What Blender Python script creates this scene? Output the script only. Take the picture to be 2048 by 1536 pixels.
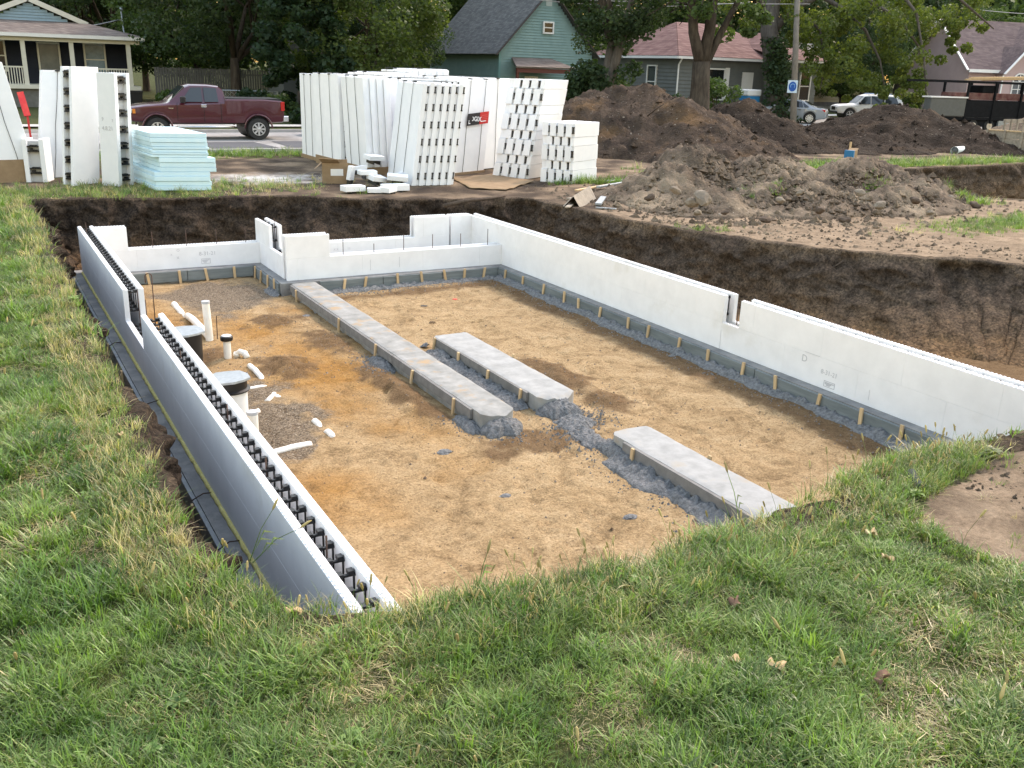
import bpy, bmesh, math, random
import numpy as np
from mathutils import Vector, Matrix, noise

random.seed(7)
S = bpy.context.scene
for o in list(bpy.data.objects):
    bpy.data.objects.remove(o)
COL = S.collection
rad = math.radians

# ------------------------------------------------------------------ camera
CAMZ = 3.7
PITCH, YAW, ROLL, FPX = rad(18.482), rad(29.924), rad(1.864), 1880.0
_f = Vector((math.sin(YAW) * math.cos(PITCH), math.cos(YAW) * math.cos(PITCH), -math.sin(PITCH)))
_r = Vector((math.cos(YAW), -math.sin(YAW), 0))
_u = _r.cross(_f)
CR = _r * math.cos(ROLL) + _u * math.sin(ROLL)
CU = -_r * math.sin(ROLL) + _u * math.cos(ROLL)
CF = _f
cam_d = bpy.data.cameras.new('camera')
cam = bpy.data.objects.new('camera', cam_d)
COL.objects.link(cam)
cam_d.sensor_width = 36.0
cam_d.lens = FPX / 2048 * 36.0
cam_d.clip_start = 0.05
cam_d.clip_end = 3000
cam.matrix_world = Matrix(((CR.x, CU.x, -CF.x, 0), (CR.y, CU.y, -CF.y, 0), (CR.z, CU.z, -CF.z, CAMZ), (0, 0, 0, 1)))
S.camera = cam
S.render.resolution_x, S.render.resolution_y = 1024, 768

# ------------------------------------------------------------------ sky and sun
SUN_EL, SUN_AZ = rad(48), rad(21)          # azimuth measured from +X towards +Y
sun_dir = Vector((math.cos(SUN_EL) * math.cos(SUN_AZ), math.cos(SUN_EL) * math.sin(SUN_AZ), math.sin(SUN_EL)))
W = bpy.data.worlds.new('World')
S.world = W
W.use_nodes = True
wn = W.node_tree
bg = wn.nodes['Background']
sky = wn.nodes.new('ShaderNodeTexSky')
sky.sky_type = 'NISHITA'
sky.sun_disc = False
sky.sun_elevation = SUN_EL
sky.sun_rotation = math.pi / 2 - SUN_AZ
sky.air_density = 2.5
sky.dust_density = 2.0
sky.ozone_density = 1.0
wn.links.new(sky.outputs[0], bg.inputs[0])
bg.inputs[1].default_value = 0.15
sl = bpy.data.lights.new('sun', 'SUN')
sl.energy = 0.8
sl.angle = rad(5)
sl.color = (1.0, 0.95, 0.87)
so = bpy.data.objects.new('sun', sl)
COL.objects.link(so)
so.rotation_euler = sun_dir.to_track_quat('Z', 'Y').to_euler()
S.view_settings.view_transform = 'Standard'
S.view_settings.look = 'None'
S.view_settings.exposure = 1.55
S.view_settings.gamma = 1.0
S.view_settings.use_white_balance = True      # camera set for cloudy light
S.view_settings.white_balance_temperature = 6950
S.view_settings.white_balance_tint = 20

GZ = 0.925       # the lot's ground level; 0 = top of the footings


def ray(px, py):
    return CF + CR * ((px - 1024) / FPX) - CU * ((py - 768) / FPX)


def P(px, py, z=GZ):
    """the point at height z seen at a pixel of the 2048 x 1536 photograph"""
    d = ray(px, py)
    return Vector((0, 0, CAMZ)) + d * ((z - CAMZ) / d.z)


def PD(px, py, at):
    """the point seen at a pixel, at the same depth along the view as a world point 'at'"""
    d = ray(px, py)
    return Vector((0, 0, CAMZ)) + d * ((Vector(at) - Vector((0, 0, CAMZ))).dot(CF))


# ------------------------------------------------------------------ object helpers
WO = {}


def tag(o, label=None, cat=None, group=None, kind=None):
    if label: o['label'] = label
    if cat: o['category'] = cat
    if group: o['group'] = group
    if kind: o['kind'] = kind
    return o


def thing(name, label, cat, loc=(0, 0, 0), group=None, rotz=0):
    o = bpy.data.objects.new(name, None)
    o.empty_display_size = 0.1
    COL.objects.link(o)
    o.location = loc
    o.rotation_euler = (0, 0, rotz)
    WO[o.name] = Vector(loc)
    return tag(o, label, cat, group)


def link(name, me, parent=None, loc=None, rot=None, scale=None):
    o = bpy.data.objects.new(name, me)
    COL.objects.link(o)
    if parent is not None:
        o.parent = parent
    if loc is not None: o.location = loc
    if rot is not None: o.rotation_euler = rot
    if scale is not None: o.scale = scale
    return o


class MB:
    """collects shapes; build() links them as ONE mesh object"""

    def __init__(s):
        s.v, s.f, s.m = [], [], []

    def add(s, vs, fs, mi=0):
        b = len(s.v)
        s.v += [tuple(p) for p in vs]
        s.f += [tuple(i + b for i in q) for q in fs]
        s.m += [mi] * len(fs)
        return s

    def hexa(s, lo, hi, mi=0):
        """prism between two loops of equal length"""
        n = len(lo)
        fs = [tuple(range(n - 1, -1, -1)), tuple(range(n, 2 * n))]
        fs += [(i, (i + 1) % n, n + (i + 1) % n, n + i) for i in range(n)]
        return s.add(list(lo) + list(hi), fs, mi)

    def box(s, x0, x1, y0, y1, z0, z1, mi=0):
        return s.hexa([(x0, y0, z0), (x1, y0, z0), (x1, y1, z0), (x0, y1, z0)],
                      [(x0, y0, z1), (x1, y0, z1), (x1, y1, z1), (x0, y1, z1)], mi)

    def obox(s, c, u, v, w, mi=0):
        """box with centre c and half axes u, v, w"""
        c, u, v, w = map(Vector, (c, u, v, w))
        return s.hexa([c - u - v - w, c + u - v - w, c + u + v - w, c - u + v - w],
                      [c - u - v + w, c + u - v + w, c + u + v + w, c - u + v + w], mi)

    def bar(s, a, b, w, h, up=(0, 0, 1), mi=0):
        a, b = Vector(a), Vector(b)
        d = b - a
        t = d.normalized()
        side = t.cross(Vector(up))
        if side.length < 1e-4: side = Vector((1, 0, 0))
        side.normalize()
        u2 = side.cross(t)
        return s.obox((a + b) / 2, d / 2, side * (w / 2), u2 * (h / 2), mi)

    def tube(s, pts, r, n=8, cap=True, mi=0):
        pts = [Vector(p) for p in pts]
        if not isinstance(r, (list, tuple)): r = [r] * len(pts)
        vs, fs = [], []
        ref = None
        for i, p in enumerate(pts):
            t = (pts[min(i + 1, len(pts) - 1)] - pts[max(i - 1, 0)]).normalized()
            if ref is None:
                ref = Vector((0, 0, 1)) if abs(t.z) < .9 else Vector((1, 0, 0))
            a = t.cross(ref)
            if a.length < 1e-5: a = t.cross(Vector((0, 1, 0.1)))
            a.normalize()
            b = t.cross(a)
            ref = -b if False else ref
            for k in range(n):
                th = 2 * math.pi * k / n
                vs.append(p + a * (math.cos(th) * r[i]) + b * (math.sin(th) * r[i]))
        for i in range(len(pts) - 1):
            for k in range(n):
                fs.append((i * n + k, i * n + (k + 1) % n, (i + 1) * n + (k + 1) % n, (i + 1) * n + k))
        if cap:
            fs.append(tuple(range(n - 1, -1, -1)))
            fs.append(tuple((len(pts) - 1) * n + k for k in range(n)))
        return s.add(vs, fs, mi)

    def lathe(s, c, prof, n=20, mi=0, axis='Z'):
        """prof: list of (radius, height) turned about an axis through c"""
        c = Vector(c)
        vs, fs = [], []
        for (r, h) in prof:
            for k in range(n):
                th = 2 * math.pi * k / n
                a, b = r * math.cos(th), r * math.sin(th)
                vs.append(c + (Vector((a, b, h)) if axis == 'Z' else Vector((h, a, b)) if axis == 'X' else Vector((b, h, a))))
        for i in range(len(prof) - 1):
            for k in range(n):
                fs.append((i * n + k, i * n + (k + 1) % n, (i + 1) * n + (k + 1) % n, (i + 1) * n + k))
        fs.append(tuple(range(n - 1, -1, -1)))
        fs.append(tuple((len(prof) - 1) * n + k for k in range(n)))
        return s.add(vs, fs, mi)

    def build(s, name, mat, parent=None, smooth=False, bevel=0, bseg=1, autosmooth=None, local=False):
        org = Vector((0, 0, 0))
        if parent is not None and not local:
            org = WO.get(parent.name, Vector((0, 0, 0)))
        me = bpy.data.meshes.new(name)
        me.from_pydata([(p[0] - org.x, p[1] - org.y, p[2] - org.z) for p in s.v], [], s.f)
        for mm in (mat if isinstance(mat, (list, tuple)) else [mat]):
            me.materials.append(mm)
        if any(s.m): me.polygons.foreach_set('material_index', s.m)
        bm = bmesh.new()
        bm.from_mesh(me)
        bmesh.ops.recalc_face_normals(bm, faces=bm.faces)
        if bevel:
            es = [e for e in bm.edges if len(e.link_faces) == 2 and e.calc_face_angle(0) > 0.5]
            bmesh.ops.bevel(bm, geom=es, offset=bevel, segments=bseg, affect='EDGES', clamp_overlap=True)
        bm.to_mesh(me)
        bm.free()
        if smooth:
            me.shade_smooth()
            if autosmooth: me.set_sharp_from_angle(angle=rad(autosmooth))
        o = link(name, me, parent)
        WO[o.name] = org
        return o


def fbm(x, y, z=0.0, o=4, sc=1.0):
    return noise.fractal(Vector((x * sc, y * sc, z * sc)), 0.9, 2.1, o)


def nz(x, y, z=0.0, sc=1.0):
    return noise.noise(Vector((x * sc, y * sc, z * sc)))


def smooth01(a, b, x):
    t = min(1, max(0, (x - a) / (b - a)))
    return t * t * (3 - 2 * t)


# ------------------------------------------------------------------ materials
def nodes_of(m):
    m.use_nodes = True
    t = m.node_tree
    return t, t.nodes['Principled BSDF']


def ramp(t, fac, stops, interp='LINEAR'):
    r = t.nodes.new('ShaderNodeValToRGB')
    r.color_ramp.interpolation = interp
    el = r.color_ramp.elements
    while len(el) < len(stops): el.new(0.5)
    for e, (p, c) in zip(el, stops):
        e.position = p
        e.color = (c[0], c[1], c[2], 1) if not isinstance(c, float) else (c, c, c, 1)
    t.links.new(fac, r.inputs[0])
    return r.outputs[0]


def nnoise(t, vec, scale, detail=5, rough=.6, dist=0):
    n = t.nodes.new('ShaderNodeTexNoise')
    n.inputs['Scale'].default_value = scale
    n.inputs['Detail'].default_value = detail
    n.inputs['Roughness'].default_value = rough
    n.inputs['Distortion'].default_value = dist
    t.links.new(vec, n.inputs['Vector'])
    return n.outputs[0]


def mixc(t, fac, a, b, mode='MIX'):
    m = t.nodes.new('ShaderNodeMix')
    m.data_type = 'RGBA'
    m.blend_type = mode
    for i, x in ((0, fac), (6, a), (7, b)):
        if hasattr(x, 'is_linked'):
            t.links.new(x, m.inputs[i])
        elif isinstance(x, (int, float)):
            m.inputs[i].default_value = x
        else:
            m.inputs[i].default_value = (x[0], x[1], x[2], 1)
    return m.outputs[2]


def coord(t, world=True):
    if world:
        return t.nodes.new('ShaderNodeNewGeometry').outputs['Position']
    return t.nodes.new('ShaderNodeTexCoord').outputs['Object']


def bump(t, h, strength, dist, bsdf, prev=None):
    b = t.nodes.new('ShaderNodeBump')
    b.inputs['Strength'].default_value = strength
    b.inputs['Distance'].default_value = dist
    t.links.new(h, b.inputs['Height'])
    if prev is not None: t.links.new(prev, b.inputs['Normal'])
    t.links.new(b.outputs[0], bsdf.inputs['Normal'])
    return b.outputs[0]


MATS = {}


def mk(name, c1, c2=None, scale=4.0, rough=.8, spec=.3, metal=0.0, b=0.0, bscale=60.0, bdist=.01, c3=None, s3=1.5, t3=(.5, .62), world=True,
       stretch=None, rnd=0.0, lo=.3, hi=.7, coat=0.0, speck=None, sspeck=300):
    """general two/three tone mottled material with fine relief"""
    if name in MATS: return MATS[name]
    m = bpy.data.materials.new(name)
    t, bs = nodes_of(m)
    co = coord(t, world)
    if stretch:
        mp = t.nodes.new('ShaderNodeMapping')
        mp.inputs['Scale'].default_value = stretch
        t.links.new(co, mp.inputs[0])
        co = mp.outputs[0]
    col = None
    if c2 is not None:
        col = ramp(t, nnoise(t, co, scale), [(lo, c1), (hi, c2)])
    if c3 is not None:
        f = ramp(t, nnoise(t, co, s3, 6), [(t3[0], 0.0), (t3[1], 1.0)])
        col = mixc(t, f, col if col is not None else c1, c3)
    if speck is not None:
        f = ramp(t, nnoise(t, co, sspeck, 2), [(.68, 0.0), (.73, 1.0)])
        col = mixc(t, f, col if col is not None else c1, speck)
    if rnd:
        oi = t.nodes.new('ShaderNodeObjectInfo')
        hs = t.nodes.new('ShaderNodeHueSaturation')
        mr = t.nodes.new('ShaderNodeMapRange')
        mr.inputs[3].default_value = 1 - rnd
        mr.inputs[4].default_value = 1 + rnd
        t.links.new(oi.outputs['Random'], mr.inputs[0])
        t.links.new(mr.outputs[0], hs.inputs['Value'])
        if col is not None: t.links.new(col, hs.inputs['Color'])
        else: hs.inputs['Color'].default_value = (*c1, 1)
        col = hs.outputs[0]
    if col is not None: t.links.new(col, bs.inputs['Base Color'])
    else: bs.inputs['Base Color'].default_value = (*c1, 1)
    bs.inputs['Roughness'].default_value = rough
    bs.inputs['Specular IOR Level'].default_value = spec
    bs.inputs['Metallic'].default_value = metal
    if coat: bs.inputs['Coat Weight'].default_value = coat
    if b: bump(t, nnoise(t, co, bscale, 6, .65), b, bdist, bs)
    MATS[name] = m
    return m


def text_mesh(txt, size, mat, bold=0.0):
    c = bpy.data.curves.new('txt', 'FONT')
    c.body = txt
    c.size = size
    c.extrude = 0.001
    c.offset = bold
    c.align_x = 'CENTER'
    c.align_y = 'CENTER'
    c.resolution_u = 3
    o = bpy.data.objects.new('txt', c)
    COL.objects.link(o)
    dg = bpy.context.evaluated_depsgraph_get()
    me = bpy.data.meshes.new_from_object(o.evaluated_get(dg))
    bpy.data.objects.remove(o)
    me.materials.clear()
    me.materials.append(mat)
    return me


def put_text(name, txt, size, mat, parent, origin, xdir, ydir, bold=0.0):
    """lettering lying in the plane of xdir, ydir, centred on origin (world)"""
    me = text_mesh(txt, size, mat, bold)
    x, y = Vector(xdir).normalized(), Vector(ydir).normalized()
    z = x.cross(y)
    o = link(name, me, parent)
    org = Vector(origin) - (WO.get(parent.name, Vector()) if parent is not None else Vector())
    o.matrix_local = Matrix(((x.x, y.x, z.x, org.x), (x.y, y.y, z.y, org.y), (x.z, y.z, z.z, org.z), (0, 0, 0, 1)))
    return o


foam = mk('foam_white', (.76, .76, .765), (.84, .84, .845), 3.5, .75, .25, b=.10, bscale=160, bdist=.004, c3=(.66, .64, .60), s3=1.1, t3=(.60, .80))
foam_dirty = mk('foam_packed', (.78, .80, .82), (.85, .86, .87), 3, .75, .25, b=.05, bscale=150, bdist=.003, world=False, rnd=.04)
foam_blue = mk('foam_blue', (.58, .80, .88), (.66, .85, .91), 4, .6, .3, world=False, rnd=.06)
plastic_black = mk('plastic_black', (.012, .012, .013), rough=.45, spec=.4)
steel_rebar = mk('rebar_steel', (.05, .042, .04), (.13, .07, .045), 60, .7, .4, metal=.5)
pencil = mk('pencil', (.52, .52, .54), rough=.8)
ink = mk('ink_print', (.48, .48, .50), rough=.7)
wood_new = mk('wood_new', (.50, .34, .18), (.62, .45, .26), 14, .75, .25, stretch=(1, 1, .2), b=.1, rnd=.12)
wood_old = mk('wood_weathered', (.23, .20, .16), (.36, .31, .25), 10, .85, .2, stretch=(.3, 1, 1), b=.2, rnd=.15)
cardboard = mk('cardboard', (.25, .17, .10), (.32, .225, .135), 5, .85, .15)
pvc = mk('pvc_white', (.80, .78, .72), (.72, .66, .56), 7, .4, .5, lo=.45, hi=.75)
metal_galv = mk('metal_galvanised', (.26, .29, .31), (.36, .39, .41), 20, .45, .5, metal=.5)
glass_dark = mk('glass_dark', (.012, .015, .018), rough=.08, spec=.6)
paint_white = mk('paint_white', (.78, .77, .74), (.72, .71, .68), 3, .55, .35)
rubber = mk('rubber', (.02, .02, .021), (.04, .038, .035), 30, .8, .3)
# ================================================================== terrain
RIM = [(0.90, 5.0), (0.92, 8.0), (0.90, 12.0), (0.93, 16.0), (0.95, 21.25), (3.15, 20.75), (4.9, 20.55), (6.2, 20.2), (7.2, 19.5), (8.2, 19.15), (9.6, 18.95),
       (10.9, 18.75), (11.02, 17.7), (11.08, 15.9), (11.3, 14.4), (11.65, 13.45), (12.07, 12.45), (12.5, 11.6), (12.95, 10.9), (13.45, 10.3), (14.05, 9.75), (14.7, 9.0), (15.5, 7.4), (14.2, 4.9), (10.5, 4.25), (8.2, 4.30), (7.3, 4.22),
       (6.4, 4.34), (5.4, 4.26), (4.6, 4.08), (3.9, 3.95), (3.1, 3.88), (2.3, 3.92), (1.7, 4.05), (1.15, 4.35)]
# a second excavation further right
RIM2 = [(23.2, 15.4), (22.2, 17.5), (23.0, 20.3), (25.8, 21.7), (30.5, 21.9), (36.0, 22.3), (44.0, 21.5), (44.0, 13.0), (30.0, 12.6), (25.0, 13.6)]


def resample(poly, step, jit, seed):
    out = []
    n = len(poly)
    for i in range(n):
        a, b = Vector(poly[i]), Vector(poly[(i + 1) % n])
        k = max(1, int((b - a).length / step))
        for j in range(k):
            p = a.lerp(b, j / k)
            out.append(Vector((p.x + jit * fbm(p.x, p.y, seed, 4, 1.7) + jit * .5 * nz(p.x, p.y, seed + 5, 7), p.y + jit * fbm(p.x, p.y, seed + 9, 4, 1.7) + jit * .5 * nz(p.x, p.y, seed + 3, 7))))
    return out


def inside(poly, x, y):
    c = False
    j = len(poly) - 1
    for i in range(len(poly)):
        xi, yi = poly[i][0], poly[i][1]
        xj, yj = poly[j][0], poly[j][1]
        if (yi > y) != (yj > y) and x < (xj - xi) * (y - yi) / (yj - yi) + xi:
            c = not c
        j = i
    return c


def pdist(poly, x, y):
    best = 1e9
    n = len(poly)
    for i in range(n):
        ax, ay = poly[i]
        bx, by = poly[(i + 1) % n]
        dx, dy = bx - ax, by - ay
        t = max(0, min(1, ((x - ax) * dx + (y - ay) * dy) / (dx * dx + dy * dy)))
        best = min(best, math.hypot(x - ax - t * dx, y - ay - t * dy))
    return best


def far_rise(x, y):
    """the land climbs gently beyond the street"""
    d = x * .5 + y * .866
    return 1.9 * smooth01(75, 130, d)


def gz(x, y):
    z = GZ + far_rise(x, y)
    if y < 33 and x < 46:
        z += .035 * fbm(x, y, 3, 3, .5) + .012 * nz(x, y, 1, 4)
        # low ridge of spoil on the near right of the pit
        z += .20 * math.exp(-(((x - 8.3) / 1.2) ** 2 + ((y - 4.05) / .45) ** 2)) + .05 * math.exp(-(((x - 6.1) / .8) ** 2 + ((y - 3.4) / .4) ** 2))
    return z


LAWN_NEAR = [(-60, -20), (-60, 23.0), (-8, 22.6), (.95, 21.6), (.85, 5.2), (1.1, 4.4), (1.7, 4.1), (2.3, 3.95), (3.9, 4.0), (5.5, 4.3), (6.3, 4.4), (6.7, 4.0), (5.9, 3.86), (5.35, 3.75), (5.05, 3.3), (5.3, 2.75), (7.0, 2.0), (9.0, -2), (9, -20)]


def zone(x, y):
    """(lawn, dark soil, tan dust, gravel) weights of the ground's own colour"""
    n1 = fbm(x, y, 11, 4, .9)
    n2 = fbm(x, y, 21, 4, 2.3)
    lawn = 0.0
    if inside(LAWN_NEAR, x + .25 * n2, y + .12 * n2): lawn = 1.0
    # trampled lawn strip behind the pit, on the left
    if 20.5 < y < 24.6 and x < 5.0: lawn = max(lawn, .55 + .5 * n1 - .5 * smooth01(22.2, 24.2, y) * (1 if x > 0 else .2))
    # grass patch on the right shoulder
    lawn = max(lawn, 1.05 - math.hypot((x - 19.8) / 2.4, (y - 12.2) / .8) + .3 * n2)
    # strip of grass by the second excavation
    lawn = max(lawn, 1.2 - math.hypot((x - 31) / 8, (y - 23.1) / .7) + .4 * n2, 1.1 - math.hypot((x - 25) / 3, (y - 22.6) / .5) + .4 * n2)
    # verge along the street and everything beyond it
    st = street_y(x)
    if y > st[0] - .3: lawn = 1.0
    elif y > st[0] - 2.3: lawn = max(lawn, .55 + .8 * n2)
    if x < 4.6 and 24.5 < y < 31: lawn = max(lawn, .6 + .8 * n1)
    tan = max(0, min(1, .35 + 1.1 * n1))
    if x > 8.5 and 5 < y < 16.5: tan = max(tan, .85 + .3 * n2)      # dusty shoulder of the pit
    if x < 9 and y < 5: tan = max(tan, .75 + .6 * n2)
    grav = max(0, 1.2 - math.hypot((x - 6.5) / 1.5, (y - 23.9) / 1.2) + .5 * n2)  # spilled cement
    return max(0, min(1, lawn)), tan, min(1, grav)


def street_y(x):
    """near and far kerb of the street at x"""
    k = smooth01(18, 60, x)
    return 31.3 + 8.5 * k + .14 * max(0, x - 60), 39.2 + 12.5 * k + .14 * max(0, x - 60)


def lines(a, b, step, lo, hi):
    out = list(np.arange(a, b + 1e-6, step))
    s, p = step, a
    left = []
    while p > lo:
        s *= 1.25
        p -= s
        left.append(p)
    s, p = step, b
    right = []
    while p < hi:
        s *= 1.25
        p += s
        right.append(p)
    return left[::-1] + out + right


def grid_mesh(name, xs, ys, zf, colf, keep, mat, kind='structure'):
    nx, ny = len(xs), len(ys)
    vs = [(x, y, zf(x, y)) for y in ys for x in xs]
    fs = []
    for j in range(ny - 1):
        for i in range(nx - 1):
            if keep is None or keep(i, j):
                fs.append((j * nx + i, j * nx + i + 1, (j + 1) * nx + i + 1, (j + 1) * nx + i))
    me = bpy.data.meshes.new(name)
    me.from_pydata(vs, [], fs)
    at = me.color_attributes.new('zone', 'FLOAT_COLOR', 'POINT')
    cols = np.array([(*colf(x, y), 1.0) for y in ys for x in xs], dtype=np.float32)
    at.data.foreach_set('color', cols.ravel())
    me.materials.append(mat)
    me.shade_smooth()
    o = link(name, me)
    if kind: tag(o, kind=kind)
    return o


def zone_attr(t):
    a = t.nodes.new('ShaderNodeAttribute')
    a.attribute_name = 'zone'
    s = t.nodes.new('ShaderNodeSeparateColor')
    t.links.new(a.outputs['Color'], s.inputs[0])
    return s.outputs


def ground_material():
    m = bpy.data.materials.new('ground_soil')
    t, bs = nodes_of(m)
    co = coord(t)
    z = zone_attr(t)
    dark = ramp(t, nnoise(t, co, 3.0, 8, .7), [(.3, (.038, .028, .021)), (.7, (.085, .062, .045))])
    tan = ramp(t, nnoise(t, co, 4.0, 8, .7), [(.28, (.14, .10, .068)), (.5, (.26, .19, .128)), (.75, (.345, .26, .18))])
    soil = mixc(t, z[1], dark, tan)
    grav = ramp(t, nnoise(t, co, 9, 6, .7), [(.35, (.22, .21, .19)), (.55, (.55, .54, .51))])
    soil = mixc(t, z[2], soil, grav)
    turf = ramp(t, nnoise(t, co, 5.0, 8, .75), [(.25, (.022, .026, .010)), (.5, (.045, .050, .018)), (.75, (.11, .09, .045))])
    far = ramp(t, nnoise(t, co, .35, 4), [(.3, (.050, .075, .022)), (.7, (.090, .105, .036))])
    turf = mixc(t, .3, turf, far)
    fz = t.nodes.new('ShaderNodeMath')
    fz.operation = 'ADD'
    t.links.new(z[0], fz.inputs[0])
    nn = nnoise(t, co, 14, 5, .7)
    mm = t.nodes.new('ShaderNodeMath')
    mm.operation = 'MULTIPLY_ADD'
    t.links.new(nn, mm.inputs[0])
    mm.inputs[1].default_value = .9
    mm.inputs[2].default_value = -.45
    t.links.new(mm.outputs[0], fz.inputs[1])
    fac = ramp(t, fz.outputs[0], [(.42, 0.0), (.58, 1.0)])
    fine = ramp(t, nnoise(t, co, 24, 8, .8), [(.3, (.6, .58, .56)), (.5, (1, 1, 1)), (.72, (1.35, 1.33, 1.3))])
    t.links.new(mixc(t, 1.0, mixc(t, fac, soil, turf), fine, 'MULTIPLY'), bs.inputs['Base Color'])
    bs.inputs['Roughness'].default_value = .95
    bs.inputs['Specular IOR Level'].default_value = .1
    n = bump(t, nnoise(t, co, 28, 8, .75), .7, .03, bs)
    bump(t, nnoise(t, co, 150, 4, .7), .4, .006, bs, n)
    return m


def make_ground():
    xs = lines(-7, 32, .17, -700, 900)
    ys = lines(.5, 34, .17, -300, 900)
    nx = len(xs)
    bad = set()
    x0, x1 = -.5, 16.5
    for j, y in enumerate(ys):
        for i, x in enumerate(xs):
            for poly, bb in ((RIM, (.2, 16.3, 3.3, 21.9)), (RIM2, (21.6, 45, 12, 23))):
                if bb[0] < x < bb[1] and bb[2] < y < bb[3] and (inside(poly, x, y) or pdist(poly, x, y) < .10):
                    bad.add((i, j))
    keep = lambda i, j: not ((i, j) in bad or (i + 1, j) in bad or (i, j + 1) in bad or (i + 1, j + 1) in bad)
    return grid_mesh('ground', xs, ys, gz, zone, keep, ground_material())


make_ground()


def bank_material(name, orange):
    m = bpy.data.materials.new(name)
    t, bs = nodes_of(m)
    co = coord(t)
    sep = t.nodes.new('ShaderNodeSeparateXYZ')
    t.links.new(co, sep.inputs[0])
    # strata: black topsoil over brown loam over orange sand, wavering
    w = t.nodes.new('ShaderNodeMath')
    w.operation = 'MULTIPLY_ADD'
    t.links.new(nnoise(t, co, .9, 5, .65), w.inputs[0])
    w.inputs[1].default_value = 1.1
    t.links.new(sep.outputs[2], w.inputs[2])
    mr = t.nodes.new('ShaderNodeMapRange')
    mr.inputs[1].default_value = .05
    mr.inputs[2].default_value = 1.75
    t.links.new(w.outputs[0], mr.inputs[0])
    strata = ramp(t, mr.outputs[0], [(.02, orange), (.26, (.105, .070, .044)), (.5, (.074, .055, .041)), (.72, (.050, .038, .030)), (.93, (.11, .083, .06))])
    mot = ramp(t, nnoise(t, co, 5, 8, .75), [(.28, (.45, .43, .42)), (.5, (1, 1, 1)), (.75, (1.7, 1.6, 1.45))])
    mot2 = ramp(t, nnoise(t, co, 24, 7, .8), [(.36, (.30, .29, .28)), (.5, (1, 1, 1)), (.62, (1.9, 1.82, 1.7))])
    # the soil turns paler and greyer towards the right-hand bank
    mx = t.nodes.new('ShaderNodeMapRange')
    mx.inputs[1].default_value = 9.2
    mx.inputs[2].default_value = 11.8
    t.links.new(sep.outputs[0], mx.inputs[0])
    pale = ramp(t, mx.outputs[0], [(0, (1, 1, 1)), (1, (1.7, 1.72, 1.7))])
    strata = mixc(t, 1.0, strata, pale, 'MULTIPLY')
    # shrinkage cracks and bucket scrapes
    dn = t.nodes.new('ShaderNodeTexNoise')
    dn.inputs['Scale'].default_value = 2.5
    dn.inputs['Detail'].default_value = 5
    t.links.new(co, dn.inputs['Vector'])
    wv = mixc(t, .34, co, dn.outputs['Color'])
    vo = t.nodes.new('ShaderNodeTexVoronoi')
    vo.feature = 'DISTANCE_TO_EDGE'
    vo.inputs['Scale'].default_value = 4.0
    t.links.new(wv, vo.inputs['Vector'])
    ck = ramp(t, vo.outputs['Distance'], [(.0, (.48, .46, .45)), (.03, (.75, .74, .73)), (.07, (1, 1, 1))])
    cm = ramp(t, nnoise(t, co, 1.6, 4), [(.48, 0.0), (.62, .9)])
    strata = mixc(t, cm, strata, mixc(t, 1.0, strata, ck, 'MULTIPLY'))
    t.links.new(mixc(t, 1.0, mixc(t, 1.0, strata, mot, 'MULTIPLY'), mot2, 'MULTIPLY'), bs.inputs['Base Color'])
    bs.inputs['Roughness'].default_value = .95
    bs.inputs['Specular IOR Level'].default_value = .1
    n = bump(t, nnoise(t, co, 9, 9, .8, .6), 1.0, .11, bs)
    bump(t, nnoise(t, co, 60, 5, .7), .6, .02, bs, n)
    return m


def make_bank(name, poly, zbot, slopef, mat, seed, step=.06):
    loop = resample(poly, step, .11, seed)
    n = len(loop)
    cx = sum(p.x for p in loop) / n
    # outward normals
    nor = []
    area = sum(loop[i].x * loop[(i + 1) % n].y - loop[(i + 1) % n].x * loop[i].y for i in range(n))
    sg = 1 if area > 0 else -1
    K = 9
    for i in range(n):
        t = loop[(i + K) % n] - loop[i - K]
        nor.append(Vector((t.y, -t.x)).normalized() * sg)
    lip = [(.34, -.06), (.25, .004), (.15, .016), (.06, .02), (0, 0)]
    RV = 34
    vs = []
    rows = len(lip) + RV
    for r in range(rows):
        for i in range(n):
            p, q = loop[i], nor[i]
            if r < len(lip):
                o, dz = lip[r]
                x, y = p.x + q.x * o, p.y + q.y * o
                vs.append((x, y, gz(x, y) + dz + (.02 * nz(x, y, seed, 3) if r in (1, 2, 3) else 0)))
            else:
                k = (r - len(lip) + 1) / RV
                top = gz(p.x, p.y)
                z = top + (zbot - top) * k
                sl = slopef(p.x, p.y)
                ins = sl * (k ** 1.6) + .05 * math.sin(k * 3.1)
                # clefts running down plus lumps
                cl = nz(p.x, p.y, z * .12 + seed, 2.4)
                led = abs(nz(p.x, p.y, z * 1.6 + seed, 1.9))
                d = .17 * fbm(p.x, p.y, z * .6 + seed, 5, 1.3) + .16 * (.25 - min(.25, led)) * 2 - .16 * max(0, cl - .12) + .11 * fbm(p.x, p.y, z * 1.0 + seed * 3, 5, 3.6) - .07 * abs(nz(p.x, p.y, z * .25 + seed, 3.2)) + .045 * nz(p.x, p.y, z, 11) + .03 * abs(nz(p.x, p.y, z * 2, 5))
                d *= smooth01(0, .12, k)
                x, y = p.x - q.x * (ins + d), p.y - q.y * (ins + d)
                vs.append((x, y, z))
    fs = []
    for r in range(rows - 1):
        for i in range(n):
            a, b = r * n + i, r * n + (i + 1) % n
            fs.append((a, b, b + n, a + n))
    me = bpy.data.meshes.new(name)
    me.from_pydata(vs, [], fs)
    me.materials.append(mat)
    bm = bmesh.new()
    bm.from_mesh(me)
    bmesh.ops.recalc_face_normals(bm, faces=bm.faces)
    bm.to_mesh(me)
    bm.free()
    me.shade_smooth()
    return tag(link(name, me), kind='structure')


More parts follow.
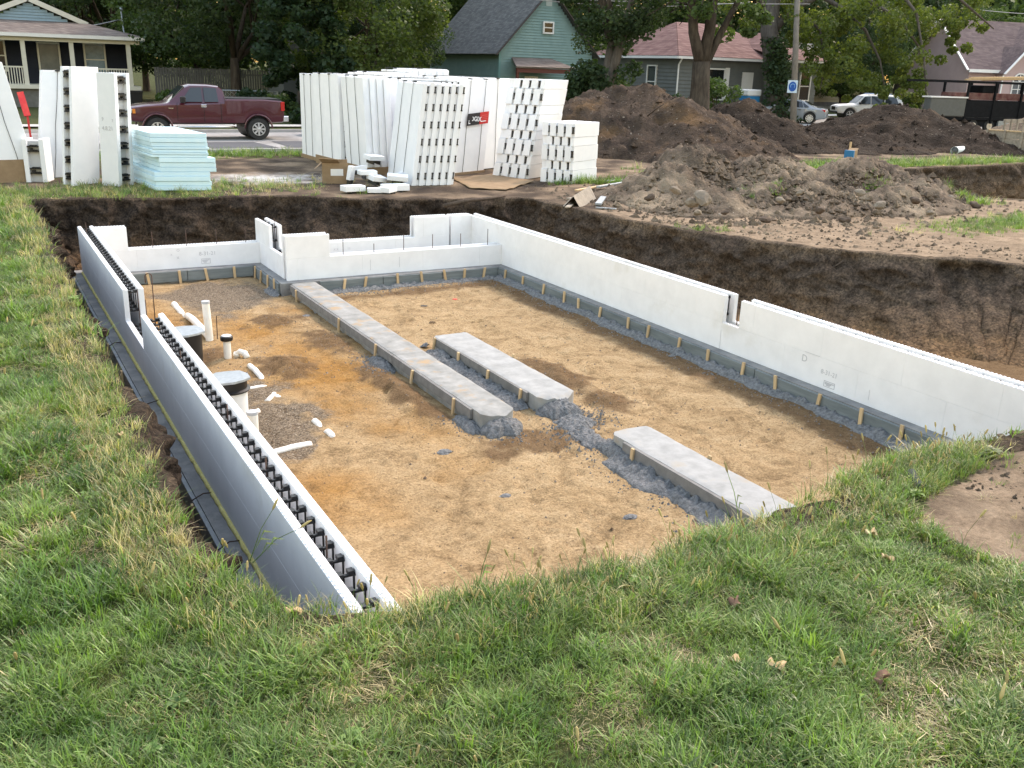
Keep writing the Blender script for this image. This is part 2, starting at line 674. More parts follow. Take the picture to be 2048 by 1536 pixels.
def slope1(x, y):
    if y > 18 and x < 10: return .75 + .5 * smooth01(4, 6.5, x) * (1 - smooth01(7, 8, x)) + .35 * nz(x, y, 4, .8)
    if x > 9.8: return .5 + 1.7 * smooth01(11.6, 14.4, x) + .2 * nz(x, y, 4, .8)
    return .10


make_bank('pit_bank', RIM, -.34, slope1, bank_material('bank_soil', (.17, .10, .048)), 2)
make_bank('far_pit_bank', RIM2, -1.2, lambda x, y: .5 + .8 * smooth01(26, 24, x), bank_material('far_bank_soil', (.13, .09, .06)), 31, .16)
_m = MB().add([(20, 11, -1.15), (46, 11, -1.15), (46, 24, -1.15), (20, 24, -1.15)], [(0, 1, 2, 3)])
tag(_m.build('far_pit_floor', mk('far_floor_soil', (.11, .08, .055), (.16, .12, .085), 2, .95, .1, b=.5, bscale=9, bdist=.05)), kind='structure')


PRINTS = {}
_rp = random.Random(17)
for _k in range(340):
    _x, _y = _rp.uniform(2.0, 8.6), _rp.uniform(4.2, 15.8)
    _a = _rp.uniform(0, 6.28)
    for _i in (-1, 0, 1):
        for _j in (-1, 0, 1):
            PRINTS.setdefault((int(_x / .4) + _i, int(_y / .4) + _j), []).append((_x, _y, math.cos(_a), math.sin(_a)))


def floor_z(x, y):
    z = -.215 + .022 * fbm(x, y, 2, 4, .7) + .012 * fbm(x, y, 8, 3, 3.0)
    # scuffs and footprints in the sand
    z += .010 * nz(x, y, 4, 9)
    for (fx, fy, fc, fs) in PRINTS.get((int(x / .4), int(y / .4)), ()):
        u, w = (x - fx) * fc + (y - fy) * fs, -(x - fx) * fs + (y - fy) * fc
        q = (u / .13) ** 2 + (w / .055) ** 2
        if q < 2.2: z += -.036 * math.exp(-q * 2.2) + .014 * math.exp(-(q - 1.4) ** 2 * 6)
    # machine tracks crossing the right half
    tr = math.exp(-((x - 7.3 + .12 * (y - 9)) / .22) ** 2) + math.exp(-((x - 6.75 + .12 * (y - 9)) / .16) ** 2) * .7
    z += .017 * tr * math.sin(y * 38 + 2 * nz(x, y, 0, 2)) * smooth01(6, 7.5, y) * (1 - smooth01(13, 15, y)) - .012 * tr * (.5 + nz(x, y, 9, 1.2))
    # trench lines where the drain pipes lie
    z -= .05 * math.exp(-((x - 2.35 - .1 * nz(x, y, 0, 1)) / .25) ** 2) * smooth01(9, 10, y) * (1 - smooth01(14, 15, y))
    # heaped spoil beside the pads
    for (cx, cy, sx, sy, h) in HEAPS:
        z += h * math.exp(-(((x - cx) / sx) ** 2 + ((y - cy) / sy) ** 2)) * (1 + .55 * fbm(x, y, 5, 4, 4))
    return z


HEAPS = [(3.35, 12.0, .35, .45, .10), (4.35, 10.4, .18, 1.3, .10), (6.55, 10.1, .25, .8, .10), (6.6, 9.0, .22, .4, .06), (3.9, 14.4, .35, .4, .06), (4.3, 12.9, .25, .6, .05),
         (5.0, 8.2, .5, .3, .03), (5.3, 4.9, .3, .4, .05), (2.5, 13.0, .35, .3, .04)]


def floor_zone(x, y):
    n = fbm(x, y, 31, 5, 1.1)
    n2 = fbm(x, y, 37, 4, 3)
    # orange damp sand left of the long pad
    org = 1.05 - math.hypot((x - 3.75) / 1.2, (y - 12.4) / 4.0) + .7 * n
    org = max(org, 1.0 - math.hypot((x - 2.6) / .8, (y - 8.0) / 1.0) + .4 * n, 1.05 - math.hypot((x - 2.2) / .6, (y - 15.2) / 2.2) + .3 * n)
    # pea gravel round the drains and in the far corner
    gr = max(1.0 - math.hypot((x - 2.75) / .75, (y - 10.1) / 2.0) + .7 * n, 1.2 - math.hypot((x - 3.5) / 1.25, (y - 16.4) / 1.6) + .4 * n)
    # right wall's shadow painted as dark sand, and scuffed spoil by the pads
    dk = .95 - abs(x - 8.55) / .55 + .4 * n
    dk = max(dk, .75 - abs(y - 15.6) / .5 + .4 * n if x > 5 else 0)
    if x > 9.25 or y > 18.3: dk = 1.3
    for (cx, cy, sx, sy, h) in HEAPS:
        dk = max(dk, 1.1 * math.exp(-(((x - cx) / (sx * 1.5)) ** 2 + ((y - cy) / (sy * 1.2)) ** 2)) + .5 * n2 - .15)
    return max(0, min(1, org)), max(0, min(1, gr)), max(0, min(1, dk))


def floor_material():
    m = bpy.data.materials.new('pit_sand')
    t, bs = nodes_of(m)
    co = coord(t)
    z = zone_attr(t)
    sand = ramp(t, nnoise(t, co, 2.2, 10, .82, .6), [(.33, (.12, .076, .038)), (.43, (.285, .192, .100)), (.53, (.375, .262, .142)), (.70, (.46, .338, .198))])
    org = ramp(t, nnoise(t, co, 3.5, 9, .75, .5), [(.25, (.15, .072, .022)), (.5, (.315, .165, .050)), (.78, (.40, .235, .085))])
    c = mixc(t, z[0], sand, org)
    vor = t.nodes.new('ShaderNodeTexVoronoi')
    vor.inputs['Scale'].default_value = 75
    t.links.new(co, vor.inputs['Vector'])
    hs = t.nodes.new('ShaderNodeSeparateColor')
    t.links.new(vor.outputs['Color'], hs.inputs[0])
    grav = ramp(t, hs.outputs[0], [(0, (.075, .056, .040)), (.4, (.145, .11, .076)), (.75, (.22, .17, .115)), (1, (.31, .26, .20))])
    gf = t.nodes.new('ShaderNodeMath')
    gf.operation = 'MULTIPLY_ADD'
    t.links.new(nnoise(t, co, 6, 6, .75), gf.inputs[0])
    gf.inputs[1].default_value = .9
    t.links.new(z[1], gf.inputs[2])
    c = mixc(t, ramp(t, gf.outputs[0], [(.75, 0.0), (1.2, 1.0)]), c, grav)
    dk = ramp(t, nnoise(t, co, 7, 8, .75), [(.3, (.085, .048, .022)), (.7, (.19, .12, .064))])
    df = t.nodes.new('ShaderNodeMath')
    df.operation = 'MULTIPLY_ADD'
    t.links.new(nnoise(t, co, 8, 8, .8), df.inputs[0])
    df.inputs[1].default_value = .8
    t.links.new(z[2], df.inputs[2])
    c = mixc(t, ramp(t, df.outputs[0], [(.65, 0.0), (1.15, .9)]), c, dk)
    # scattered dark crumbs
    cr = ramp(t, nnoise(t, co, 20, 6, .75), [(.55, 0.0), (.66, .85)])
    cr2 = ramp(t, nnoise(t, co, 1.6, 5, .7), [(.36, 0.1), (.52, 1.0)])
    c = mixc(t, mixc(t, 1.0, cr, cr2, 'MULTIPLY'), c, (.14, .085, .045))
    fine = ramp(t, nnoise(t, co, 45, 6, .8), [(.36, (.55, .53, .5)), (.5, (1, 1, 1)), (.64, (1.25, 1.25, 1.25))])
    c = mixc(t, 1.0, c, fine, 'MULTIPLY')
    t.links.new(c, bs.inputs['Base Color'])
    bs.inputs['Roughness'].default_value = .95
    bs.inputs['Specular IOR Level'].default_value = .1
    n = bump(t, nnoise(t, co, 8, 8, .75, .8), .8, .05, bs)
    bump(t, nnoise(t, co, 90, 5, .7), .4, .006, bs, n)
    return m


grid_mesh('pit_floor', list(np.arange(-.2, 1.9, .15)) + list(np.arange(1.9, 8.95, .045)) + list(np.arange(8.95, 16.3, .15)), list(np.arange(3.4, 16.3, .045)) + list(np.arange(16.3, 18.2, .07)) + list(np.arange(18.2, 21.9, .15)), floor_z, floor_zone, None, floor_material())

# ---- street, its patches, kerbs and the walk on the far side
conc_road = mk('road_concrete', (.27, .26, .25), (.36, .35, .335), 1.2, .9, .2, b=.2, bscale=60, c3=(.20, .19, .18), s3=.5)
asphalt = mk('asphalt_patch', (.075, .078, .085), (.11, .11, .115), 3, .85, .25, b=.3, bscale=120)
kerb_c = mk('kerb_concrete', (.40, .385, .355), (.50, .48, .45), 3, .9, .2)


def strip(name, x0, x1, fy0, fy1, dz, mat, n=60, kind='structure', parent=None, thick=0):
    mb = MB()
    for i in range(n):
        a, b = x0 + (x1 - x0) * i / n, x0 + (x1 - x0) * (i + 1) / n
        q = [(a, fy0(a)), (b, fy0(b)), (b, fy1(b)), (a, fy1(a))]
        hi = [(x, y, GZ + far_rise(x, y) + dz) for x, y in q]
        if thick:
            mb.hexa([(x, y, z - thick) for x, y, z in hi], hi)
        else:
            mb.add(hi, [(0, 1, 2, 3)])
    o = mb.build(name, mat, parent)
    if kind: tag(o, kind=kind)
    return o


strip('street', -80, 200, lambda x: street_y(x)[0], lambda x: street_y(x)[1], .055, conc_road)
strip('far_kerb', -80, 200, lambda x: street_y(x)[1], lambda x: street_y(x)[1] + .16, .17, kerb_c, thick=.3)
strip('near_kerb', -80, 200, lambda x: street_y(x)[0] - .16, lambda x: street_y(x)[0], .10, kerb_c, thick=.3)
strip('sidewalk', -80, 200, lambda x: street_y(x)[1] + 3.6, lambda x: street_y(x)[1] + 5.0, .06, kerb_c)
for (a, b, c, d) in ((6.9, 9.1, 31.9, 34.4), (9.5, 13.5, 32.0, 34.6), (2.0, 5.8, 32.2, 34.2)):
    tag(MB().add([(a, c, GZ + .066), (b, c, GZ + .066), (b - .2, d, GZ + .066), (a + .1, d, GZ + .066)], [(0, 1, 2, 3)]).build('asphalt_patch', asphalt), kind='structure')
# ================================================================== foundation walls of foam forms
PT = .064                     # panel thickness
WEB_ME = None


def web_mesh():
    """black plastic tie: local x across the cavity, y along the wall, z up; top at z = 0"""
    global WEB_ME
    if WEB_ME: return WEB_ME
    mb = MB()
    h = .068
    for z in (-.05, -.30):
        mb.box(-h, h, -.010, .010, z - .016, z)
        for x, y in ((-.040, -.012), (.040, .012)):
            mb.box(x - .02, x + .02, y - .024, y + .024, z - .004, z + .022)
    for x, y in ((-.03, -.02), (h - .006, .01)):
        mb.box(x - .005, x + .005, y - .006, y + .006, -.31, -.03)
    o = mb.build('web', plastic_black)
    WEB_ME = o.data
    bpy.data.objects.remove(o)
    return WEB_ME


def wall(label, axis, c0, c1, segs, T, webs=True, nubs=True, web_step=.19, group=None, skip=(), seams=0.0):
    """axis 'X'/'Y': direction the wall runs; c0..c1: across range; segs: (s0, s1, courses 1 or 2)"""
    s0 = min(a for a, b, c in segs)
    s1 = max(b for a, b, c in segs)
    base = ((s0 + s1) / 2, (c0 + c1) / 2, 0) if axis == 'X' else ((c0 + c1) / 2, (s0 + s1) / 2, 0)
    w = thing('foam_form_foundation', label, 'foundation wall', base, group)
    C1 = T * .497
    nb = MB()

    def bx(mb, a, b, d0, d1, z0, z1):
        if axis == 'X': mb.box(a, b, d0, d1, z0, z1)
        else: mb.box(d0, d1, a, b, z0, z1)

    for side, (d0, d1) in enumerate(((c0, c0 + PT), (c1 - PT, c1))):
        for course in (1, 2):
            runs = []
            for a, b, c in sorted(segs):
                if c >= course:
                    if runs and abs(runs[-1][1] - a) < 1e-4: runs[-1][1] = b
                    else: runs.append([a, b])
            z0, z1 = ((.001, C1 - .0006) if course == 1 else (C1 + .0005, T))
            for a, b in runs:
                if (side, course, round(a, 2)) in skip: continue
                cut = [a]
                p = math.floor(a / 1.22) * 1.22 + seams + (.61 if course == 2 else 0) + (.0 if side == 0 else .35)
                while p < b - .15:
                    if p > a + .15: cut.append(p)
                    p += 1.22
                cut.append(b)
                for k in range(len(cut) - 1):
                    mb = MB()
                    bx(mb, cut[k] + .0005, cut[k + 1] - .0005, d0, d1, z0, z1)
                    mb.build('panel', foam, w, bevel=.0015)
        # castellated nubs along every exposed top edge
        if nubs:
            for a, b, c in segs:
                z = T if c == 2 else C1
                n = int((b - a) / .05)
                for i in range(n):
                    for r in (0, 1):
                        s = a + (i + .5) * (b - a) / n + (.0125 if r else -.0125)
                        if s - .0125 < a or s + .0125 > b: continue
                        d = d0 + PT * (.30 if r == 0 else .70)
                        bx(nb, s - .0125, s + .0125, d - .011, d + .011, z - .001, z + .009)
    if nubs:
        tag(nb.build('interlocking_nubs', foam, w), kind='stuff')
    if webs:
        me = web_mesh()
        for a, b, c in segs:
            z = T if c == 2 else C1
            n = int((b - a) / web_step)
            for i in range(n):
                s = a + (i + .5) * (b - a) / max(1, n)
                loc = Vector((s, (c0 + c1) / 2, z)) if axis == 'X' else Vector(((c0 + c1) / 2, s, z))
                link('web', me, w, loc - Vector(base), (0, 0, math.pi / 2 if axis == 'X' else 0), ((c1 - c0 - 2 * PT) / .136, 1, 1))
    return w


def rebar(w, x, y, z0, z1, r=.0065, lean=(0, 0)):
    return MB().tube([(x, y, z0), (x + lean[0], y + lean[1], z1)], r, 6).build('rebar', steel_rebar, w, smooth=True)


# left wall, seen into from above
WL = wall('long white foam wall with black ties in its open top, beside the lawn', 'Y', 1.53, 1.79,
          [(3.2, 11.48, 2), (11.48, 12.9, 1), (12.9, 18.30, 2)], .82)
for y in (5.2, 6.6, 7.9, 9.7, 12.1, 12.75, 17.9): rebar(WL, 1.66 + .03 * math.sin(y * 9), y, .05, .86 if y < 17 else .95)
# back-left wall
WB = wall('low white foam wall with pencilled date, tall corner piece at its end', 'X', 18.05, 18.30, [(1.791, 2.31, 2), (2.31, 4.679, 1)], .80)
for x in (2.75, 3.35, 3.9, 4.45): rebar(WB, x, 18.18, .05, .68)
# jog wall
WJ = wall('short white foam return wall with a notch showing black ties', 'Y', 4.68, 4.93, [(16.531, 17.35, 1), (17.35, 18.30, 2)], .82)
rebar(WJ, 4.86, 17.6, .05, .93)
rebar(WJ, 4.84, 16.75, .05, .52)
# front wall of the entry bay
WF = wall('low white foam wall with rebar row before the entry bay', 'X', 16.28, 16.53, [(4.68, 5.48, 2), (5.48, 9.029, 1)], .79)
for x, t in ((5.78, .70), (6.38, .55), (6.98, .70), (7.58, .66), (8.18, .64), (8.78, .70)): rebar(WF, x, 16.41, .05, t)
# rear wall of the entry bay
WR = wall('white foam wall closing the back of the entry bay, stepping up at one side', 'X', 17.62, 17.87, [(4.931, 7.74, 1), (7.74, 8.52, 2), (8.56, 9.029, 2)], .79)
# right wall
WG = wall('longest white foam wall with one narrow notch, below the brown earth bank', 'Y', 9.03, 9.28, [(4.0, 9.43, 2), (9.43, 9.76, 1), (9.76, 17.89, 2)], .775)
rebar(WG, 9.15, 9.6, .05, .70)

# yellow sealing foam along the outside foot of the left wall
mb = MB()
pts, rr = [], []
for i in range(190):
    y = 4.0 + 14.2 * i / 189
    pts.append((1.525 - .012 * nz(0, y, 0, 9), y, .012 + .006 * nz(3, y, 0, 12)))
    rr.append(.024 + .011 * nz(7, y, 0, 14) + .006 * nz(9, y, 1, 40))
mb.tube(pts, rr, 7)
mb.build('sealing_foam', mk('spray_foam', (.55, .46, .14), (.68, .60, .25), 30, .8, .2, b=.3, bscale=70), WL, smooth=True)

# pencilled and printed marks
Xr = 9.03 - .002
for (px, py, txt, sz) in ((1609, 717, 'D', .13), (1658, 748, '8-31-21', .085)):
    d = ray(px, py)
    p = Vector((0, 0, CAMZ)) + d * (Xr / d.x)
    put_text('pencil_mark', txt, sz, pencil, WG, p, (0, -1, 0), (0, 0, 1))


def stamp(w, p, xd, wd, ht):
    """small printed block of lines in a frame"""
    xd = Vector(xd)
    mb = MB()
    n = xd.cross(Vector((0, 0, 1)))
    for dz in (-ht / 2, ht / 2): mb.obox(p + Vector((0, 0, dz)), xd * wd / 2, (0, 0, .0035), n * .0012)
    for dx in (-wd / 2, wd / 2): mb.obox(p + xd * dx, xd * .0035, (0, 0, ht / 2), n * .0012)
    for k in range(3): mb.obox(p + Vector((0, 0, ht * (.22 - .22 * k))) - xd * wd * (.1 if k else .0), xd * wd * (.42 - .12 * k), (0, 0, .006), n * .0012)
    return mb.build('printed_stamp', ink, w)


d = ray(1658, 770)
stamp(WG, Vector((0, 0, CAMZ)) + d * (Xr / d.x), (0, -1, 0), .17, .07)
Yb = 18.05 - .002
for (px, py, txt, sz, w, yy) in ((415, 507, '8-31-21', .10, WB, Yb), (356, 501, 'O', .07, WB, Yb), (356, 516, 'X', .07, WB, Yb), (343, 510, 'X', .05, WB, Yb),
                                 (672, 499, 'X X', .06, WR, 17.618), (698, 497, '11', .07, WR, 17.618)):
    d = ray(px, py)
    put_text('pencil_mark', txt, sz, pencil, w, Vector((0, 0, CAMZ)) + d * (yy / d.y), (1, 0, 0), (0, 0, 1))
d = ray(412, 522)
stamp(WB, Vector((0, 0, CAMZ)) + d * (Yb / d.y), (1, 0, 0), .16, .09)
# short pencil rules
for (px, py, yy, w, dz) in ((741, 530, 16.278, WF, .2), (799, 524, 16.278, WF, .2)):
    d = ray(px, py)
    p = Vector((0, 0, CAMZ)) + d * (yy / d.y)
    MB().box(p.x - .003, p.x + .003, yy - .001, yy + .001, p.z - dz / 2, p.z + dz / 2).build('pencil_mark', pencil, w)
for (px, py, l, dz) in ((1625, 708, .25, 0), (1440, 680, 0, .3), (1738, 790, 0, .13)):
    d = ray(px, py)
    p = Vector((0, 0, CAMZ)) + d * (Xr / d.x)
    MB().box(Xr - .001, Xr + .001, p.y - max(.002, l / 2), p.y + max(.002, l / 2), p.z - max(.002, dz / 2), p.z + max(.002, dz / 2)).build('pencil_mark', pencil, WG)

# ---------------------------------------------------------------- perimeter footing
conc_dark = mk('footing_concrete', (.17, .168, .163), (.27, .265, .255), 5, .9, .2, b=.5, bscale=45, bdist=.012, c3=(.30, .29, .265), s3=2.0)
conc_pale = mk('pad_concrete', (.20, .20, .185), (.33, .325, .305), 5, .9, .2, b=.3, bscale=80, bdist=.006, c3=(.36, .25, .14), s3=3.0, t3=(.54, .68))
conc_white = mk('pad_concrete_clean', (.25, .252, .24), (.37, .37, .355), 5, .9, .2, c3=(.30, .26, .20), s3=2.5, t3=(.6, .75), b=.4, bscale=80, bdist=.006)
form_board = mk('form_board', (.12, .14, .142), (.20, .222, .22), 8, .8, .25, stretch=(.25, .25, 2), b=.2, rnd=.12)
form_side = mk('pad_form_board', (.16, .155, .145), (.24, .23, .215), 8, .85, .2, b=.2, rnd=.1)
spill = mk('spilled_concrete', (.115, .12, .12), (.30, .30, .295), 26, .92, .2, b=1.0, bscale=38, bdist=.05)
FT = thing('strip_footing', 'grey concrete strip footing with board forms and stakes under the white walls', 'footing', (5.3, 11, -.2))
fp = MB()
zf0 = -.24
fp.box(1.38, 2.0, 3.4, 18.5, zf0, 0)
fp.box(2.0, 4.52, 17.86, 18.5, zf0, -.0005)
fp.box(4.52, 5.2, 16.09, 18.5, zf0, .0004)
fp.box(5.2, 8.87, 16.08, 16.75, zf0, -.0003)
fp.box(5.2, 8.87, 17.45, 18.1, zf0, -.0003)
fp.box(8.87, 9.46, 3.6, 18.1, zf0, .0003)
fp.build('concrete', conc_dark, FT)


def boards(a, b, nrm, n, top=-.008, h=.19, mat=None, parent=None, th=.038, gapw=.0):
    """form boards end to end from a to b; nrm points away from the concrete"""
    a, b, nrm = Vector((a[0], a[1], 0)), Vector((b[0], b[1], 0)), Vector((nrm[0], nrm[1], 0))
    d = b - a
    for k in range(n):
        p, q = a + d * (k / n), a + d * ((k + 1) / n)
        g = d.normalized() * .006
        j = random.uniform(-.006, .004)
        c = (p + q) / 2 + nrm * (th / 2 + .002) + Vector((0, 0, top + j - h / 2))
        MB().obox(c, (q - p) / 2 - g, nrm * (th / 2), (0, 0, h / 2)).build('form_board', mat or form_board, parent or FT, bevel=.003)


def stakes(a, b, nrm, n, parent=None, off=.045, top=.03, h=.30, lean=.04, mat=None, w=.045):
    a, b, nrm = Vector((a[0], a[1], 0)), Vector((b[0], b[1], 0)), Vector((nrm[0], nrm[1], 0))
    t = (b - a).normalized()
    for k in range(n):
        p = a + (b - a) * ((k + .5 + random.uniform(-.18, .18)) / n) + nrm * off
        l = t * random.uniform(-lean, lean) + nrm * random.uniform(.0, .03)
        u, v = t * (w / 2), nrm * .011
        zt = top + random.uniform(-.02, .012)
        lo = [p + l - u, p + l + u, p + l + u + v * 2, p + l - u + v * 2]
        lo = [x + Vector((0, 0, zt - h)) for x in lo]
        hi = [p - u, p + u, p + u + v * 2, p - u + v * 2]
        hi = [x + Vector((0, 0, zt)) for x in hi]
        MB().hexa(lo, hi).build('stake', mat or wood_new, parent or FT)


boards((8.87, 16.07), (8.87, 4.0), (-1, 0), 5)
stakes((8.87, 16.0), (8.87, 5.4), (-1, 0), 16)
boards((8.83, 16.08), (5.2, 16.08), (0, -1), 3)
stakes((8.8, 16.08), (5.4, 16.08), (0, -1), 7, lean=.07)
boards((4.52, 17.82), (4.52, 16.2), (-1, 0), 1)
stakes((4.52, 17.8), (4.52, 16.2), (-1, 0), 4)
boards((4.48, 17.86), (2.04, 17.86), (0, -1), 2)
stakes((4.45, 17.86), (2.2, 17.86), (0, -1), 4, lean=.05)
boards((1.38, 18.5), (1.38, 4.0), (-1, 0), 5, mat=mk('form_board_grey', (.22, .235, .24), (.30, .315, .315), 8, .8, .25, b=.2, rnd=.1))
stakes((1.38, 18.3), (1.38, 5.0), (-1, 0), 12, top=.0)
boards((2.0, 3.8), (2.0, 17.8), (1, 0), 5)
# wire ties lying across the footing outside the left wall
for y, l in ((6.9, .2), (7.9, .22), (10.6, .42), (13.2, .16), (5.9, .2)):
    MB().tube([(1.33, y, .01), (1.33 + l * .5, y + .05, .035), (1.33 + l, y + .06, .02 if l < .3 else .22)], .006, 5).build('tie_wire', steel_rebar, FT, smooth=True)


def rough_strip(name, path, width, height, mat, parent, seed=0, step=.022, bot=-.24, side=1):
    """lumpy spilled concrete: a mounded strip along a path"""
    path = [Vector((p[0], p[1])) for p in path]
    pts = []
    for i in range(len(path) - 1):
        k = max(1, int((path[i + 1] - path[i]).length / step))
        pts += [path[i].lerp(path[i + 1], j / k) for j in range(k)]
    pts.append(path[-1])
    M = 15
    vs = []
    for i, p in enumerate(pts):
        t = (pts[min(i + 2, len(pts) - 1)] - pts[max(0, i - 2)]).normalized()
        n = Vector((t.y, -t.x)) * side
        wv = width * (1 + .45 * fbm(p.x, p.y, seed, 3, 2.2))
        e = min(1, i / 4, (len(pts) - 1 - i) / 4)
        for j in range(M):
            u = j / (M - 1)
            q = p + n * (wv * u)
            hh = height * (1 - u ** 2.2) * (.3 + .7 * e)
            z = bot + .012 + hh * (1 + .5 * fbm(q.x, q.y, seed + 3, 4, 7)) + .03 * nz(q.x, q.y, seed, 19) * (1 - u) + .018 * nz(q.x, q.y, seed + 2, 45) * (1 - u)
            if u == 1: z = bot - .03
            vs.append((q.x, q.y, z))
    fs = [(i * M + j, i * M + j + 1, (i + 1) * M + j + 1, (i + 1) * M + j) for i in range(len(pts) - 1) for j in range(M - 1)]
    o = MB().add(vs, fs).build(name, mat, parent, smooth=True)
    return o


rough_strip('concrete_spill', [(8.83, 5.2), (8.83, 16.0)], .17, .085, spill, FT, 3, side=-1)
rough_strip('concrete_spill', [(5.3, 16.04), (8.8, 16.04)], .14, .07, spill, FT, 5, side=1)
rough_strip('concrete_spill', [(4.48, 16.1), (4.48, 16.7)], .16, .07, spill, FT, 7, side=-1)

# ---------------------------------------------------------------- interior pads


def pad(label, x0, x1, y0, y1, mat, seed, near_round=.0, far_round=.0, top=0.0):
    w = thing('footing_pad', label, 'concrete footing', ((x0 + x1) / 2, (y0 + y1) / 2, -.2), 'interior footing pads')
    # slab with slightly uneven, rounded ends
    nx, ny = 14, max(10, int((y1 - y0) / .07))
    vs = []
    for j in range(ny + 1):
        v = j / ny
        y = y0 + (y1 - y0) * v
        for i in range(nx + 1):
            u = i / nx
            x = x0 + (x1 - x0) * u
            yy = y
            e = abs(2 * u - 1) ** 2.5
            if near_round and v < .5: yy += near_round * e * (1 - 2 * v) + (.03 * fbm(x, y, seed, 3, 5) * (1 - v * 6) if v < .16 else 0)
            if far_round and v > .5: yy -= far_round * e * (2 * v - 1)
            edge = min(u, 1 - u) * (x1 - x0)
            z = top + .006 * fbm(x, yy, seed, 4, 3) - .01 * (1 - smooth01(0, .03, edge))
            d0, d1 = yy - y0, y1 - yy
            if near_round: z -= .035 * (1 - smooth01(0, .14, d0)) * (1 + nz(x, y, seed, 12))
            if far_round: z -= .03 * (1 - smooth01(0, .1, d1))
            vs.append((x, yy, z))
    fs = [(j * (nx + 1) + i, j * (nx + 1) + i + 1, (j + 1) * (nx + 1) + i + 1, (j + 1) * (nx + 1) + i) for j in range(ny) for i in range(nx)]
    per = [i for i in range(nx + 1)] + [j * (nx + 1) + nx for j in range(1, ny + 1)] + [ny * (nx + 1) + i for i in range(nx - 1, -1, -1)] + [j * (nx + 1) for j in range(ny - 1, 0, -1)]
    b = len(vs)
    for k in per: vs.append((vs[k][0], vs[k][1], -.26))
    m = len(per)
    fs += [(per[k], per[(k + 1) % m], b + (k + 1) % m, b + k) for k in range(m)]
    MB().add(vs, fs).build('slab', mat, w, smooth=True, autosmooth=50)
    return w


PA = pad('long pale concrete pad with sandy stains running from the entry bay corner', 4.68, 5.12, 8.72, 16.04, conc_pale, 1, near_round=.12, top=.004)
PB = pad('short concrete pad lying alongside the long stained pad, both ends rounded', 5.57, 6.10, 8.95, 12.08, conc_white, 2, near_round=.14, far_round=.1)
PC = pad('clean white concrete pad running under the grass edge of the pit', 5.70, 6.20, 3.6, 7.80, conc_white, 3, far_round=.14)
boards((4.68, 16.0), (4.68, 9.0), (-1, 0), 3, mat=form_side, parent=PA, h=.12, top=-.01)
boards((5.57, 11.95), (5.57, 9.25), (-1, 0), 1, mat=form_side, parent=PB, h=.12, top=-.01)
boards((5.70, 7.45), (5.70, 3.7), (-1, 0), 1, mat=form_side, parent=PC, h=.13, top=-.01)
for w_, x_, ys_ in ((PA, 4.68, (9.4, 10.6, 11.9, 13.4, 15.6)), (PB, 5.57, (9.35, 10.2, 11.1, 11.85)), (PC, 5.70, (5.2, 7.25))):
    for y_ in ys_:
        stakes((x_, y_ - .05), (x_, y_ + .05), (-1, 0), 1, parent=w_, top=.0, h=.22, off=.042)
for w_, x_, y_ in ((PC, 6.2, 6.7), (PB, 6.1, 10.6)):
    stakes((x_, y_ - .05), (x_, y_ + .05), (1, 0), 1, parent=w_, top=.03, h=.22, off=.0)


def blob_spill(parent, cx, cy, rx, ry, h, seed):
    """rounded heap of rough concrete at a pad's end"""
    n, m = 72, 20
    vs = [(cx, cy, -.22 + h)]
    for j in range(1, m + 1):
        u = j / m
        for i in range(n):
            a = 2 * math.pi * i / n
            k = 1 + .3 * fbm(math.cos(a), math.sin(a), seed, 4, 2.2)
            x, y = cx + rx * u * k * math.cos(a), cy + ry * u * k * math.sin(a)
            z = -.22 + h * (1 - u ** 2.6) + .03 * fbm(x, y, seed, 5, 9) * (1 - u * .6) + .022 * nz(x, y, seed, 22) + .012 * nz(x, y, seed, 48)
            vs.append((x, y, z if j < m else -.27))
    fs = [(0, 1 + i, 1 + (i + 1) % n) for i in range(n)]
    for j in range(m - 1):
        for i in range(n):
            a, b = 1 + j * n + i, 1 + j * n + (i + 1) % n
            fs.append((a, b, b + n, a + n))
    return MB().add(vs, fs).build('concrete_spill', spill, parent, smooth=True)


blob_spill(PA, 4.90, 8.74, .27, .22, .16, 1)
blob_spill(PA, 4.62, 9.05, .14, .3, .09, 4)
blob_spill(PA, 4.60, 11.6, .12, .45, .08, 8)
blob_spill(PB, 5.83, 8.95, .30, .24, .17, 2)
blob_spill(PB, 5.78, 8.55, .26, .22, .09, 5)
blob_spill(PB, 5.66, 8.1, .20, .32, .06, 6)
blob_spill(PC, 5.75, 7.55, .2, .42, .13, 9)
rough_strip('concrete_spill', [(5.52, 11.9), (5.54, 9.2)], .26, .10, spill, PB, 11, side=1)
rough_strip('concrete_spill', [(5.50, 12.1), (5.58, 12.15)], .16, .10, spill, PB, 12, side=-1)
rough_strip('concrete_spill', [(5.66, 7.5), (5.66, 3.8)], .24, .10, spill, PC, 13, side=1)
# ================================================================== drains and odds and ends on the pit floor
def fl(x, y): return floor_z(x, y)


def ppipe(parent, pts, r=.045, dip=0.0, seed=0, name='pipe'):
    """white pipe lying in the gravel; dip buries stretches of it"""
    path = []
    pts = [Vector((p[0], p[1], 0)) for p in pts]
    for i in range(len(pts) - 1):
        k = max(2, int((pts[i + 1] - pts[i]).length / .05))
        path += [pts[i].lerp(pts[i + 1], j / k) for j in range(k)]
    path.append(pts[-1])
    out = [Vector((p.x, p.y, fl(p.x, p.y) + r * .10 - dip * max(0, .55 + 1.9 * nz(p.x, p.y, seed, 4.5)))) for p in path]
    return MB().tube(out, r, 10).build(name, pvc, parent, smooth=True)


def upipe(parent, x, y, z1, r=.05, cap=None, lean=(0, 0), name='standpipe'):
    z0 = fl(x, y) - .05
    MB().tube([(x, y, z0), (x + lean[0], y + lean[1], z1)], r, 14).build(name, pvc, parent, smooth=True, autosmooth=40)


